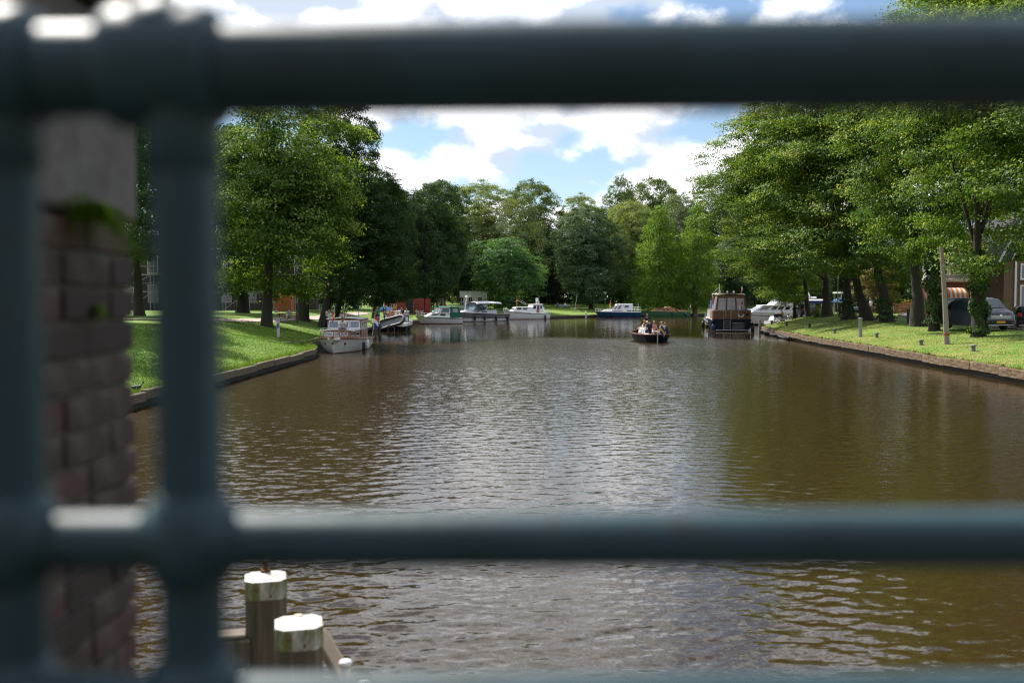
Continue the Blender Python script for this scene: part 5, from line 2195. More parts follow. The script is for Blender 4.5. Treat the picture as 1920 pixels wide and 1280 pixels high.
# the dinghy
d = thing('inflatable_dinghy', 'dark grey inflatable dinghy tilted across the stern of the cruiser', 'dinghy', wpos(boat2, (-5.95, .0, .98)), R(-6))
d.rotation_euler = (R(48), R(-15), R(-4))
d.scale = (.86, .86, .86)
m = MB()
arc = []
for k in range(13):
    a = math.pi * (k / 12)
    arc.append((1.0 + .62 * math.sin(a) * 1.0, -.62 * math.cos(a), .12 * math.sin(a)))
m.tube([(-1.6, -.62, 0), (-.4, -.64, 0)] + arc + [(-.4, .64, 0), (-1.6, .62, 0)], [.12, .19] + [.2] * 13 + [.19, .12], 12)
m.build('tube', P_DKGREY, d)
MB().loft([[(-1.35, -.55, -.05), (-1.35, 0, -.22), (-1.35, .55, -.05)], [(.6, -.5, -.05), (.6, 0, -.26), (.6, .5, -.05)], [(1.4, -.1, .06), (1.4, 0, .0), (1.4, .1, .06)]]).build('floor', P_LGREY, d)
MB().box((-1.35, 0, .02), (.06, 1.0, .42), b=.01).build('transom', P_GREY, d)
o = MB()
o.box((-1.55, 0, .32), (.34, .26, .34), b=.06)
o.box((-1.5, 0, -.05), (.12, .10, .6), b=.02)
o.build('outboard_motor', P_BLACK, d)

# ---- mooring piles beside it
for i, (px, py, Y) in enumerate(((702, 606, 90), (712, 608, 92))):
    c = at(px, py, Y)
    t = thing('mooring_pile', ('thick grey mooring pile left of the cruiser with the dinghy', 'thin grey mooring pile beside the thick one')[i], 'mooring pile', (c.x, c.y, 0), 0)
    r_ = (.19, .10)[i]
    MB().lathe([(r_ * 1.05, -1), (r_, c.z - .04), (r_ * .8, c.z)], (0, 0, 0), 10).build('pile', M_POST, t)

# ---- 3  white boat with green canopy
t = thing('cabin_cruiser', 'small white cruiser with green canopy and green stripe', 'boat', (-10.2, 137.2, 0), R(205), GB)
H = Hull(6.6, 2.6, .78, 1.15, .85, .75, 2.2, .84, .35)
base_hull(t, H, P_WHITE, P_RED, (-.05, .10), P_DGREEN, .93, .045, P_WHITE)
m, q, T = cabin_box(-1.4, 1.9, 2.1, .85, 1.5, .9, 0, .85, 1.4, 1.0)
m.build('cabin', P_WHITE, t)
windows(t, q['left'], [(.12, .4, .35, .8), (.5, .78, .35, .8)], P_LGREY)
windows(t, q['right'], [(.2, .5, .35, .8), (.58, .85, .35, .8)], P_LGREY)
m, q, T = cabin_box(-1.5, .4, 2.0, 1.48, 2.25, .4, 0, .86)
m.build('windscreen_frame', P_WHITE, t)
windows(t, q['front'], [(.05, .48, .1, .92), (.52, .95, .1, .92)], P_WHITE, P_GLASSL)
windows(t, q['left'], [(.2, .9, .12, .88)], P_WHITE, P_GLASSL)
windows(t, q['right'], [(.1, .8, .12, .88)], P_WHITE, P_GLASSL)
roof(t, T, .1, .06, P_CANGREEN, .12, 'canopy_top')
m, q, T = cabin_box(-3.1, -1.45, 2.15, .9, 2.32, 0, .35, .88)
m.build('canopy', P_CANGREEN, t)
windows(t, q['left'], [(.2, .8, .45, .85)], P_CANGREEN, P_CLEAR)
windows(t, q['right'], [(.2, .8, .45, .85)], P_CANGREEN, P_CLEAR)
H.rail(.5, .6, .97, 5, .016, -.05, True).build('hand_rail', P_CHROME, t)
m = MB().lathe([(.20, -.02), (.23, 0), (.20, .02)], (1.0, 1.0, 1.55), 16, axis=(.3, 1, .2))
m.build('wheel_cover', P_CHROME, t)
boat3 = t
rope('lime green mooring line between the dinghy cruiser and the green canopy boat', [wpos(boat2, (5.4, -.6, 1.45)), wpos(boat3, (3.2, .0, 1.2))], .05, P_ROPEG, .15)

# ---- 4  grey launch with white awning
t = thing('motor_yacht', 'long grey yacht with white roof awning and white waterline band', 'boat', (-5.7, 151.5, 0), R(222), GB)
H = Hull(11.6, 3.6, 1.1, 1.62, .9, .8, 2.6, .88, .25)
H.band(-.9, .40).build('hull', P_WHITE, t)
H.band(.40, 1.0, .006, 4).build('hull_topside', P_GREY, t)
H.gunwale(.05, .98, off=.02).build('rubbing_strake', P_BLACK, t)
H.band(-.06, .05, .008, 2).build('boot_stripe', P_BLACK, t)
H.deck().build('deck', P_LGREY, t)
m, q, T = cabin_box(-3.4, 3.4, 2.7, 1.15, 1.75, 1.5, 0, .86, 1.8, 1.4)
m.build('coachroof', P_LGREY, t)
windows(t, q['left'], [(.3, .46, .3, .7), (.52, .7, .3, .7)], P_GREY)
m, q, T = cabin_box(-3.8, 1.2, 2.6, 1.7, 2.78, 1.0, -.3, .9)
wind = MB()
for (a, b) in ((q['left'][0], q['left'][3]), (q['right'][1], q['right'][2])):
    wind.tube([a, b], .035, 6)
for x in (-3.9, -2.2, -.6):
    for y in (-1.2, 1.2):
        wind.tube([(x, y * 1.06, 1.6), (x + .1, y, 2.8)], .03, 6)
wind.build('awning_post', P_BLACK, t)
MB().panel(q['front'], .04, .96, .05, .95, .02).build('windscreen', P_GLASSL, t)
MB().panel(q['left'], .12, .45, .05, .5, .02).build('side_screen', P_GLASS, t)
for y in (-.6, .6):
    MB().box((-1.4, y, 1.98), (.6, .7, .9), b=.1).build('seat', mat('pale_cushion', (.45, .5, .6), .8), t)
rows = []
for i in range(9):
    x = -4.3 + 5.0 * i / 8
    zz = 2.86 + .10 * math.sin(math.pi * i / 8)
    rows.append([Vector((x, -1.4 + 2.8 * j / 8, zz + .12 * (1 - (j / 4 - 1) ** 2) - (.16 if j in (0, 8) else 0))) for j in range(9)])
m = MB().loft(rows)
m.loft([[p - Vector((0, 0, .05)) for p in r] for r in rows])
m.build('awning', P_CANWHITE, t)
two_rails(H, t, .42, .05, .5, 7, .016, -.08, False, P_CHROME)
m = MB()
m.tube([(1.9, 0, 1.7), (1.5, 0, 4.1)], [.07, .05], 8)
m.ell((1.55, 0, 3.75), (.28, .28, .1), 12, 8)
m.tube([(1.3, -.7, 3.95), (1.4, 0, 3.8), (1.3, .7, 3.95)], .02, 6)
m.build('mast', P_WHITE, t)
for tt in (.05, .26, .46, .62):
    p = H.pt(tt, .75, 1)
    fender(t, (p.x, p.y + .12, p.z), .75, .17)
for k in range(3):
    p = H.pt(.34 + k * .028, .55, 1)
    MB().box((p.x, p.y, p.z), (.22, .06, .2), b=.02).build('porthole', P_BLACK, t)
p = H.pt(.93, .62, 1)
MB().lathe([(.1, 0), (.14, .02), (.02, .03)], p, 12, axis=(.4, 1, 0)).build('hawse_hole', P_CHROME, t)

# ---- 5  white boat with orange mast
t = thing('cabin_cruiser', 'white cruiser with an orange mast and two pale deck chairs', 'boat', (2.2, 168.2, 0), R(203), GB)
H = Hull(8.2, 2.9, 1.0, 1.55, .88, .75, 2.3, .86, .3)
base_hull(t, H, P_WHITE, P_RED, (-.06, .07), P_GREY, .90, .05, P_WHITE)
m, q, T = cabin_box(-1.2, 2.6, 2.2, 1.1, 2.05, .7, 0, .86, 1.5, 1.4)
m.build('cabin', P_WHITE, t)
roof(t, T, .04, .05, P_WHITE)
windows(t, q['left'], [(.1, .35, .42, .85), (.42, .66, .42, .85)], P_LGREY)
windows(t, q['front'], [(.1, .45, .3, .8), (.55, .9, .3, .8)], P_LGREY)
m, q, T = cabin_box(-2.9, -.6, 2.3, 1.05, 2.5, .5, .1, .88)
m.build('wheelhouse', P_WHITE, t)
roof(t, T, .08, .05, P_WHITE)
windows(t, q['left'], [(.06, .34, .5, .9), (.72, .94, .5, .9)], P_LGREY)
windows(t, q['back'], [(.1, .45, .4, .9)], P_LGREY)
f = MB().panel(q['left'], .42, .66, .06, .92, .02).build('door', P_TEAK, t)
MB().panel(q['left'], .46, .62, .4, .88, .03).build('pane', P_GLASS, f)
m = MB()
m.tube([(1.6, .2, 1.9), (1.6, .2, 4.0)], [.07, .05], 8)
m.tube([(1.6, -.3, 3.15), (1.6, .7, 3.15)], .045, 6)
m.build('mast', P_ORANGE, t)
m = MB()
m.tube([(1.6, .2, 3.7), (-.6, 0, 2.5)], .014, 5)
m.tube([(1.6, .2, 3.3), (-.2, 0, 2.5)], .03, 5)
m.build('stay', P_LGREY, t)
two_rails(H, t, .6, .0, .22, 4, .03, -.05, True, P_WHITE)
H.rail(.3, .7, .97, 4, .02, -.05).build('bow_rail', P_WHITE, t)
boat5 = t
for i, x in enumerate((-3.3, -2.2)):
    c = thing('deck_chair', ('white chair on the stern deck of the orange masted cruiser', 'white chair on the wheelhouse roof of the orange masted cruiser')[i], 'chair',
              wpos(t, (x, .3, (1.0, 2.58)[i])), t.rotation_euler.z + R(90), 'white chairs aboard the orange masted cruiser')
    MB().box((0, 0, .42), (.5, .5, .05), b=.01).build('seat', P_WHITE, c)
    MB().box((-.24, 0, .75), (.05, .5, .6), (0, -.15, 0), b=.01).build('backrest', P_WHITE, c)
    for sx in (-.2, .2):
        for sy in (-.2, .2):
            MB().box((sx, sy, .2), (.05, .05, .42)).build('leg', P_WHITE, c)
p = H.pt(.12, .7, 1)
fender(t, (p.x, p.y + .12, p.z), .75, .15)

# ---- 6  blue boat
t = thing('cabin_cruiser', 'blue hulled white cruiser with a folded flag at its bow', 'boat', (19.9, 188.5, 0), R(184), GB)
H = Hull(8.6, 3.0, 1.0, 1.15, .9, .85, 2.3, .86, .3)
H.band(-.9, 1.0).build('hull', P_BLUE, t)
H.band(.93, 1.06, .02, 1).build('hull_stripe', P_WHITE, t)
H.band(-.06, .03, .008, 2).build('boot_stripe', P_RED, t)
H.deck().build('deck', P_WHITE, t)
m, q, T = cabin_box(-1.6, 3.0, 2.4, 1.05, 1.55, 1.2, 0, .86, 1.5, 1.15)
m.build('cabin', P_WHITE, t)
windows(t, q['left'], [(.36, .82, .2, .8)], P_LGREY, P_GLASS, .06)
m, q, T = cabin_box(-2.8, 1.3, 2.3, 1.3, 2.45, 1.1, 0, .86)
m.build('wheelhouse', P_WHITE, t)
roof(t, T, .05, .06, P_WHITE)
windows(t, q['left'], [(.52, .78, .42, .85), (.2, .36, .2, .85), (.03, .16, .2, .75)], P_WHITE, P_GLASS, .04)
windows(t, q['front'], [(.06, .46, .15, .9), (.54, .94, .15, .9)], P_WHITE, P_GLASS, .04)
m = MB()
for x in (-4.2, -3.6, -3.0):
    for y in (-1.1, 1.1):
        m.tube([(x, y, .95), (x, y, 1.95)], .025, 6)
for z in (1.45, 1.92):
    m.tube([(-3.0, 1.1, z), (-4.2, 1.1, z), (-4.2, -1.1, z), (-3.0, -1.1, z)], .03, 6)
m.build('stern_rail', P_WHITE, t)
H.rail(.4, .72, .98, 4, .03, -.05).build('bow_rail', P_WHITE, t)
flag(t, (1.6, .2, 1.6), (1.35, .2, 3.2), .5, 1.1, [F_RED, F_ORANGE, F_GOLD], (-1, 0, 0), seed=12, limp=1.1, along=.97)
flag(t, (-4.2, 0, 1.6), (-4.0, 0, 2.75), .4, .6, [F_RED, F_WHITE, F_BLUE], (.5, 1, 0), seed=13, limp=1.1)
for tt in (.12, .62, .74):
    p = H.pt(tt, .55, 1)
    fender(t, (p.x, p.y + .1, p.z), .6, .14)

# ---- 7  green hull with varnished cabin
t = thing('wooden_boat', 'low green boat with a varnished wooden cabin', 'boat', (30.4, 196.5, 0), R(181), GB)
H = Hull(9.3, 2.7, .95, 1.12, .8, .5, 2.4, .9, .25)
base_hull(t, H, P_GREEN, None, (0, 0), P_DGREEN, .95, .05, P_TEAK)
m, q, T = cabin_box(-2.0, 3.2, 2.0, .95, 1.65, 1.0, .5, .88, 1.4)
m.build('cabin', P_TEAK, t)
roof(t, T, .03, .05, P_VARN)
windows(t, q['left'], [(.18, .3, .35, .75), (.4, .52, .35, .75), (.6, .7, .35, .75)], P_VARN)
m, q, T = cabin_box(-1.0, .4, 1.3, 1.7, 2.0, .3, .3, .9)
m.build('skylight', mat('tan_wood', (.42, .26, .14), .6), t)
m = MB()
m.loft([[(-4.0, -1.0, 1.0), (-4.0, 0, 1.25), (-4.0, 1.0, 1.0)], [(-2.2, -1.05, 1.05), (-2.2, 0, 1.45), (-2.2, 1.05, 1.05)]])
m.build('cockpit_cover', P_TEAK, t)
MB().box((-2.6, 0, 1.6), (.5, .5, .7), b=.08).build('outboard_motor', P_BLACK, t)
flag(t, (-4.3, 0, 1.0), (-4.9, 0, 2.5), .4, .8, [F_RED, F_WHITE, F_BLUE], (-.6, 1, 0), seed=14, limp=1.2)
fender(t, (-3.6, 1.35, .8), .6, .18, P_BLUE)
fender(t, (-1.0, 1.42, .8), .6, .14)

# ---- 8  open tour boat under way
t = thing('tour_boat', 'black open tour boat crowded with passengers moving away from us', 'boat', (11.1, 81.4, 0), R(91))
H = Hull(8.8, 2.95, .62, .78, .62, .4, 2.0, .84, .25, 2.0, .36)
H.band(-.9, 1.0).build('hull', P_BLACK, t)
H.gunwale(.045, 1.0, off=0).build('gunwale', P_VARN, t)
H.gunwale(.03, .8, off=.02).build('rubbing_strake', P_BLACK, t)
m = MB()
m.loft([[H.pt(0, v_, s_, .0) + Vector((-.55 * (1 - abs(y_)) ** .8 * v_ - .0, 0, 0)) if False else Vector((-4.4 - .62 * (1 - y_ * y_) * (.55 + .45 * v_), y_ * H.half(0) * (.84 + .16 * max(v_, 0)), .62 * v_))
         for y_ in [-1 + 2 * j / 12 for j in range(13)]] for v_, s_ in ((-.5, 1), (0, 1), (.35, 1), (.7, 1), (1.0, 1))])
m.build('stern', P_BLACK, t)
MB().tube([(-4.4 - .62 * (1 - y_ * y_), y_ * H.half(0), .63) for y_ in [-1 + 2 * j / 14 for j in range(15)]], .045, 6).build('stern_gunwale', P_VARN, t)
H.deck(.25, inset=.05).build('floor', P_TEAK, t)
MB().box((-5.05, .02, .36), (.10, .09, 1.0), b=.02).build('rudder', mat('pale_iron', (.4, .38, .36), .5), t)
for sg in (1, -1):
    m = MB()
    m.loft([[H.pt(tt, .55, sg, -.42), H.pt(tt, .55, sg, -.06)] for tt in np.linspace(.04, .8, 10)])
    m.build('bench', P_VARN, t)
flag(t, (-4.95, -.12, .5), (-5.15, -.2, 1.35), .62, .62, [F_BLUE, F_GOLD, F_BLUE], (-.2, -1, 0), seed=15, limp=.9)
boat8 = t
GT = 'passengers of the black tour boat'
for lb, pose, lx, ly, lz, rz, top, bot, hair, skin, hat in (
        ('skipper in a navy top and cap steering at the stern of the tour boat', 'sit', -4.35, .52, .80, 8, 'navy', 'navy', 'dark', 0, 'navy'),
        ('boy with bare head standing upright in the bow of the tour boat', 'stand', 2.6, -.35, .35, 175, 'navy', 'denim', 'brown', 1, None),
        ('dark haired passenger in white at the left stern rail of the tour boat', 'sit_lean', -3.3, 1.12, .55, -60, 'white', 'beige', 'dark', 0, None),
        ('bare armed passenger leaning over the left side of the tour boat', 'sit_open', -2.7, 1.05, .5, -80, 'pink', 'white', 'brown', 1, None),
        ('passenger in white seated just left of the skipper', 'sit_lean', -3.9, .88, .52, -30, 'white', 'white', 'blond', 0, None),
        ('passenger with an orange cap in front of the skipper', 'sit', -2.4, .75, .72, -90, 'white', 'denim', 'red', 0, 'orange'),
        ('passenger in pale blue in front of the skipper', 'sit', -2.0, .35, .66, 180, 'pale_blue', 'denim', 'grey', 0, 'cream'),
        ('passenger in cream seated right of the blue and yellow flag', 'sit', -4.0, -.55, .66, 15, 'cream', 'beige', 'blond', 0, None),
        ('passenger in pink amidships on the right of the tour boat', 'sit', -1.5, -.25, .66, 190, 'pink', 'white', 'blond', 0, None),
        ('passenger in navy at the right stern rail of the tour boat', 'sit_lean', -3.6, -1.05, .55, 60, 'navy', 'navy', 'brown', 1, None),
        ('curly haired passenger farthest right in the tour boat', 'sit', -2.6, -1.12, .55, 95, 'navy', 'beige', 'red', 0, None),
        ('passenger in grey hidden behind the cream one in the tour boat', 'sit', -2.9, -.72, .6, 90, 'grey', 'denim', 'dark', 0, None)):
    person(lb, pose, wpos(t, (lx, ly, lz + .04)), t.rotation_euler.z + R(rz), top, bot, hair, skin, hat=hat, group=GT)

# ---- 9  large navy cruiser with tan canopy, stern towards us
t = thing('motor_yacht', 'big navy cruiser with tan canopy moored stern towards us at the right bank', 'boat', (23.75, 110.4, 0), R(83), GB)
H = Hull(12.6, 4.15, 1.28, 1.7, .96, .9, 2.4, .93, .25)
base_hull(t, H, P_NAVY, None, (0, 0), P_LGREY, .98, .05, P_TEAK)
# bulwark screens round the aft deck
for y, nm in ((-2.0, 'side_screen'), (2.0, 'side_screen')):
    MB().box((-4.6, y * .985, 1.72), (3.4, .05, .86), b=.02).build(nm, P_TAN, t)
MB().box((-6.26, 0, 1.72), (.05, 3.9, .88), b=.02).build('stern_screen', P_TAN, t)
m = MB()
for y in (-1.9, -.66, .0, .66, 1.9):
    m.tube([(-6.30, y, 1.26), (-6.30, y, 2.2)], .02, 6)
m.tube([(-6.30, -1.95, 2.19), (-6.30, 1.95, 2.19)], .03, 8)
m.tube([(-6.30, 1.95, 2.19), (-2.9, 1.98, 2.19)], .03, 8)
m.tube([(-6.30, -1.95, 2.19), (-2.9, -1.98, 2.19)], .03, 8)
m.build('stern_rail', P_CHROME, t)
MB().box((-6.62, 0, .14), (.75, 3.3, .07), b=.02).build('swim_platform', P_LGREY, t)
ladder(t, -6.36, .15, .82, .1, 1.22, 5, P_CHROME, .022)
ladder(t, -6.34, .15, .82, 1.3, 2.1, 1, P_CHROME, .018)
f = MB()
f.tube([(-6.37, -1.35, .3), (-6.37, -.05, .3), (-6.37, -.05, .88), (-6.37, -1.35, .88)], .028, 6, closed=True)
f.build('platform_frame', P_CHROME, t)
MB().box((-6.35, -.7, .59), (.03, 1.2, .5), b=.01).build('stern_panel', P_DKGREY, t)
# canopy with clear windows
m, q, T = cabin_box(-5.7, -2.4, 3.3, 2.1, 3.75, .1, .25, .86)
m.build('canopy', P_TAN, t)
windows(t, q['back'], [(.05, .33, .06, .86), (.355, .645, .06, .88), (.67, .95, .06, .86)], P_TAN, P_CLEAR, .05)
windows(t, q['left'], [(.08, .5, .1, .85), (.55, .94, .1, .85)], P_TAN, P_CLEAR, .05)
windows(t, q['right'], [(.08, .5, .1, .85), (.55, .94, .1, .85)], P_TAN, P_CLEAR, .05)
roof(t, T, .08, .05, P_TAN, .16, 'canopy_top')
m, q, T = cabin_box(-2.4, 2.8, 3.0, 1.5, 3.0, 1.6, 0, .88, 2.4)
m.build('wheelhouse', P_WHITE, t)
windows(t, q['left'], [(.1, .3, .45, .85), (.36, .56, .45, .85), (.62, .8, .45, .8)], P_LGREY)
windows(t, q['right'], [(.1, .3, .45, .85), (.36, .56, .45, .85), (.62, .8, .45, .8)], P_LGREY)
m = MB()
m.tube([(-2.2, 1.7, 2.0), (-2.2, 1.7, 3.95), (-2.2, -1.7, 3.95), (-2.2, -1.7, 2.0)], .045, 8)
m.build('radar_arch', P_CHROME, t)
m = MB()
m.tube([(-2.2, .95, 3.95), (-2.25, .95, 5.0)], [.06, .045], 8)
m.build('mast', P_WHITE, t)
m = MB()
m.tube([(-2.25, .95, 4.7), (-2.2, 1.75, 3.97)], .012, 5)
m.tube([(-2.25, .95, 4.7), (-2.2, .2, 4.0)], .012, 5)
m.build('stay', P_CHROME, t)
for y, r_ in ((.1, .09), (-.6, .11)):
    MB().lathe([(r_ * .5, 0), (r_ * .5, .1), (r_, .12), (r_, .22), (r_ * .5, .28)], (-2.2, y, 3.98), 12).build('roof_lamp', P_CREAM, t)
flag(t, (-2.2, -1.4, 3.9), (-2.2, -1.4, 4.75), .3, .5, [F_WHITE, F_RED], (0, -1, 0), seed=17, limp=1.0)
flag(t, (-2.2, .95, 3.9), (-2.25, .93, 4.6), .3, .45, [F_GREEN, F_WHITE], (0, -1, 0), seed=18, limp=1.0)
flag(t, (-6.2, -1.05, 2.2), (-6.7, -1.1, 3.2), .55, .85, [F_RED, F_WHITE, F_BLUE], (-.3, .9, 0), seed=19, limp=1.1, along=.96)
flag(t, (-5.6, 1.85, 2.2), (-5.6, 1.85, 3.7), .25, .75, [cloth('flag_crimson', (.6, .01, .06))], (0, 1, 0), seed=20, limp=1.0)
ring = MB()
ring.tube([(-6.34, -.95 + .26 * math.cos(a), 1.78 + .26 * math.sin(a)) for a in np.linspace(math.pi * 1.0, math.pi * 2.0, 14)], .07, 8)
ring.build('lifebuoy', P_WHITE, t)
MB().box((-6.33, -1.6, 1.78), (.06, .3, .26), b=.03).build('outboard_bracket', P_BLACK, t)
for p, mm, r_ in (((-6.4, 1.9, .78), P_BLUE, .18), ((-6.25, 1.95, 1.22), P_NAVY, .2), ((-5.6, -2.2, .9), P_RUB, .17), ((-2.5, -2.2, .9), P_RUB, .17), ((-6.3, -2.15, .62), P_RUB, .18)):
    fender(t, p, .68, r_, mm)
m = MB()
for y in (-.75, -.35):
    m.box((-4.6, y, 2.35), (.5, .34, .9), b=.12)
m.build('deck_seat', P_LGREY, t)
MB().box((-4.4, .75, 2.4), (.7, .9, .5), b=.05).build('deck_table', P_WHITE, t)
boat9 = t

# ---- 10  white boat beyond it
t = thing('cabin_cruiser', 'white cruiser with blue windscreen half hidden behind the navy one', 'boat', (25.5, 124.0, 0), R(78), GB)
H = Hull(8.5, 3.0, 1.0, 1.4, .9, .8, 2.3, .88, .3)
base_hull(t, H, P_WHITE, P_BLACK, (-.06, .25), P_LGREY, .95, .05, P_WHITE)
m, q, T = cabin_box(-2.4, 1.8, 2.5, 1.0, 2.2, .9, 0, .86)
m.build('cabin', P_WHITE, t)
m, q, T = cabin_box(-2.3, .2, 2.1, 2.2, 3.35, .3, .1, .82)
m.build('blue_canopy', P_CANBLUE, t)
windows(t, q['back'], [(.08, .48, .1, .9), (.52, .92, .1, .9)], P_WHITE, mat('blue_glass', (.05, .12, .25), .1), .05)
windows(t, q['left'], [(.1, .9, .1, .9)], P_WHITE, P_GLASS, .05)
two_rails(H, t, .75, .0, .35, 5, .02, -.05, True, P_CHROME)
fender(t, (-4.0, 1.6, .7), .7, .2)
fender(t, (-2.2, 1.65, .7), .7, .16, P_RED)
t2 = thing('inflatable_dinghy', 'dark dinghy with a wooden thwart hung behind the half hidden white cruiser', 'dinghy', wpos(t, (-4.9, .9, .55)), R(60))
t2.rotation_euler = (R(35), R(-12), R(95))
m = MB().tube([(-1.2, -.5, 0), (.4, -.5, 0), (1.0, -.35, .06), (1.25, 0, .1), (1.0, .35, .06), (.4, .5, 0), (-1.2, .5, 0)], [.12, .18, .18, .18, .18, .18, .12], 10)
m.build('tube', P_RUB, t2)
MB().box((-.1, 0, .1), (.2, 1.0, .04)).build('thwart', P_TEAK, t2)
MB().box((-.2, 0, -.08), (1.9, .8, .04)).build('floor', P_DKGREY, t2)

# ---- 11  white yacht lying across the right channel
t = thing('motor_yacht', 'white yacht with a raised flybridge beyond the right grass bank', 'boat', (35.0, 131.5, 0), R(188), GB)
H = Hull(11.0, 3.4, 1.35, 1.75, .92, .8, 2.4, .88, .25)
base_hull(t, H, P_CREAM, P_BLACK, (-.05, .12), P_BLACK, .80, .04, P_WHITE)
m, q, T = cabin_box(-3.8, 4.0, 2.9, 1.55, 2.55, 1.6, 0, .88, 2.0, 1.65)
m.build('cabin', P_WHITE, t)
roof(t, T, .04, .05, P_WHITE)
windows(t, q['left'], [(.27, .37, .4, .85), (.40, .50, .4, .85), (.53, .63, .4, .85), (.67, .80, .4, .82), (.05, .22, .35, .8)], P_WHITE, P_GLASS, .04)
windows(t, q['front'], [(.06, .46, .15, .9), (.54, .94, .15, .9)], P_WHITE, P_GLASSL, .05)
m, q, T = cabin_box(-3.6, 1.0, 2.5, 2.6, 3.9, 1.5, .2, .86)
m.build('flybridge', P_WHITE, t)
windows(t, q['left'], [(.50, .66, .35, .85), (.70, .82, .3, .7), (.12, .42, .35, .85)], P_WHITE, P_GLASS, .05)
windows(t, q['front'], [(.06, .46, .15, .9), (.54, .94, .15, .9)], P_WHITE, P_GLASSL, .05)
roof(t, T, .06, .06, P_WHITE)
H.rail(.5, .45, .98, 7, .018, -.06).build('hand_rail', P_CHROME, t)
p = H.pt(.35, .75, 1)
fender(t, (p.x, p.y + .15, p.z), .8, .17)

# ---- 12  boat with blue awning
t = thing('motor_boat', 'white boat with a white and blue awning beyond the grass bank', 'boat', (41.2, 141.5, 0), R(182), GB)
H = Hull(8.0, 2.9, 1.2, 1.5, .9, .7, 2.4, .88, .25)
base_hull(t, H, P_WHITE, P_BLACK, (-.05, .12), P_GREY, .90, .04, P_WHITE)
m = MB()
for x in (-3.2, -1.4, .6, 2.4):
    for y in (-1.2, 1.2):
        m.tube([(x, y, 1.2), (x, y, 3.2)], .035, 6)
m.build('awning_post', P_CHROME, t)
rows = [[Vector((-3.5 + 6.4 * i / 8, -1.5 + 3.0 * j / 6, 3.2 + .18 * (1 - (j / 3 - 1) ** 2))) for j in range(7)] for i in range(9)]
m = MB().loft(rows)
m.loft([[p - Vector((0, 0, .06)) for p in r] for r in rows])
m.build('awning', P_CANWHITE, t)
for y in (1.46,):
    MB().box((-.3, y, 3.0), (6.3, .04, .42), b=.01).build('awning_valance', P_CANBLUE, t)
MB().box((.8, 1.3, 2.1), (1.5, .04, 1.6), b=.01).build('side_curtain', P_CANBLUE, t)
MB().box((-1.0, 0, 1.75), (2.4, 1.4, 1.2), b=.1).build('cabin', P_GREY, t)
m = MB()
m.tube([(-1.2, 0, 3.35), (-.9, 0, 4.4)], [.12, .06], 8)
m.box((-1.3, 0, 3.6), (1.4, .5, .3), b=.08)
m.build('radar_mast', P_WHITE, t)

# ---- 14  small white jet tender at the bank
t = thing('tender', 'small white tender lying by the bank behind the bicycles', 'tender', (32.1, 119.6, 0), R(20))
H = Hull(3.4, 1.6, .75, .95, .85, .5, 2.2, .85, .3)
base_hull(t, H, P_WHITE, None, (0, 0), P_LGREY, .95, .03, P_WHITE)
m, q, T = cabin_box(-1.2, .7, 1.0, .85, 1.35, .7, .2, .75)
m.build('seat_console', P_WHITE, t)
MB().panel(q['front'], .1, .9, .15, .9, .02).build('windscreen', P_GLASS, t)

# ---- black hose along the right quay
pts = []
for k in range(40):
    y = 101.5 - k * .52
    pts.append((right_edge(y) - .28 - .10 * math.sin(k * .7), y, .16 + .06 * math.sin(k * .55)))
tag(MB().tube(pts, .105, 10).build('floating_hose', mat('wet_hose', (.05, .055, .065), .25, var=.2)), 'black hose floating along the right quay from the navy cruiser', 'hose')
# ================================================================== THINGS ON LAND
M_GALV = mat('galvanised_steel', (.34, .35, .36), .45, .6, var=.15)
M_DKIRON = mat('dark_iron', (.035, .035, .038), .55, .2, var=.2)
M_CONC = mat('concrete', (.36, .35, .33), .9, var=.15, scale=8, bump=.004)
M_GREYPOST = mat('grey_wood_post', (.30, .29, .275), .9, var=.25, scale=7, stretch=(3, 3, .3), bump=.006)

# ---- posts
c = gp(522, 633)
t = thing('marker_post', 'square white marker post with a blue patch on the left bank', 'post', c, .2)
hgt = (633 - 597) * c.y / F
MB().box((0, 0, hgt / 2), (.20, .20, hgt), b=.015).build('shaft', mat('chalky_white_paint', (.55, .55, .54), .8, dirt=(.3, .3, .26), dirt_amt=.4), t)
MB().box((0, 0, hgt + .02), (.25, .25, .06), b=.01).build('cap', M_CONC, t)
MB().box((-.02, -.103, hgt * .62), (.10, .012, .34)).build('patch', mat('blue_enamel', (.02, .07, .28), .4), t)

# ---- right bank posts and low mooring bollards
c = gp(1613, 632)
t = thing('round_post', 'tall round light grey post on the right grass bank', 'post', c)
hgt = (632 - 596) * c.y / F
MB().lathe([(.125, -.1), (.118, hgt - .10), (.13, hgt - .09), (.13, hgt - .02), (.10, hgt)], (0, 0, 0), 16).build('shaft', M_GALV if False else mat('grey_post_paint', (.30, .33, .35), .55, var=.12, dirt=(.2, .19, .16), dirt_amt=.3), t)

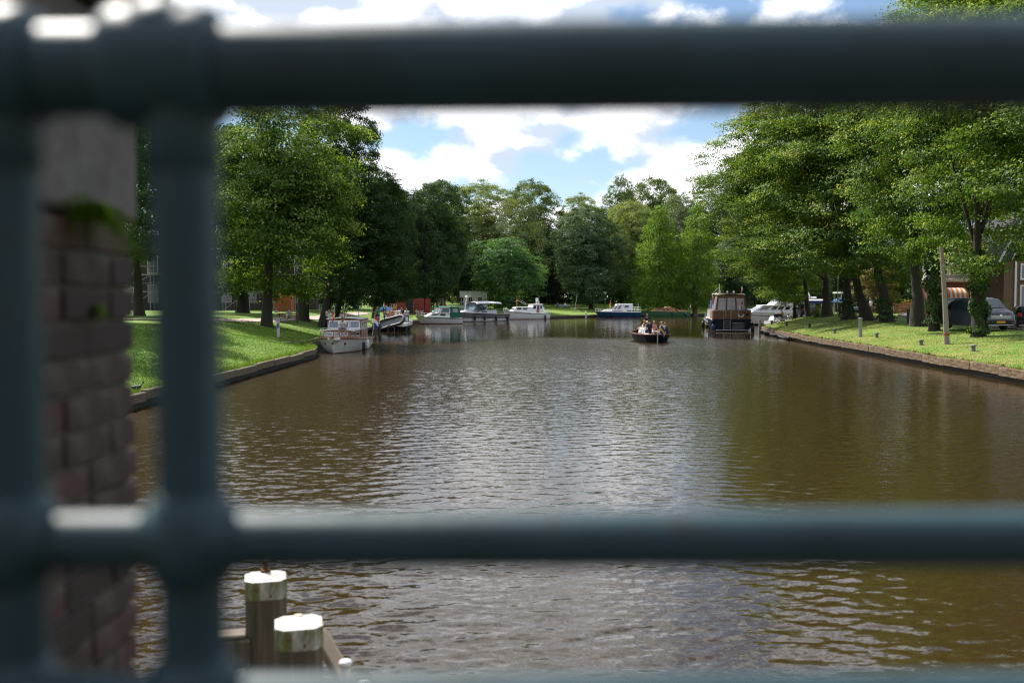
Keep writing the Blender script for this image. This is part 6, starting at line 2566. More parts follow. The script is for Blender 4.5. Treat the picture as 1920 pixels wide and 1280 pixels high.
GBOL = 'low dark mooring bollards on the right bank'
for i, (px, py, h) in enumerate(((1447, 608, 7), (1475, 611, 8), (1518, 614, 8), (1565, 625, 9), (1644, 634, 9.5), (1727, 648, 10.5), (1825, 660, 12.5))):
    c = gp(px, py)
    hh = max(.3, h * c.y / F)
    t = thing('bollard', ('low dark bollard nearest the navy cruiser', 'low dark bollard below the bicycles', 'low dark bollard between the bicycles and the flared trunks',
                          'low dark bollard left of the tall grey post', 'low dark bollard right of the tall grey post', 'low grey bollard left of the wooden pole',
                          'low grey bollard right of the wooden pole, nearest of all')[i], 'bollard', c, 0, GBOL)
    mm = mat('bollard_grey', (.13, .135, .14), .6, var=.2) if i > 2 else M_DKIRON
    MB().lathe([(.12, -.1), (.10, 0), (.095, hh * .78)], (0, 0, 0), 14).build('shaft', mm, t)
    MB().lathe([(.15, hh * .78), (.16, hh * .84), (.15, hh * .96), (.05, hh)], (0, 0, 0), 14).build('head', mm, t)

c = gp(1776, 646)
top = at(1765, 462, c.y) - c
t = thing('wooden_pole', 'tall leaning weathered wooden pole on the right bank', 'pole', c)
MB().tube([(0, 0, -.3), top * .5 + Vector((.02, 0, 0)), top], [.155, .125, .095], 12).build('shaft', mat('weathered_pole', (.27, .235, .19), .9, var=.3, scale=6, stretch=(3, 3, .2), bump=.008), t)
MB().lathe([(.155, .48), (.158, .5), (.158, .60), (.155, .62)], tuple(top * (.55 / top.z) - Vector((0, 0, .55))), 12).build('red_band', mat('faded_red', (.35, .06, .03), .8), t)

for i, (px, py, y2, lb, col) in enumerate(((1441, 607, 586, 'grey wooden mooring post left of the bicycles', 0), (1466, 594, 581, 'grey post with an orange top behind the bicycles', 1),
                                           (1425, 599, 579, 'grey service post beside the navy cruiser', 0))):
    c = gp(px, py) if i == 0 else on_ground(px, (0, 112, 108)[i])
    hh = (py - y2) * c.y / F
    t = thing('wooden_post', lb, 'post', c)
    MB().box((0, 0, hh / 2), (.22, .22, hh), b=.02).build('shaft', M_GREYPOST, t)
    if col:
        MB().box((0, 0, hh + .12), (.25, .25, .24), b=.02).build('top', mat('orange_paint', (.7, .3, .02), .6), t)

# ---- bicycles
M_TYRE = mat('tyre', (.015, .015, .015), .8)


def bicycle(label, loc, rz, frame):
    t = thing('bicycle', label, 'bicycle', loc, rz, 'bicycles parked on the right bank')
    for x, nm in ((-.52, 'wheel'), (.54, 'wheel')):
        w = MB()
        w.tube([(x + .32 * math.cos(a), 0, .34 + .32 * math.sin(a)) for a in np.linspace(0, 2 * math.pi, 25)[:-1]], .022, 6, closed=True)
        wo = w.build('wheel', M_TYRE, t)
        s = MB()
        for k in range(9):
            a = k * math.pi / 9
            s.tube([(x - .31 * math.cos(a), .008, .34 - .31 * math.sin(a)), (x + .31 * math.cos(a), -.008, .34 + .31 * math.sin(a))], .003, 4)
        s.build('spokes', P_CHROME, wo)
    f = MB()
    bb, seat, head, hl = (-.08, 0, .30), (-.26, 0, .82), (.36, 0, .80), (.40, 0, .66)
    f.tube([bb, seat], .02, 6)
    f.tube([bb, hl], .026, 6)
    f.tube([(-.22, 0, .70), (-.05, 0, .48), hl], .02, 6)
    f.tube([(-.52, .05, .34), bb], .012, 6)
    f.tube([(-.52, .05, .34), (-.24, 0, .74)], .012, 6)
    f.tube([(.54, 0, .34), (.44, 0, .55), head, (.33, 0, .98)], .018, 6)
    f.build('frame', frame, t)
    h = MB().tube([(.18, -.30, 1.04), (.30, -.22, 1.05), (.34, 0, 1.0), (.30, .22, 1.05), (.18, .30, 1.04)], .014, 6)
    h.build('handlebar', P_CHROME, t)
    MB().box((-.28, 0, .92), (.27, .17, .07), b=.03).build('saddle', P_RUB, t)
    MB().box((-.62, 0, .82), (.40, .34, .30), b=.02).build('basket', P_RUB, t)
    MB().box((-.55, 0, .69), (.5, .12, .02)).build('carrier', P_CHROME, t)
    m = MB().box((-.08, .09, .22), (.17, .02, .03))
    m.tube([(-.08, -.08, .3), (-.08, .08, .3)], .05, 8)
    m.build('crank', M_DKIRON, t)
    return t


b0 = gp(1466, 607)
bicycle('silver framed bicycle with a black rear basket leaning on the other one', b0, R(12), mat('silver_frame', (.5, .5, .52), .3, .7))
bicycle('black bicycle behind the silver one on the right bank', b0 + Vector((.5, .7, .02)), R(16), mat('black_frame', (.02, .02, .022), .35))

# ---- people ashore
person('man in black standing on the right bank behind the bicycles', 'reach', on_ground(1467, 115), R(170), 'black', 'black', 'dark', 1)
person('person in white standing by the blue curtained boat', 'stand', on_ground(1479, 118), R(200), 'white', 'navy', 'brown', 0)
person('walker in a white shirt with long red hair between the trunks on the left path', 'walk', on_ground(617, 86), R(-70), 'white', 'beige', 'red', 0)
person('man in a dark shirt standing by the hoardings', 'stand', on_ground(826, 172), R(-90), 'navy', 'denim', 'dark', 1, group='people standing by the white building')
person('person in a red shirt standing by the hoardings', 'stand', on_ground(835, 172), R(-60), 'red', 'navy', 'dark', 0, group='people standing by the white building')
person('person in grey standing at the left of the group by the white building', 'stand', on_ground(820, 175), R(-100), 'grey', 'black', 'brown', 0, group='people standing by the white building')
person('person in a turquoise skirt nearest the white building', 'walk', on_ground(847.5, 171), R(-20), 'pale_blue', 'turquoise', 'dark', 1, group='people standing by the white building')
person('tiny figure on the lawn behind the stern of the grey yacht', 'stand', on_ground(944, 188), R(-90), 'beige', 'denim', 'brown', 0)


# ---- benches
def bench(label, loc, rz, material, L_=1.8):
    t = thing('park_bench', label, 'bench', loc, rz)
    for k in range(3):
        MB().box((-.05 + .15 * k, 0, .44), (.13, L_, .04), b=.006).build('slat', material, t)
    for k in range(2):
        MB().box((-.20 - .04 * k, 0, .62 + .17 * k), (.035, L_, .13), (0, -.2, 0), b=.006).build('slat', material, t)
    for y in (-L_ * .4, L_ * .4):
        m = MB()
        m.box((.2, y, .21), (.06, .06, .44))
        m.box((-.12, y, .40), (.06, .06, .86), (0, -.2, 0))
        m.build('leg', M_DKIRON, t)
    return t


M_BENCHG = mat('grey_bench_wood', (.33, .33, .34), .8, var=.15)
M_BENCHB = mat('brown_bench_wood', (.2, .12, .07), .8, var=.2)
c = on_ground(541, 84)
bench('brown bench on the left lawn with a man sitting on it', c, R(-70), M_BENCHB)
person('man in a pale shirt seated on the bench on the left lawn', 'sit_lean', c + Vector((.02, -.08, .47)), R(-70), 'pale_blue', 'beige', 'dark', 0)
c = on_ground(1055, 205)
bench('pale grey bench on the far bank with two people', c, R(-85), M_BENCHG, 3.2)
person('person in blue seated at the left of the far bench', 'sit', c + Vector((-1.0, -.1, .47)), R(-85), 'blue', 'navy', 'dark', 0)
person('person in white seated in the middle of the far bench', 'sit', c + Vector((.5, -.1, .47)), R(-85), 'white', 'blue', 'dark', 0)
c = on_ground(1066, 203)
bench('brown bench right of the pale one on the far bank', c + Vector((1.2, 0, 0)), R(-85), M_BENCHB, 2.4)


# ---- lamps, poles
def lamp(label, loc, h, rz=0, style=0):
    t = thing('street_lamp', label, 'lamp', loc, rz, 'lamp posts with bell shaped heads')
    MB().tube([(0, 0, -.1), (0, 0, h * .35), (0, 0, h)], [.07, .055, .04], 8).build('pole', mat('lamp_green', (.06, .09, .085), .5), t)
    MB().lathe([(.05, h), (.12, h + .06), (.34, h + .34), (.36, h + .38), (.18, h + .42), (.02, h + .46)], (0, 0, 0), 14).build('lamp_shade', mat('lamp_glass', (.66, .62, .52), .4), t)
    MB().box((.0, -.10, h * .70), (.28, .06, .16), b=.01).build('plate', mat('pale_plate', (.5, .5, .48), .5), t)
    return t


c = on_ground(1134.5, 203)
lamp('slim lamp post with a pale bell head left of the blue boat', c, (577 - 545) * 203 / F)
c = on_ground(1405, 214)
lamp('slim lamp post with a pale bell head behind the navy cruiser', c, 4.2)
t = thing('marker_post', 'short white striped post on the far bank left of the blue boat', 'post', on_ground(1098.5, 187), 0)
MB().lathe([(.13, 0), (.13, 1.15), (.10, 1.2)], (0, 0, 0), 12).build('shaft', P_WHITE, t)
for k in range(2):
    MB().lathe([(.135, .15 + .45 * k), (.135, .30 + .45 * k)], (0, 0, 0), 12).build('band', M_DKIRON, t)
for i, (px, Y, y0, y1) in enumerate(((673, 96, 600, 540), (1570, 101, 602, 532))):
    c = on_ground(px, Y)
    t = thing('pole', ('thin pale pole behind the cabin boat', 'thin grey lamp pole at the bend of the street')[i], 'pole', c)
    MB().tube([(0, 0, -.1), (0, 0, (y0 - y1) * Y / F)], [.05, .035], 8).build('shaft', M_GALV, t)
    if i:
        MB().ell((0, 0, (y0 - y1) * Y / F), (.12, .12, .22), 10, 8).build('lamp_head', P_LGREY, t)
for i, (px, Y) in enumerate(((1574, 100), (1703, 76))):
    c = on_ground(px, Y)
    t = thing('street_bollard', ('dark round bollard at the kerb far down the street', 'dark square bollard at the kerb right of the ivy footed trunk')[i], 'bollard', c)
    hh = 1.0
    MB().box((0, 0, hh / 2), (.2, .2, hh), b=.02).build('shaft', M_DKIRON, t)
    MB().box((0, 0, hh + .03), (.25, .25, .08), b=.02).build('cap', M_DKIRON, t)

# ---- birch like thin white stem
t = thing('young_tree', 'thin white stemmed sapling leaning before the dark wood', 'tree', on_ground(1078, 204))
MB().tube([(0, 0, -.1), (.18, 0, 1.4), (.45, 0, 3.2)], [.07, .05, .03], 6).build('trunk', P_WHITE, t)


# ---- vehicles
def wheel(t, x, y, r=.33, w=.22):
    sg = 1 if y > 0 else -1
    wo = MB().lathe([(r * .6, -w / 2), (r * .95, -w / 2), (r, -w * .35), (r, w * .35), (r * .95, w / 2), (r * .6, w / 2)], (x, y, r), 20, axis=(0, 1, 0)).build('wheel', M_TYRE, t)
    m = MB().lathe([(r * .62, 0), (r * .60, .015), (r * .15, .02), (r * .10, .035)], (x, y + sg * (w / 2 - .012), r), 16, axis=(0, sg, 0))
    for k in range(5):
        a = k * 6.283 / 5
        m.box((x + math.cos(a) * r * .36, y + sg * (w / 2 + .01), r + math.sin(a) * r * .36), (r * .5, .02, .06), (0, -a, 0))
    m.build('rim', mat('alloy', (.4, .41, .42), .35, .8), wo)


def car_body(prof, halfw, tumble, material, t, name='body', nose=.12, z_tum=1.0):
    """side outline (x, z) lofted across the width, pulled in above the waistline and at the corners"""
    rings = []
    for k, y in enumerate((-1, -.94, -.6, 0, .6, .94, 1)):
        ring = []
        for (x, z) in prof:
            tt = max(0, (z - z_tum)) * tumble
            e = abs(y)
            yy = y * (halfw - tt)
            xx = x * (1 - nose * .12 * e ** 4)
            zz = z - (.03 * e ** 4)
            if e == 1:
                xx *= .985
                zz = zz + (.03 if z < .5 else -.03)
            ring.append(Vector((xx, yy, zz)))
        rings.append(ring)
    m = MB().loft(rings, closed=True, caps=True)
    return m.build(name, material, t)


def van():
    c = gp(1838, 622)
    base = on_ground(1829, 62.5)
    t = thing('parked_van', 'dark grey passenger van parked behind the ivy clad linden', 'van', base + Vector((0, 0, .05)), R(-82))
    P = mat('van_paint', (.050, .056, .075), .28, .35, var=.05, coat=.5)
    prof = [(-2.5, .32), (-2.55, .8), (-2.50, 1.3), (-2.36, 1.88), (-2.1, 1.96), (.8, 1.97), (1.15, 1.92), (1.86, 1.32), (2.40, 1.14), (2.52, .98), (2.56, .62), (2.50, .30), (1.9, .26), (-1.9, .26)]
    car_body(prof, .96, .16, P, t, z_tum=1.05)
    # windscreen, side windows
    ws = [Vector((1.85, -.80, 1.345)), Vector((1.85, .80, 1.345)), Vector((1.22, .72, 1.875)), Vector((1.22, -.72, 1.875))]
    MB().panel(ws, 0, 1, 0, 1, .025).build('windscreen', mat('car_glass', (.03, .045, .055), .05, spec=.9), t)
    for sg in (1, -1):
        def sp(x, z):
            return Vector((x, sg * (.96 - max(0, z - 1.05) * .16 - .0), z))
        for (x0, x1, z0, z1, s0, s1) in ((.55, 1.62, 1.24, 1.80, .0, -.55), (-.9, .47, 1.22, 1.82, 0, 0), (-2.25, -.98, 1.22, 1.80, .1, 0)):
            a = [sp(x0, z0), sp(x1, z0), sp(x1 + s1, z1), sp(x0 + s0, z1)]
            if sg > 0:
                a = [a[1], a[0], a[3], a[2]]
            MB().panel(a, 0, 1, 0, 1, .02).build('side_window', P_GLASS, t)
        for x in (-1.62, 1.55):
            wheel(t, x, sg * .84, .34)
            MB().tube([(x + .42 * math.cos(a), sg * .955, .36 + .42 * math.sin(a)) for a in np.linspace(0, math.pi, 12)], .03, 6).build('wheel_arch', M_DKIRON, t)
        q = [Vector((2.44, sg * .60, .86)), Vector((2.30, sg * .93, .86)), Vector((2.16, sg * .93, 1.06)), Vector((2.40, sg * .60, 1.09))]
        if sg < 0:
            q = [q[1], q[0], q[3], q[2]]
        MB().panel(q, 0, 1, 0, 1, .05).build('headlight', mat('lamp_lens', (.55, .58, .62), .12, spec=.9), t)
        MB().box((1.35, sg * 1.08, 1.30), (.14, .2, .22), b=.04).build('wing_mirror', P, t)
        MB().box((.25, sg * .965, 1.08), (.2, .03, .035), b=.01).build('handle', M_DKIRON, t)
        MB().box((-.3, sg * .962, .42), (3.2, .02, .06)).build('side_trim', M_DKIRON, t)
    CH = mat('chrome_trim', (.6, .6, .62), .15, .95)
    g = MB().box((2.515, 0, .80), (.05, 1.28, .20), b=.01).build('grille', M_DKIRON, t)
    for z in (.73, .80, .88):
        MB().box((2.545, 0, z), (.02, 1.34, .022)).build('grille_bar', CH, g)
    MB().box((2.47, 0, .955), (.03, 1.30, .035), b=.008).build('bonnet_trim', CH, t)
    MB().lathe([(.10, 0), (.095, .02), (.05, .022)], (2.535, 0, .87), 20, axis=(1, 0, 0)).build('emblem', CH, t)
    MB().box((2.57, 0, .50), (.03, .56, .12), b=.005).build('number_plate', mat('plate_yellow', (.72, .38, .01), .5), t)
    MB().box((2.54, 0, .40), (.06, 1.55, .10), b=.02).build('air_intake', P_RUB, t)
    MB().box((2.555, 0, .315), (.03, 1.65, .03)).build('bumper_trim', CH, t)
    for y in (-.28, .28):
        MB().tube([(1.84, y, 1.38), (1.58, y + .45, 1.60)], .012, 5).build('wiper', M_DKIRON, t)


van()


def small_car(label, base, rz, col, hatch=True, name='parked_car', plate=True):
    t = thing(name, label, 'car', base + Vector((0, 0, .05)), rz, 'cars parked along the right street')
    P = paint('car_' + col[0], col[1], .25)
    prof = [(-1.98, .32), (-2.0, .75), (-1.92, .98), (-1.62, 1.38), (-1.35, 1.46), (.2, 1.47), (.45, 1.42), (1.05, 1.0), (1.8, .86), (1.98, .68), (1.98, .32), (1.5, .24), (-1.5, .24)]
    car_body(prof, .85, .30, P, t, z_tum=.92)
    for sg in (1, -1):
        def sp(x, z):
            return Vector((x, sg * (.855 - max(0, z - .92) * .30), z))
        for a4 in ((-.1, .78, .98, 1.36, 0, -.42), (-1.45, -.18, .98, 1.36, .18, 0)):
            x0, x1, z0, z1, s0, s1 = a4
            a = [sp(x0, z0), sp(x1, z0), sp(x1 + s1, z1), sp(x0 + s0, z1)]
            if sg > 0:
                a = [a[1], a[0], a[3], a[2]]
            MB().panel(a, 0, 1, 0, 1, .02).build('side_window', P_GLASS, t)
        for x in (-1.22, 1.25):
            wheel(t, x, sg * .76, .30, .2)
        MB().box((-1.95, sg * .68, .86), (.10, .22, .24), b=.03).build('tail_light', mat('tail_red', (.45, .015, .015), .2), t)
        MB().box((1.90, sg * .62, .74), (.14, .3, .13), b=.03).build('headlight', mat('lamp_lens', (.55, .58, .62), .12), t)
        MB().box((.62, sg * .95, .98), (.12, .16, .13), b=.03).build('wing_mirror', P, t)
    rw = [Vector((-1.91, .62, 1.03)), Vector((-1.91, -.62, 1.03)), Vector((-1.67, -.55, 1.36)), Vector((-1.67, .55, 1.36))]
    MB().panel(rw, 0, 1, 0, 1, .02).build('rear_window', P_GLASS, t)
    fw = [Vector((1.00, -.68, 1.05)), Vector((1.00, .68, 1.05)), Vector((.50, .58, 1.40)), Vector((.50, -.58, 1.40))]
    MB().panel(fw, 0, 1, 0, 1, .02).build('windscreen', P_GLASS, t)
    if plate:
        MB().box((-2.0, 0, .62), (.03, .5, .11), b=.005).build('number_plate', mat('plate_yellow', (.72, .38, .01), .5), t)
    MB().box((-2.0, 0, .40), (.08, 1.5, .2), b=.04).build('rear_bumper', P_RUB, t)
    return t


small_car('black hatchback parked at the right edge beyond the van', on_ground(1926, 66), R(70), ('black', (.014, .014, .016)))
small_car('dark car seen from behind between the boats and the thin linden', on_ground(1511, 112), R(85), ('darkblue', (.016, .022, .045)))
small_car('blue grey car parked across the street behind the leaning trunk', on_ground(1634, 117), R(200), ('bluegrey', (.06, .09, .16)))
small_car('pale blue car partly hidden behind the flared trunks', on_ground(1612, 119), R(195), ('paleblue', (.16, .24, .36)))

# ---- kiosk, parasol, fence, banner
c = on_ground(1588, 114)
t = thing('shelter', 'open shelter with a flat white roof behind the flared trunks', 'shelter', c, R(8))
MB().box((0, 0, 2.35), (2.6, 2.0, .16), b=.03).build('roof', P_WHITE, t)
for x in (-1.15, 1.15):
    for y in (-.85, .85):
        MB().box((x, y, 1.15), (.09, .09, 2.3)).build('post', M_GALV, t)
MB().box((0, .8, 1.0), (2.1, .05, 1.7)).build('back_wall', mat('dark_panel', (.03, .04, .04), .4), t)
c = on_ground(1573, 111)
t = thing('parasol', 'pale blue parasol in front of the white roofed shelter', 'parasol', c)
MB().tube([(0, 0, 0), (0, 0, 1.72)], .025, 8).build('pole', M_GALV, t)
m = MB()
ring = [(1.0 * math.cos(a), 1.0 * math.sin(a), 1.25) for a in np.linspace(0, 2 * math.pi, 9)[:-1]]
mid = [(.55 * math.cos(a), .55 * math.sin(a), 1.58) for a in np.linspace(0, 2 * math.pi, 9)[:-1]]
tip = [(.02 * math.cos(a), .02 * math.sin(a), 1.75) for a in np.linspace(0, 2 * math.pi, 9)[:-1]]
m.loft([ring, mid, tip], closed=True, smooth=False)
m.build('canopy', mat('pale_blue_canvas', (.22, .34, .55), .85), t)
for i, (px, Y, top) in enumerate(((1633, 108, 'white'), (1644, 108, 'white'))):
    person(('white clad person seated by the russet tree, the left one', 'white clad person seated by the russet tree, the right one')[i], 'sit', on_ground(px, Y) + Vector((0, 0, .75)), R(190), top, 'beige', ('grey', 'blond')[i], 0)
    c = thing('stool', ('wooden stool under the left white clad person', 'wooden stool under the right white clad person')[i], 'stool', on_ground(px, Y))
    MB().box((0, 0, .72), (.4, .4, .05), b=.01).build('seat', P_TEAK, c)
    for sx in (-.16, .16):
        for sy in (-.16, .16):
            MB().box((sx, sy, .35), (.05, .05, .72)).build('leg', P_TEAK, c)

a, b = on_ground(1676, 104), on_ground(1716, 104.5)
d = b - a
t = thing('plank_fence', 'reddish brown plank fence across the street', 'fence', a, math.atan2(d.y, d.x))
ln = d.length
M_FENCE = mat('red_brown_fence', (.22, .085, .05), .8, var=.25, scale=6)
for k in range(4):
    MB().box((ln * k / 3, 0, .55), (.12, .12, 1.15), b=.01).build('post', M_FENCE, t)
for k in range(3):
    MB().box((ln / 2, -.08, .28 + .34 * k), (ln + .2, .04, .2), b=.008).build('plank', M_FENCE, t)
a, b = on_ground(1727, 104), on_ground(1748, 104)
t = thing('banner', 'teal banner with pale leaf marks on a low fence', 'banner', a)
ln = (b - a).length
MB().box((ln / 2, 0, .66), (ln, .03, .72)).build('sheet', mat('teal_print', (.03, .16, .17), .6, var=.3, scale=3, dirt=(.25, .38, .36), dirt_amt=.5, dirt_scale=6), t)
for k in (0, 1):
    MB().box((ln * k, .05, .55), (.07, .07, 1.1)).build('post', M_FENCE, t)
MB().box((ln / 2, .02, .16), (ln, .05, .10)).build('board', M_FENCE, t)

# ---- houses on the right
M_HB = mat('house_brick', (.20, .075, .05), .9, var=.25, scale=3, bump=.01, bscale=14, stretch=(1, 1, 3))
M_HB2 = mat('brown_house_brick', (.19, .115, .075), .9, var=.25, scale=3, bump=.01, bscale=14, stretch=(1, 1, 3))
M_SLATE = mat('dark_roof_tiles', (.035, .036, .042), .7, var=.25, scale=5, bump=.02)
M_TRIM = mat('white_trim', (.76, .76, .74), .5, var=.05)
M_STUC = mat('cream_stucco', (.62, .55, .42), .85, var=.1)


def house_windows(t, y, cells, frame=M_TRIM):
    """windows in a wall facing -y (local): frame part, pane and glazing bar sub-parts"""
    for (x0, x1, z0, z1) in cells:
        m = MB()
        w, h = x1 - x0, z1 - z0
        for bx in ((x0 + .05, .1), (x1 - .05, .1)):
            m.box((bx[0], y - .04, (z0 + z1) / 2), (.1, .1, h))
        for bz in (z0 + .05, z1 - .05):
            m.box(((x0 + x1) / 2, y - .04, bz), (w - .2, .1, .1))
        f = m.build('window', frame, t)
        MB().box(((x0 + x1) / 2, y - .012, (z0 + z1) / 2), (w - .2, .02, h - .2)).build('pane', P_GLASS, f)
        MB().box(((x0 + x1) / 2, y - .05, (z0 + z1) / 2), (.06, .05, h - .2)).build('glazing_bar', frame, f)
        MB().box(((x0 + x1) / 2, y - .09, z0 - .04), (w + .12, .2, .07)).build('sill', M_CONC, f)


c = on_ground(1780, 86)
t = thing('brick_house', 'red brick house with white upper balcony and striped awnings', 'house', (c.x, 88, c.z), R(-8))
MB().box((3.6, 3, 1.6), (7.2, 6, 3.2)).build('wall', M_HB, t)
MB().box((3.6, 2.95, 3.34), (7.5, 6.3, .28), b=.03).build('cornice', M_STUC, t)
MB().box((1.5, 3.3, 4.6), (3.0, 5.0, 2.3)).build('upper_wall', mat('white_boards', (.72, .72, .70), .6), t)
house_windows(t, .8, [(.15, .85, 3.8, 5.4), (1.0, 1.7, 3.8, 5.4), (1.85, 2.7, 3.8, 5.4)])
house_windows(t, 0, [(4.4, 5.4, .9, 2.5), (5.7, 6.8, .9, 2.5), (.2, .9, .6, 2.5), (1.2, 2.6, .6, 2.5)])
m = MB()
for k in range(20):
    m.box((3.2 + k * .21, .12, 4.0), (.05, .05, .9))
m.box((5.2, .12, 4.48), (4.3, .09, .08))
m.box((5.2, .12, 3.62), (4.3, .07, .06))
m.build('balcony_rail', M_TRIM, t)
MB().prism([(2.9, .3, 3.5), (4.2, .3, 3.5), (2.9, .3, 4.7)], (0, 3, 0)).build('lean_to_roof', M_SLATE, t)
MB().prism([(-.3, 0, 5.8), (3.3, 0, 5.8), (1.5, 0, 8.2)], (0, 6, 0)).build('roof', M_SLATE, t)
MB().box((1.5, 2.6, 8.2), (.6, .6, 1.6)).build('chimney', M_HB, t)
MB().box((5.2, 3.8, 4.9), (3.8, 4.4, 2.8)).build('rear_wall', M_HB, t)
MB().prism([(3.1, 1.3, 6.3), (7.4, 1.3, 6.3), (5.2, 1.3, 8.4)], (0, 5, 0)).build('roof', M_SLATE, t)


def awning(label, loc, rz, w, h, dpt, cols):
    t = thing('awning', label, 'awning', loc, rz)
    n = 8
    k = len(cols)
    ms = list(dict.fromkeys(cols))
    st = 9
    for s in range(st):
        x0, x1 = w * s / st, w * (s + 1) / st
        rows = []
        for x in (x0, x1):
            rows.append([Vector((x, -dpt * math.sin(a), h * math.cos(a))) for a in np.linspace(0, math.pi / 2, n)])
        rr = MB().loft(rows)
        rr.build('stripe', cols[s % k], t)
    for x in (0, w):
        m = MB()
        for q in range(4):
            f0, f1 = q / 4, (q + 1) / 4
            arc0 = [Vector((x, -dpt * f0 * math.sin(a), h * f0 * math.cos(a))) for a in np.linspace(0, math.pi / 2, n)]
            arc1 = [Vector((x, -dpt * f1 * math.sin(a), h * f1 * math.cos(a))) for a in np.linspace(0, math.pi / 2, n)]
            m.loft([arc0, arc1], q % 2)
        m.build('end_panel', [cols[1], cols[0]], t)
    return t


A_O, A_W, A_P = mat('awning_orange', (.58, .20, .05), .85), mat('awning_white', (.75, .68, .60), .85), mat('awning_brown', (.33, .13, .06), .85)
hc = on_ground(1791, 85)
zb = EYE + (562 - 560) / F * 85
awning('orange and white striped quarter round awning on the brick house', (hc.x, 87.2, zb), R(-8), 1.7, .95, 1.1, [A_O, A_W])
awning('dark and white striped awning left of the orange one', (on_ground(1775, 85).x, 87.6, zb), R(-8), .62, .72, .8, [A_P, A_W])
awning('pale awning farthest left on the brick house', (on_ground(1761, 86).x, 88.0, zb), R(-8), .55, .62, .8, [A_W, A_W])

c = on_ground(1888, 74)
t = thing('gabled_house', 'brown brick house with a steep dark roof at the right edge', 'house', (c.x, 75, c.z), R(-6))
MB().box((3.7, 3.5, 2.35), (7.0, 7, 4.7)).build('wall', M_HB2, t)
m = MB().prism([(-.35, -.3, 4.5), (.55, -.3, 4.75), (2.1, -.3, 8.2), (1.5, -.3, 8.2)], (0, 7.6, 0))
m.prism([(1.5, -.3, 8.2), (2.1, -.3, 8.2), (7.5, -.3, 8.2), (7.5, -.3, 8.5), (1.6, -.3, 8.5)], (0, 7.6, 0))
m.build('roof', M_SLATE, t)
MB().box((4.6, 3.5, 6.4), (5.4, 6.9, 3.6)).build('upper_wall', M_HB2, t)
m = MB().tube([(-.36, -.36, 4.5), (1.55, -.36, 8.3)], .09, 4, smooth=False)
m.tube([(.62, -.36, 4.75), (2.1, -.36, 8.1)], .05, 4, smooth=False)
m.build('verge_board', M_TRIM, t)
MB().box((1.0, -.08, 2.4), (.14, .12, 4.7)).build('downpipe', M_TRIM, t)
house_windows(t, 0, [(1.35, 2.6, .7, 2.9), (2.9, 4.2, .7, 2.9), (1.35, 2.6, 3.3, 4.5), (2.9, 4.2, 3.3, 4.5)])
house_windows(t, .05, [(2.0, 3.2, 5.0, 7.4), (3.5, 4.7, 5.0, 7.4)])
MB().box((1.55, -.14, 8.55), (.9, .2, .24), b=.03).build('ridge_ornament', M_TRIM, t)
t = thing('garden_pillar', 'pointed white garden pillar before the brick house', 'pillar', on_ground(1851, 78))
MB().box((0, 0, .8), (.34, .34, 1.6), b=.01).build('shaft', M_TRIM, t)
MB().loft([octo(.22, .02, 1.6), octo(.22, .02, 1.68), octo(.02, .005, 1.95)], 0, True, False, True).build('cap', M_TRIM, t)

# ---- building site on the left: brick building, scaffold, container, fence
M_SITE = mat('site_brick', (.045, .030, .026), .9, var=.3, scale=3)
sx0, sx1, sy = at(240, 560, 118).x, at(600, 560, 118).x, 121.0
gz = ground_z(-30, 118)
t = thing('site_building', 'dark brick building behind the scaffolding on the left', 'building', (sx0 - 6, sy, gz))
wdt = sx1 - sx0 + 5
MB().box((wdt / 2, 5, 4.5), (wdt, 10, 9)).build('wall', M_SITE, t)
MB().prism([(-.5, -.5, 9), (-.5, 10.5, 9), (-.5, 5, 12.5)], (wdt + 1, 0, 0)).build('roof', M_SLATE, t)
for k in range(9):
    x = 2 + k * (wdt - 4) / 8
    for z in (.9, 4.4):
        f = MB().box((x, -.03, z + 1.1), (1.3, .1, 2.2)).build('window', M_TRIM if z > 4 else M_GALV, t)
        MB().box((x, -.07, z + 1.1), (1.1, .06, 2.0)).build('pane', P_GLASS, f)
MB().box((at(440, 543, sy).x - (sx0 - 6), -.15, (562 - 543) / F * sy + EYE - gz), (1.3, .12, 1.1)).build('panel', mat('yellow_board', (.42, .24, .05), .8), t)
t = thing('scaffold', 'galvanised scaffold in front of the dark brick building', 'scaffold', (sx0, 117.5, gz))
L_ = sx1 - sx0
n = 9
for k in range(n):
    for y in (0, 1.2):
        MB().tube([(L_ * k / (n - 1), y, 0), (L_ * k / (n - 1), y, 8.2)], .045, 6).build('standard', M_GALV, t)
for z in (2.2, 4.2, 6.2):
    for y in (0, 1.2):
        MB().tube([(0, y, z), (L_, y, z)], .04, 6).build('ledger', M_GALV, t)
        MB().tube([(0, y, z + 1.0), (L_, y, z + 1.0)], .03, 6).build('guard_rail', M_GALV, t)
    for k in range(n - 1):
        MB().box((L_ * (k + .5) / (n - 1), .6, z + .05), (L_ / (n - 1) - .04, 1.1, .06)).build('platform', mat('scaffold_board', (.28, .22, .15), .9), t)
for k in range(0, n - 1, 2):
    for z in (0, 2.2, 4.2):
        MB().tube([(L_ * k / (n - 1), -.05, z), (L_ * (k + 1) / (n - 1), -.05, z + 2.0)], .035, 6).build('brace', M_GALV, t)
# container
c = on_ground(530, 110)
t = thing('shipping_container', 'rust orange corrugated container behind the tree trunks', 'container', c, R(4))
w_ = 31 * 110 / F
M_CONT = mat('container_orange', (.42, .10, .03), .6, var=.15, dirt=(.2, .06, .03), dirt_amt=.3)
m = MB()
m.box((0, 1.2, 1.22), (w_, 2.3, 2.4), b=.02)
for k in range(9):
    m.box((-w_ / 2 + w_ * (k + .5) / 9, .04, 1.22), (w_ / 18, .06, 2.2))
m.build('body', M_CONT, t)
for z in (.06, 2.38):
    MB().box((0, .02, z), (w_ + .05, .1, .12)).build('frame_rail', M_CONT, t)
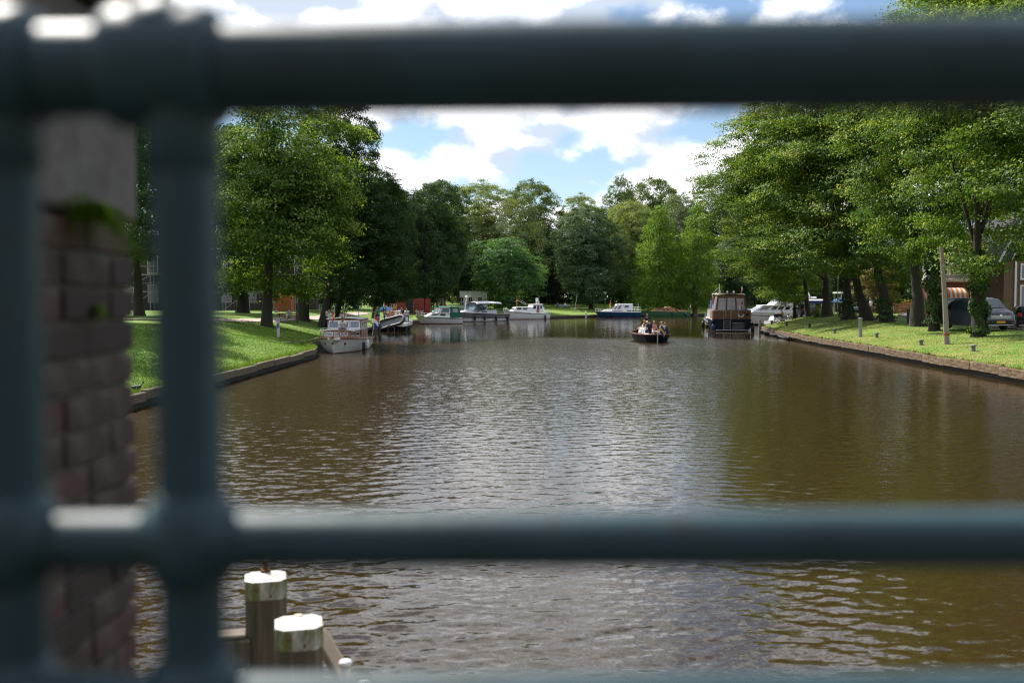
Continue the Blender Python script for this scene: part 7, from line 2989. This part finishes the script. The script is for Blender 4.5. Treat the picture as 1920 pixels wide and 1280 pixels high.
# mesh fence panels
a = on_ground(400, 106)
pw = 3.3
M_MESH = mat('fence_wire', (.30, .31, .32), .5, .5)
for k in range(6):
    x = a.x + k * (pw + .08)
    z = ground_z(x + pw / 2, 106)
    t = thing('fence_panel', ['wire fence panel farthest left before the scaffold', 'second wire fence panel from the left before the scaffold', 'wire fence panel behind the nearest linden trunk',
                              'wire fence panel before the orange container', 'wire fence panel between the container and the massive trunk',
                              'wire fence panel right of the massive trunk'][k], 'fence', (x, 106, z), 0, 'wire fence panels round the building site')
    m = MB()
    m.tube([(0, 0, .1), (0, 0, 2.0), (pw, 0, 2.0), (pw, 0, .1)], .025, 6, closed=True, smooth=False)
    m.build('frame', M_GALV, t)
    m = MB()
    for i in range(22):
        m.box((pw * (i + 1) / 23, 0, 1.05), (.008, .008, 1.9))
    for i in range(6):
        m.box((pw / 2, 0, .2 + .33 * i), (pw, .008, .008))
    m.build('mesh', M_MESH, t)
    for q in (0, pw):
        MB().box((q, 0, .07), (.22, .6, .14), b=.02).build('foot', M_CONC, t)
# hoardings with lettering
HB_R, HB_D = mat('hoarding_red', (.22, .028, .024), .7, var=.08), mat('hoarding_black', (.018, .018, .02), .7, var=.15)


def letters(txt, size, parent, loc, material):
    cu = bpy.data.curves.new('lettering', 'FONT')
    cu.body = txt
    cu.size = size
    cu.extrude = .012
    cu.resolution_u = 3
    o = bpy.data.objects.new('tmp', cu)
    COL.objects.link(o)
    me = bpy.data.meshes.new_from_object(o.evaluated_get(DEPS()))
    bpy.data.objects.remove(o)
    me.materials.clear()
    me.materials.append(material)
    l = bpy.data.objects.new('lettering', me)
    COL.objects.link(l)
    l.parent = parent
    l.location = loc
    l.rotation_euler = (R(90), 0, 0)
    return l


M_LET = mat('letter_white', (.62, .58, .58), .7)
M_LETR = mat('letter_grey', (.40, .16, .15), .7)
for i, (p0, p1, Y, mm, lb, txt) in enumerate((
        (698, 719, 152, HB_D, 'black hoarding panel at the left end', []),
        (720.5, 743, 152, HB_R, 'red hoarding panel with pale letters behind the yellow cloths', [('co', .18, .95), ('d', .18, .28)]),
        (743.4, 761, 152, HB_R, 'red hoarding panel ending in the letters is', [('is', .2, .28)]),
        (761.4, 775, 153, HB_D, 'dark fence panel between the red hoardings', []),
        (775.4, 795, 154, HB_R, 'red hoarding panel with white letters above the green canopy boat', [('de', .18, .35), ('er', .95, .35)]),
        (797, 807, 156, HB_R, 'narrow red hoarding panel at the right end', []))):
    a, b = at(p0, 580, Y), at(p1, 580, Y)
    gz_ = ground_z((a.x + b.x) / 2, Y)
    ln = b.x - a.x
    zt_ = EYE + (562 - (562 if mm is HB_R else 559)) / F * Y
    h_ = max(1.6, EYE + (562 - 561) / F * Y - gz_)
    t = thing('hoarding', lb, 'hoarding', (a.x, Y, gz_), 0, 'hoarding panels round the building site')
    MB().box((ln / 2, 0, h_ / 2 + .12), (ln, .05, h_), b=.006).build('panel', mm, t)
    for x in (.08, ln - .08):
        MB().box((x, .08, h_ / 2), (.08, .08, h_ + .1)).build('post', M_GALV, t)
    for s, x, z in txt:
        letters(s, .72 if z < .9 else .6, t, (x, -.03, z + .12), M_LET if Y > 153 or s == 'is' else M_LETR)
# small scaffold tower behind the hoardings
c = on_ground(818, 168)
t = thing('scaffold', 'small scaffold tower right of the red hoardings', 'scaffold', c)
for x in (-1.1, 1.1):
    for y in (0, 1.2):
        MB().tube([(x, y, 0), (x, y, 3.6)], .05, 6).build('standard', M_GALV, t)
for z in (1.0, 2.0, 3.0, 3.5):
    MB().tube([(-1.1, 0, z), (1.1, 0, z)], .04, 6).build('ledger', M_GALV, t)
MB().box((0, .6, 2.1), (2.2, 1.1, .06)).build('platform', P_TEAK, t)

# ---- white arched building
c0, c1 = on_ground(862, 190), on_ground(912, 190)
t = thing('arched_building', 'white building with dark arched windows behind the grey yacht', 'building', (c0.x, 190, c0.z - .1))
W_ = c1.x - c0.x
Hh = EYE + (562 - 547) / F * 190 - c0.z + .1
M_WALLW = mat('white_plaster', (.80, .79, .76), .8, var=.06, scale=3)
MB().box((W_ / 2, 2.6, Hh / 2), (W_, 5, Hh)).build('wall', M_WALLW, t)
MB().box((W_ / 2, 2.6, Hh + .06), (W_ + .2, 5.2, .14)).build('cornice', M_WALLW, t)
for px in (865.5, 882, 900):
    x = (px - 862) / F * 190
    m = MB()
    ring = [(x - .36, -.03, .7), (x + .36, -.03, .7)] + [(x + .36 * math.cos(a), -.03, Hh * .58 + .36 * math.sin(a)) for a in np.linspace(0, math.pi, 9)]
    m.prism(ring, (0, .12, 0))
    f = m.build('window', P_GLASS, t)
    b2 = MB().box((x, -.04, Hh * .40), (.72, .05, .07))
    b2.box((x, -.04, Hh * .42), (.05, .05, Hh * .6))
    b2.build('glazing_bar', M_TRIM, f)

# ---- parked bikes and a picnic table on the left lawn
c = on_ground(662, 104)
t = thing('picnic_table', 'low pale slab table on the left lawn behind the cabin boat', 'table', on_ground(693, 108))
MB().box((0, 0, .6), (1.9, .8, .06), b=.01).build('tabletop', mat('bleached_wood', (.24, .20, .15), .9), t)
for x in (-.7, .7):
    MB().box((x, 0, .3), (.1, .6, .6)).build('leg', M_GREYPOST, t)
for i, (px, top) in enumerate(((642, 'turquoise'), (650, 'pale_blue'))):
    person(('person in turquoise sitting on the lawn behind the cabin boat', 'person in pale blue sitting on the lawn behind the cabin boat')[i], 'sit_lean', on_ground(px, 96) + Vector((0, 0, .42)), R(-60), top, 'denim', 'dark', 0)
    c = thing('lawn_chair', ('low chair under the person in turquoise', 'low chair under the person in pale blue')[i], 'chair', on_ground(px, 96), R(-60))
    MB().box((0, 0, .36), (.45, .45, .05), b=.01).build('seat', M_BENCHB, c)
    MB().box((-.24, 0, .62), (.05, .45, .5), b=.01).build('backrest', M_BENCHB, c)
    for sx in (-.18, .18):
        for sy in (-.18, .18):
            MB().box((sx, sy, .17), (.04, .04, .36)).build('leg', M_DKIRON, c)
bt = bicycle('dark bicycle lying near the lawn chairs on the left bank', on_ground(664, 97), R(-10), mat('black_frame', (.02, .02, .022), .35))
bt['group'] = 'bicycles on the left lawn'

# ---- coot on the left quay
c = gp(257, 750)
c = Vector((c.x, c.y, ground_z(c.x, c.y)))
t = thing('coot', 'black water bird standing at the edge of the left bank', 'bird', c, R(20))
m = MB()
m.loft([[Vector((x, r_ * math.cos(a) * .9, .17 + dz + r_ * math.sin(a))) for a in np.linspace(0, 2 * math.pi, 11)[:-1]] for x, r_, dz in
        ((-.19, .008, .03), (-.13, .045, .01), (-.04, .075, .0), (.05, .07, .0), (.11, .045, .03), (.135, .032, .07), (.15, .028, .115), (.165, .036, .15), (.19, .034, .16), (.215, .012, .155))], closed=True, caps=True)
m.build('body', mat('black_plumage', (.014, .014, .016), .6, var=.3, scale=40), t)
MB().loft([[Vector((.21, .014 * math.cos(a), .325 + .014 * math.sin(a))) for a in np.linspace(0, 6.28, 7)[:-1]], [Vector((.26, .002 * math.cos(a), .315 + .002 * math.sin(a))) for a in np.linspace(0, 6.28, 7)[:-1]]], closed=True, caps=True).build('beak', P_WHITE, t)
for y in (-.035, .035):
    m = MB().tube([(.0, y, .11), (-.01, y, .05), (.01, y, .005)], .008, 6)
    for a in (-.4, 0, .4):
        m.tube([(.01, y, .006), (.07, y + a * .06, .004)], .006, 5)
    m.build('leg', mat('bird_leg', (.15, .16, .1), .6), t)
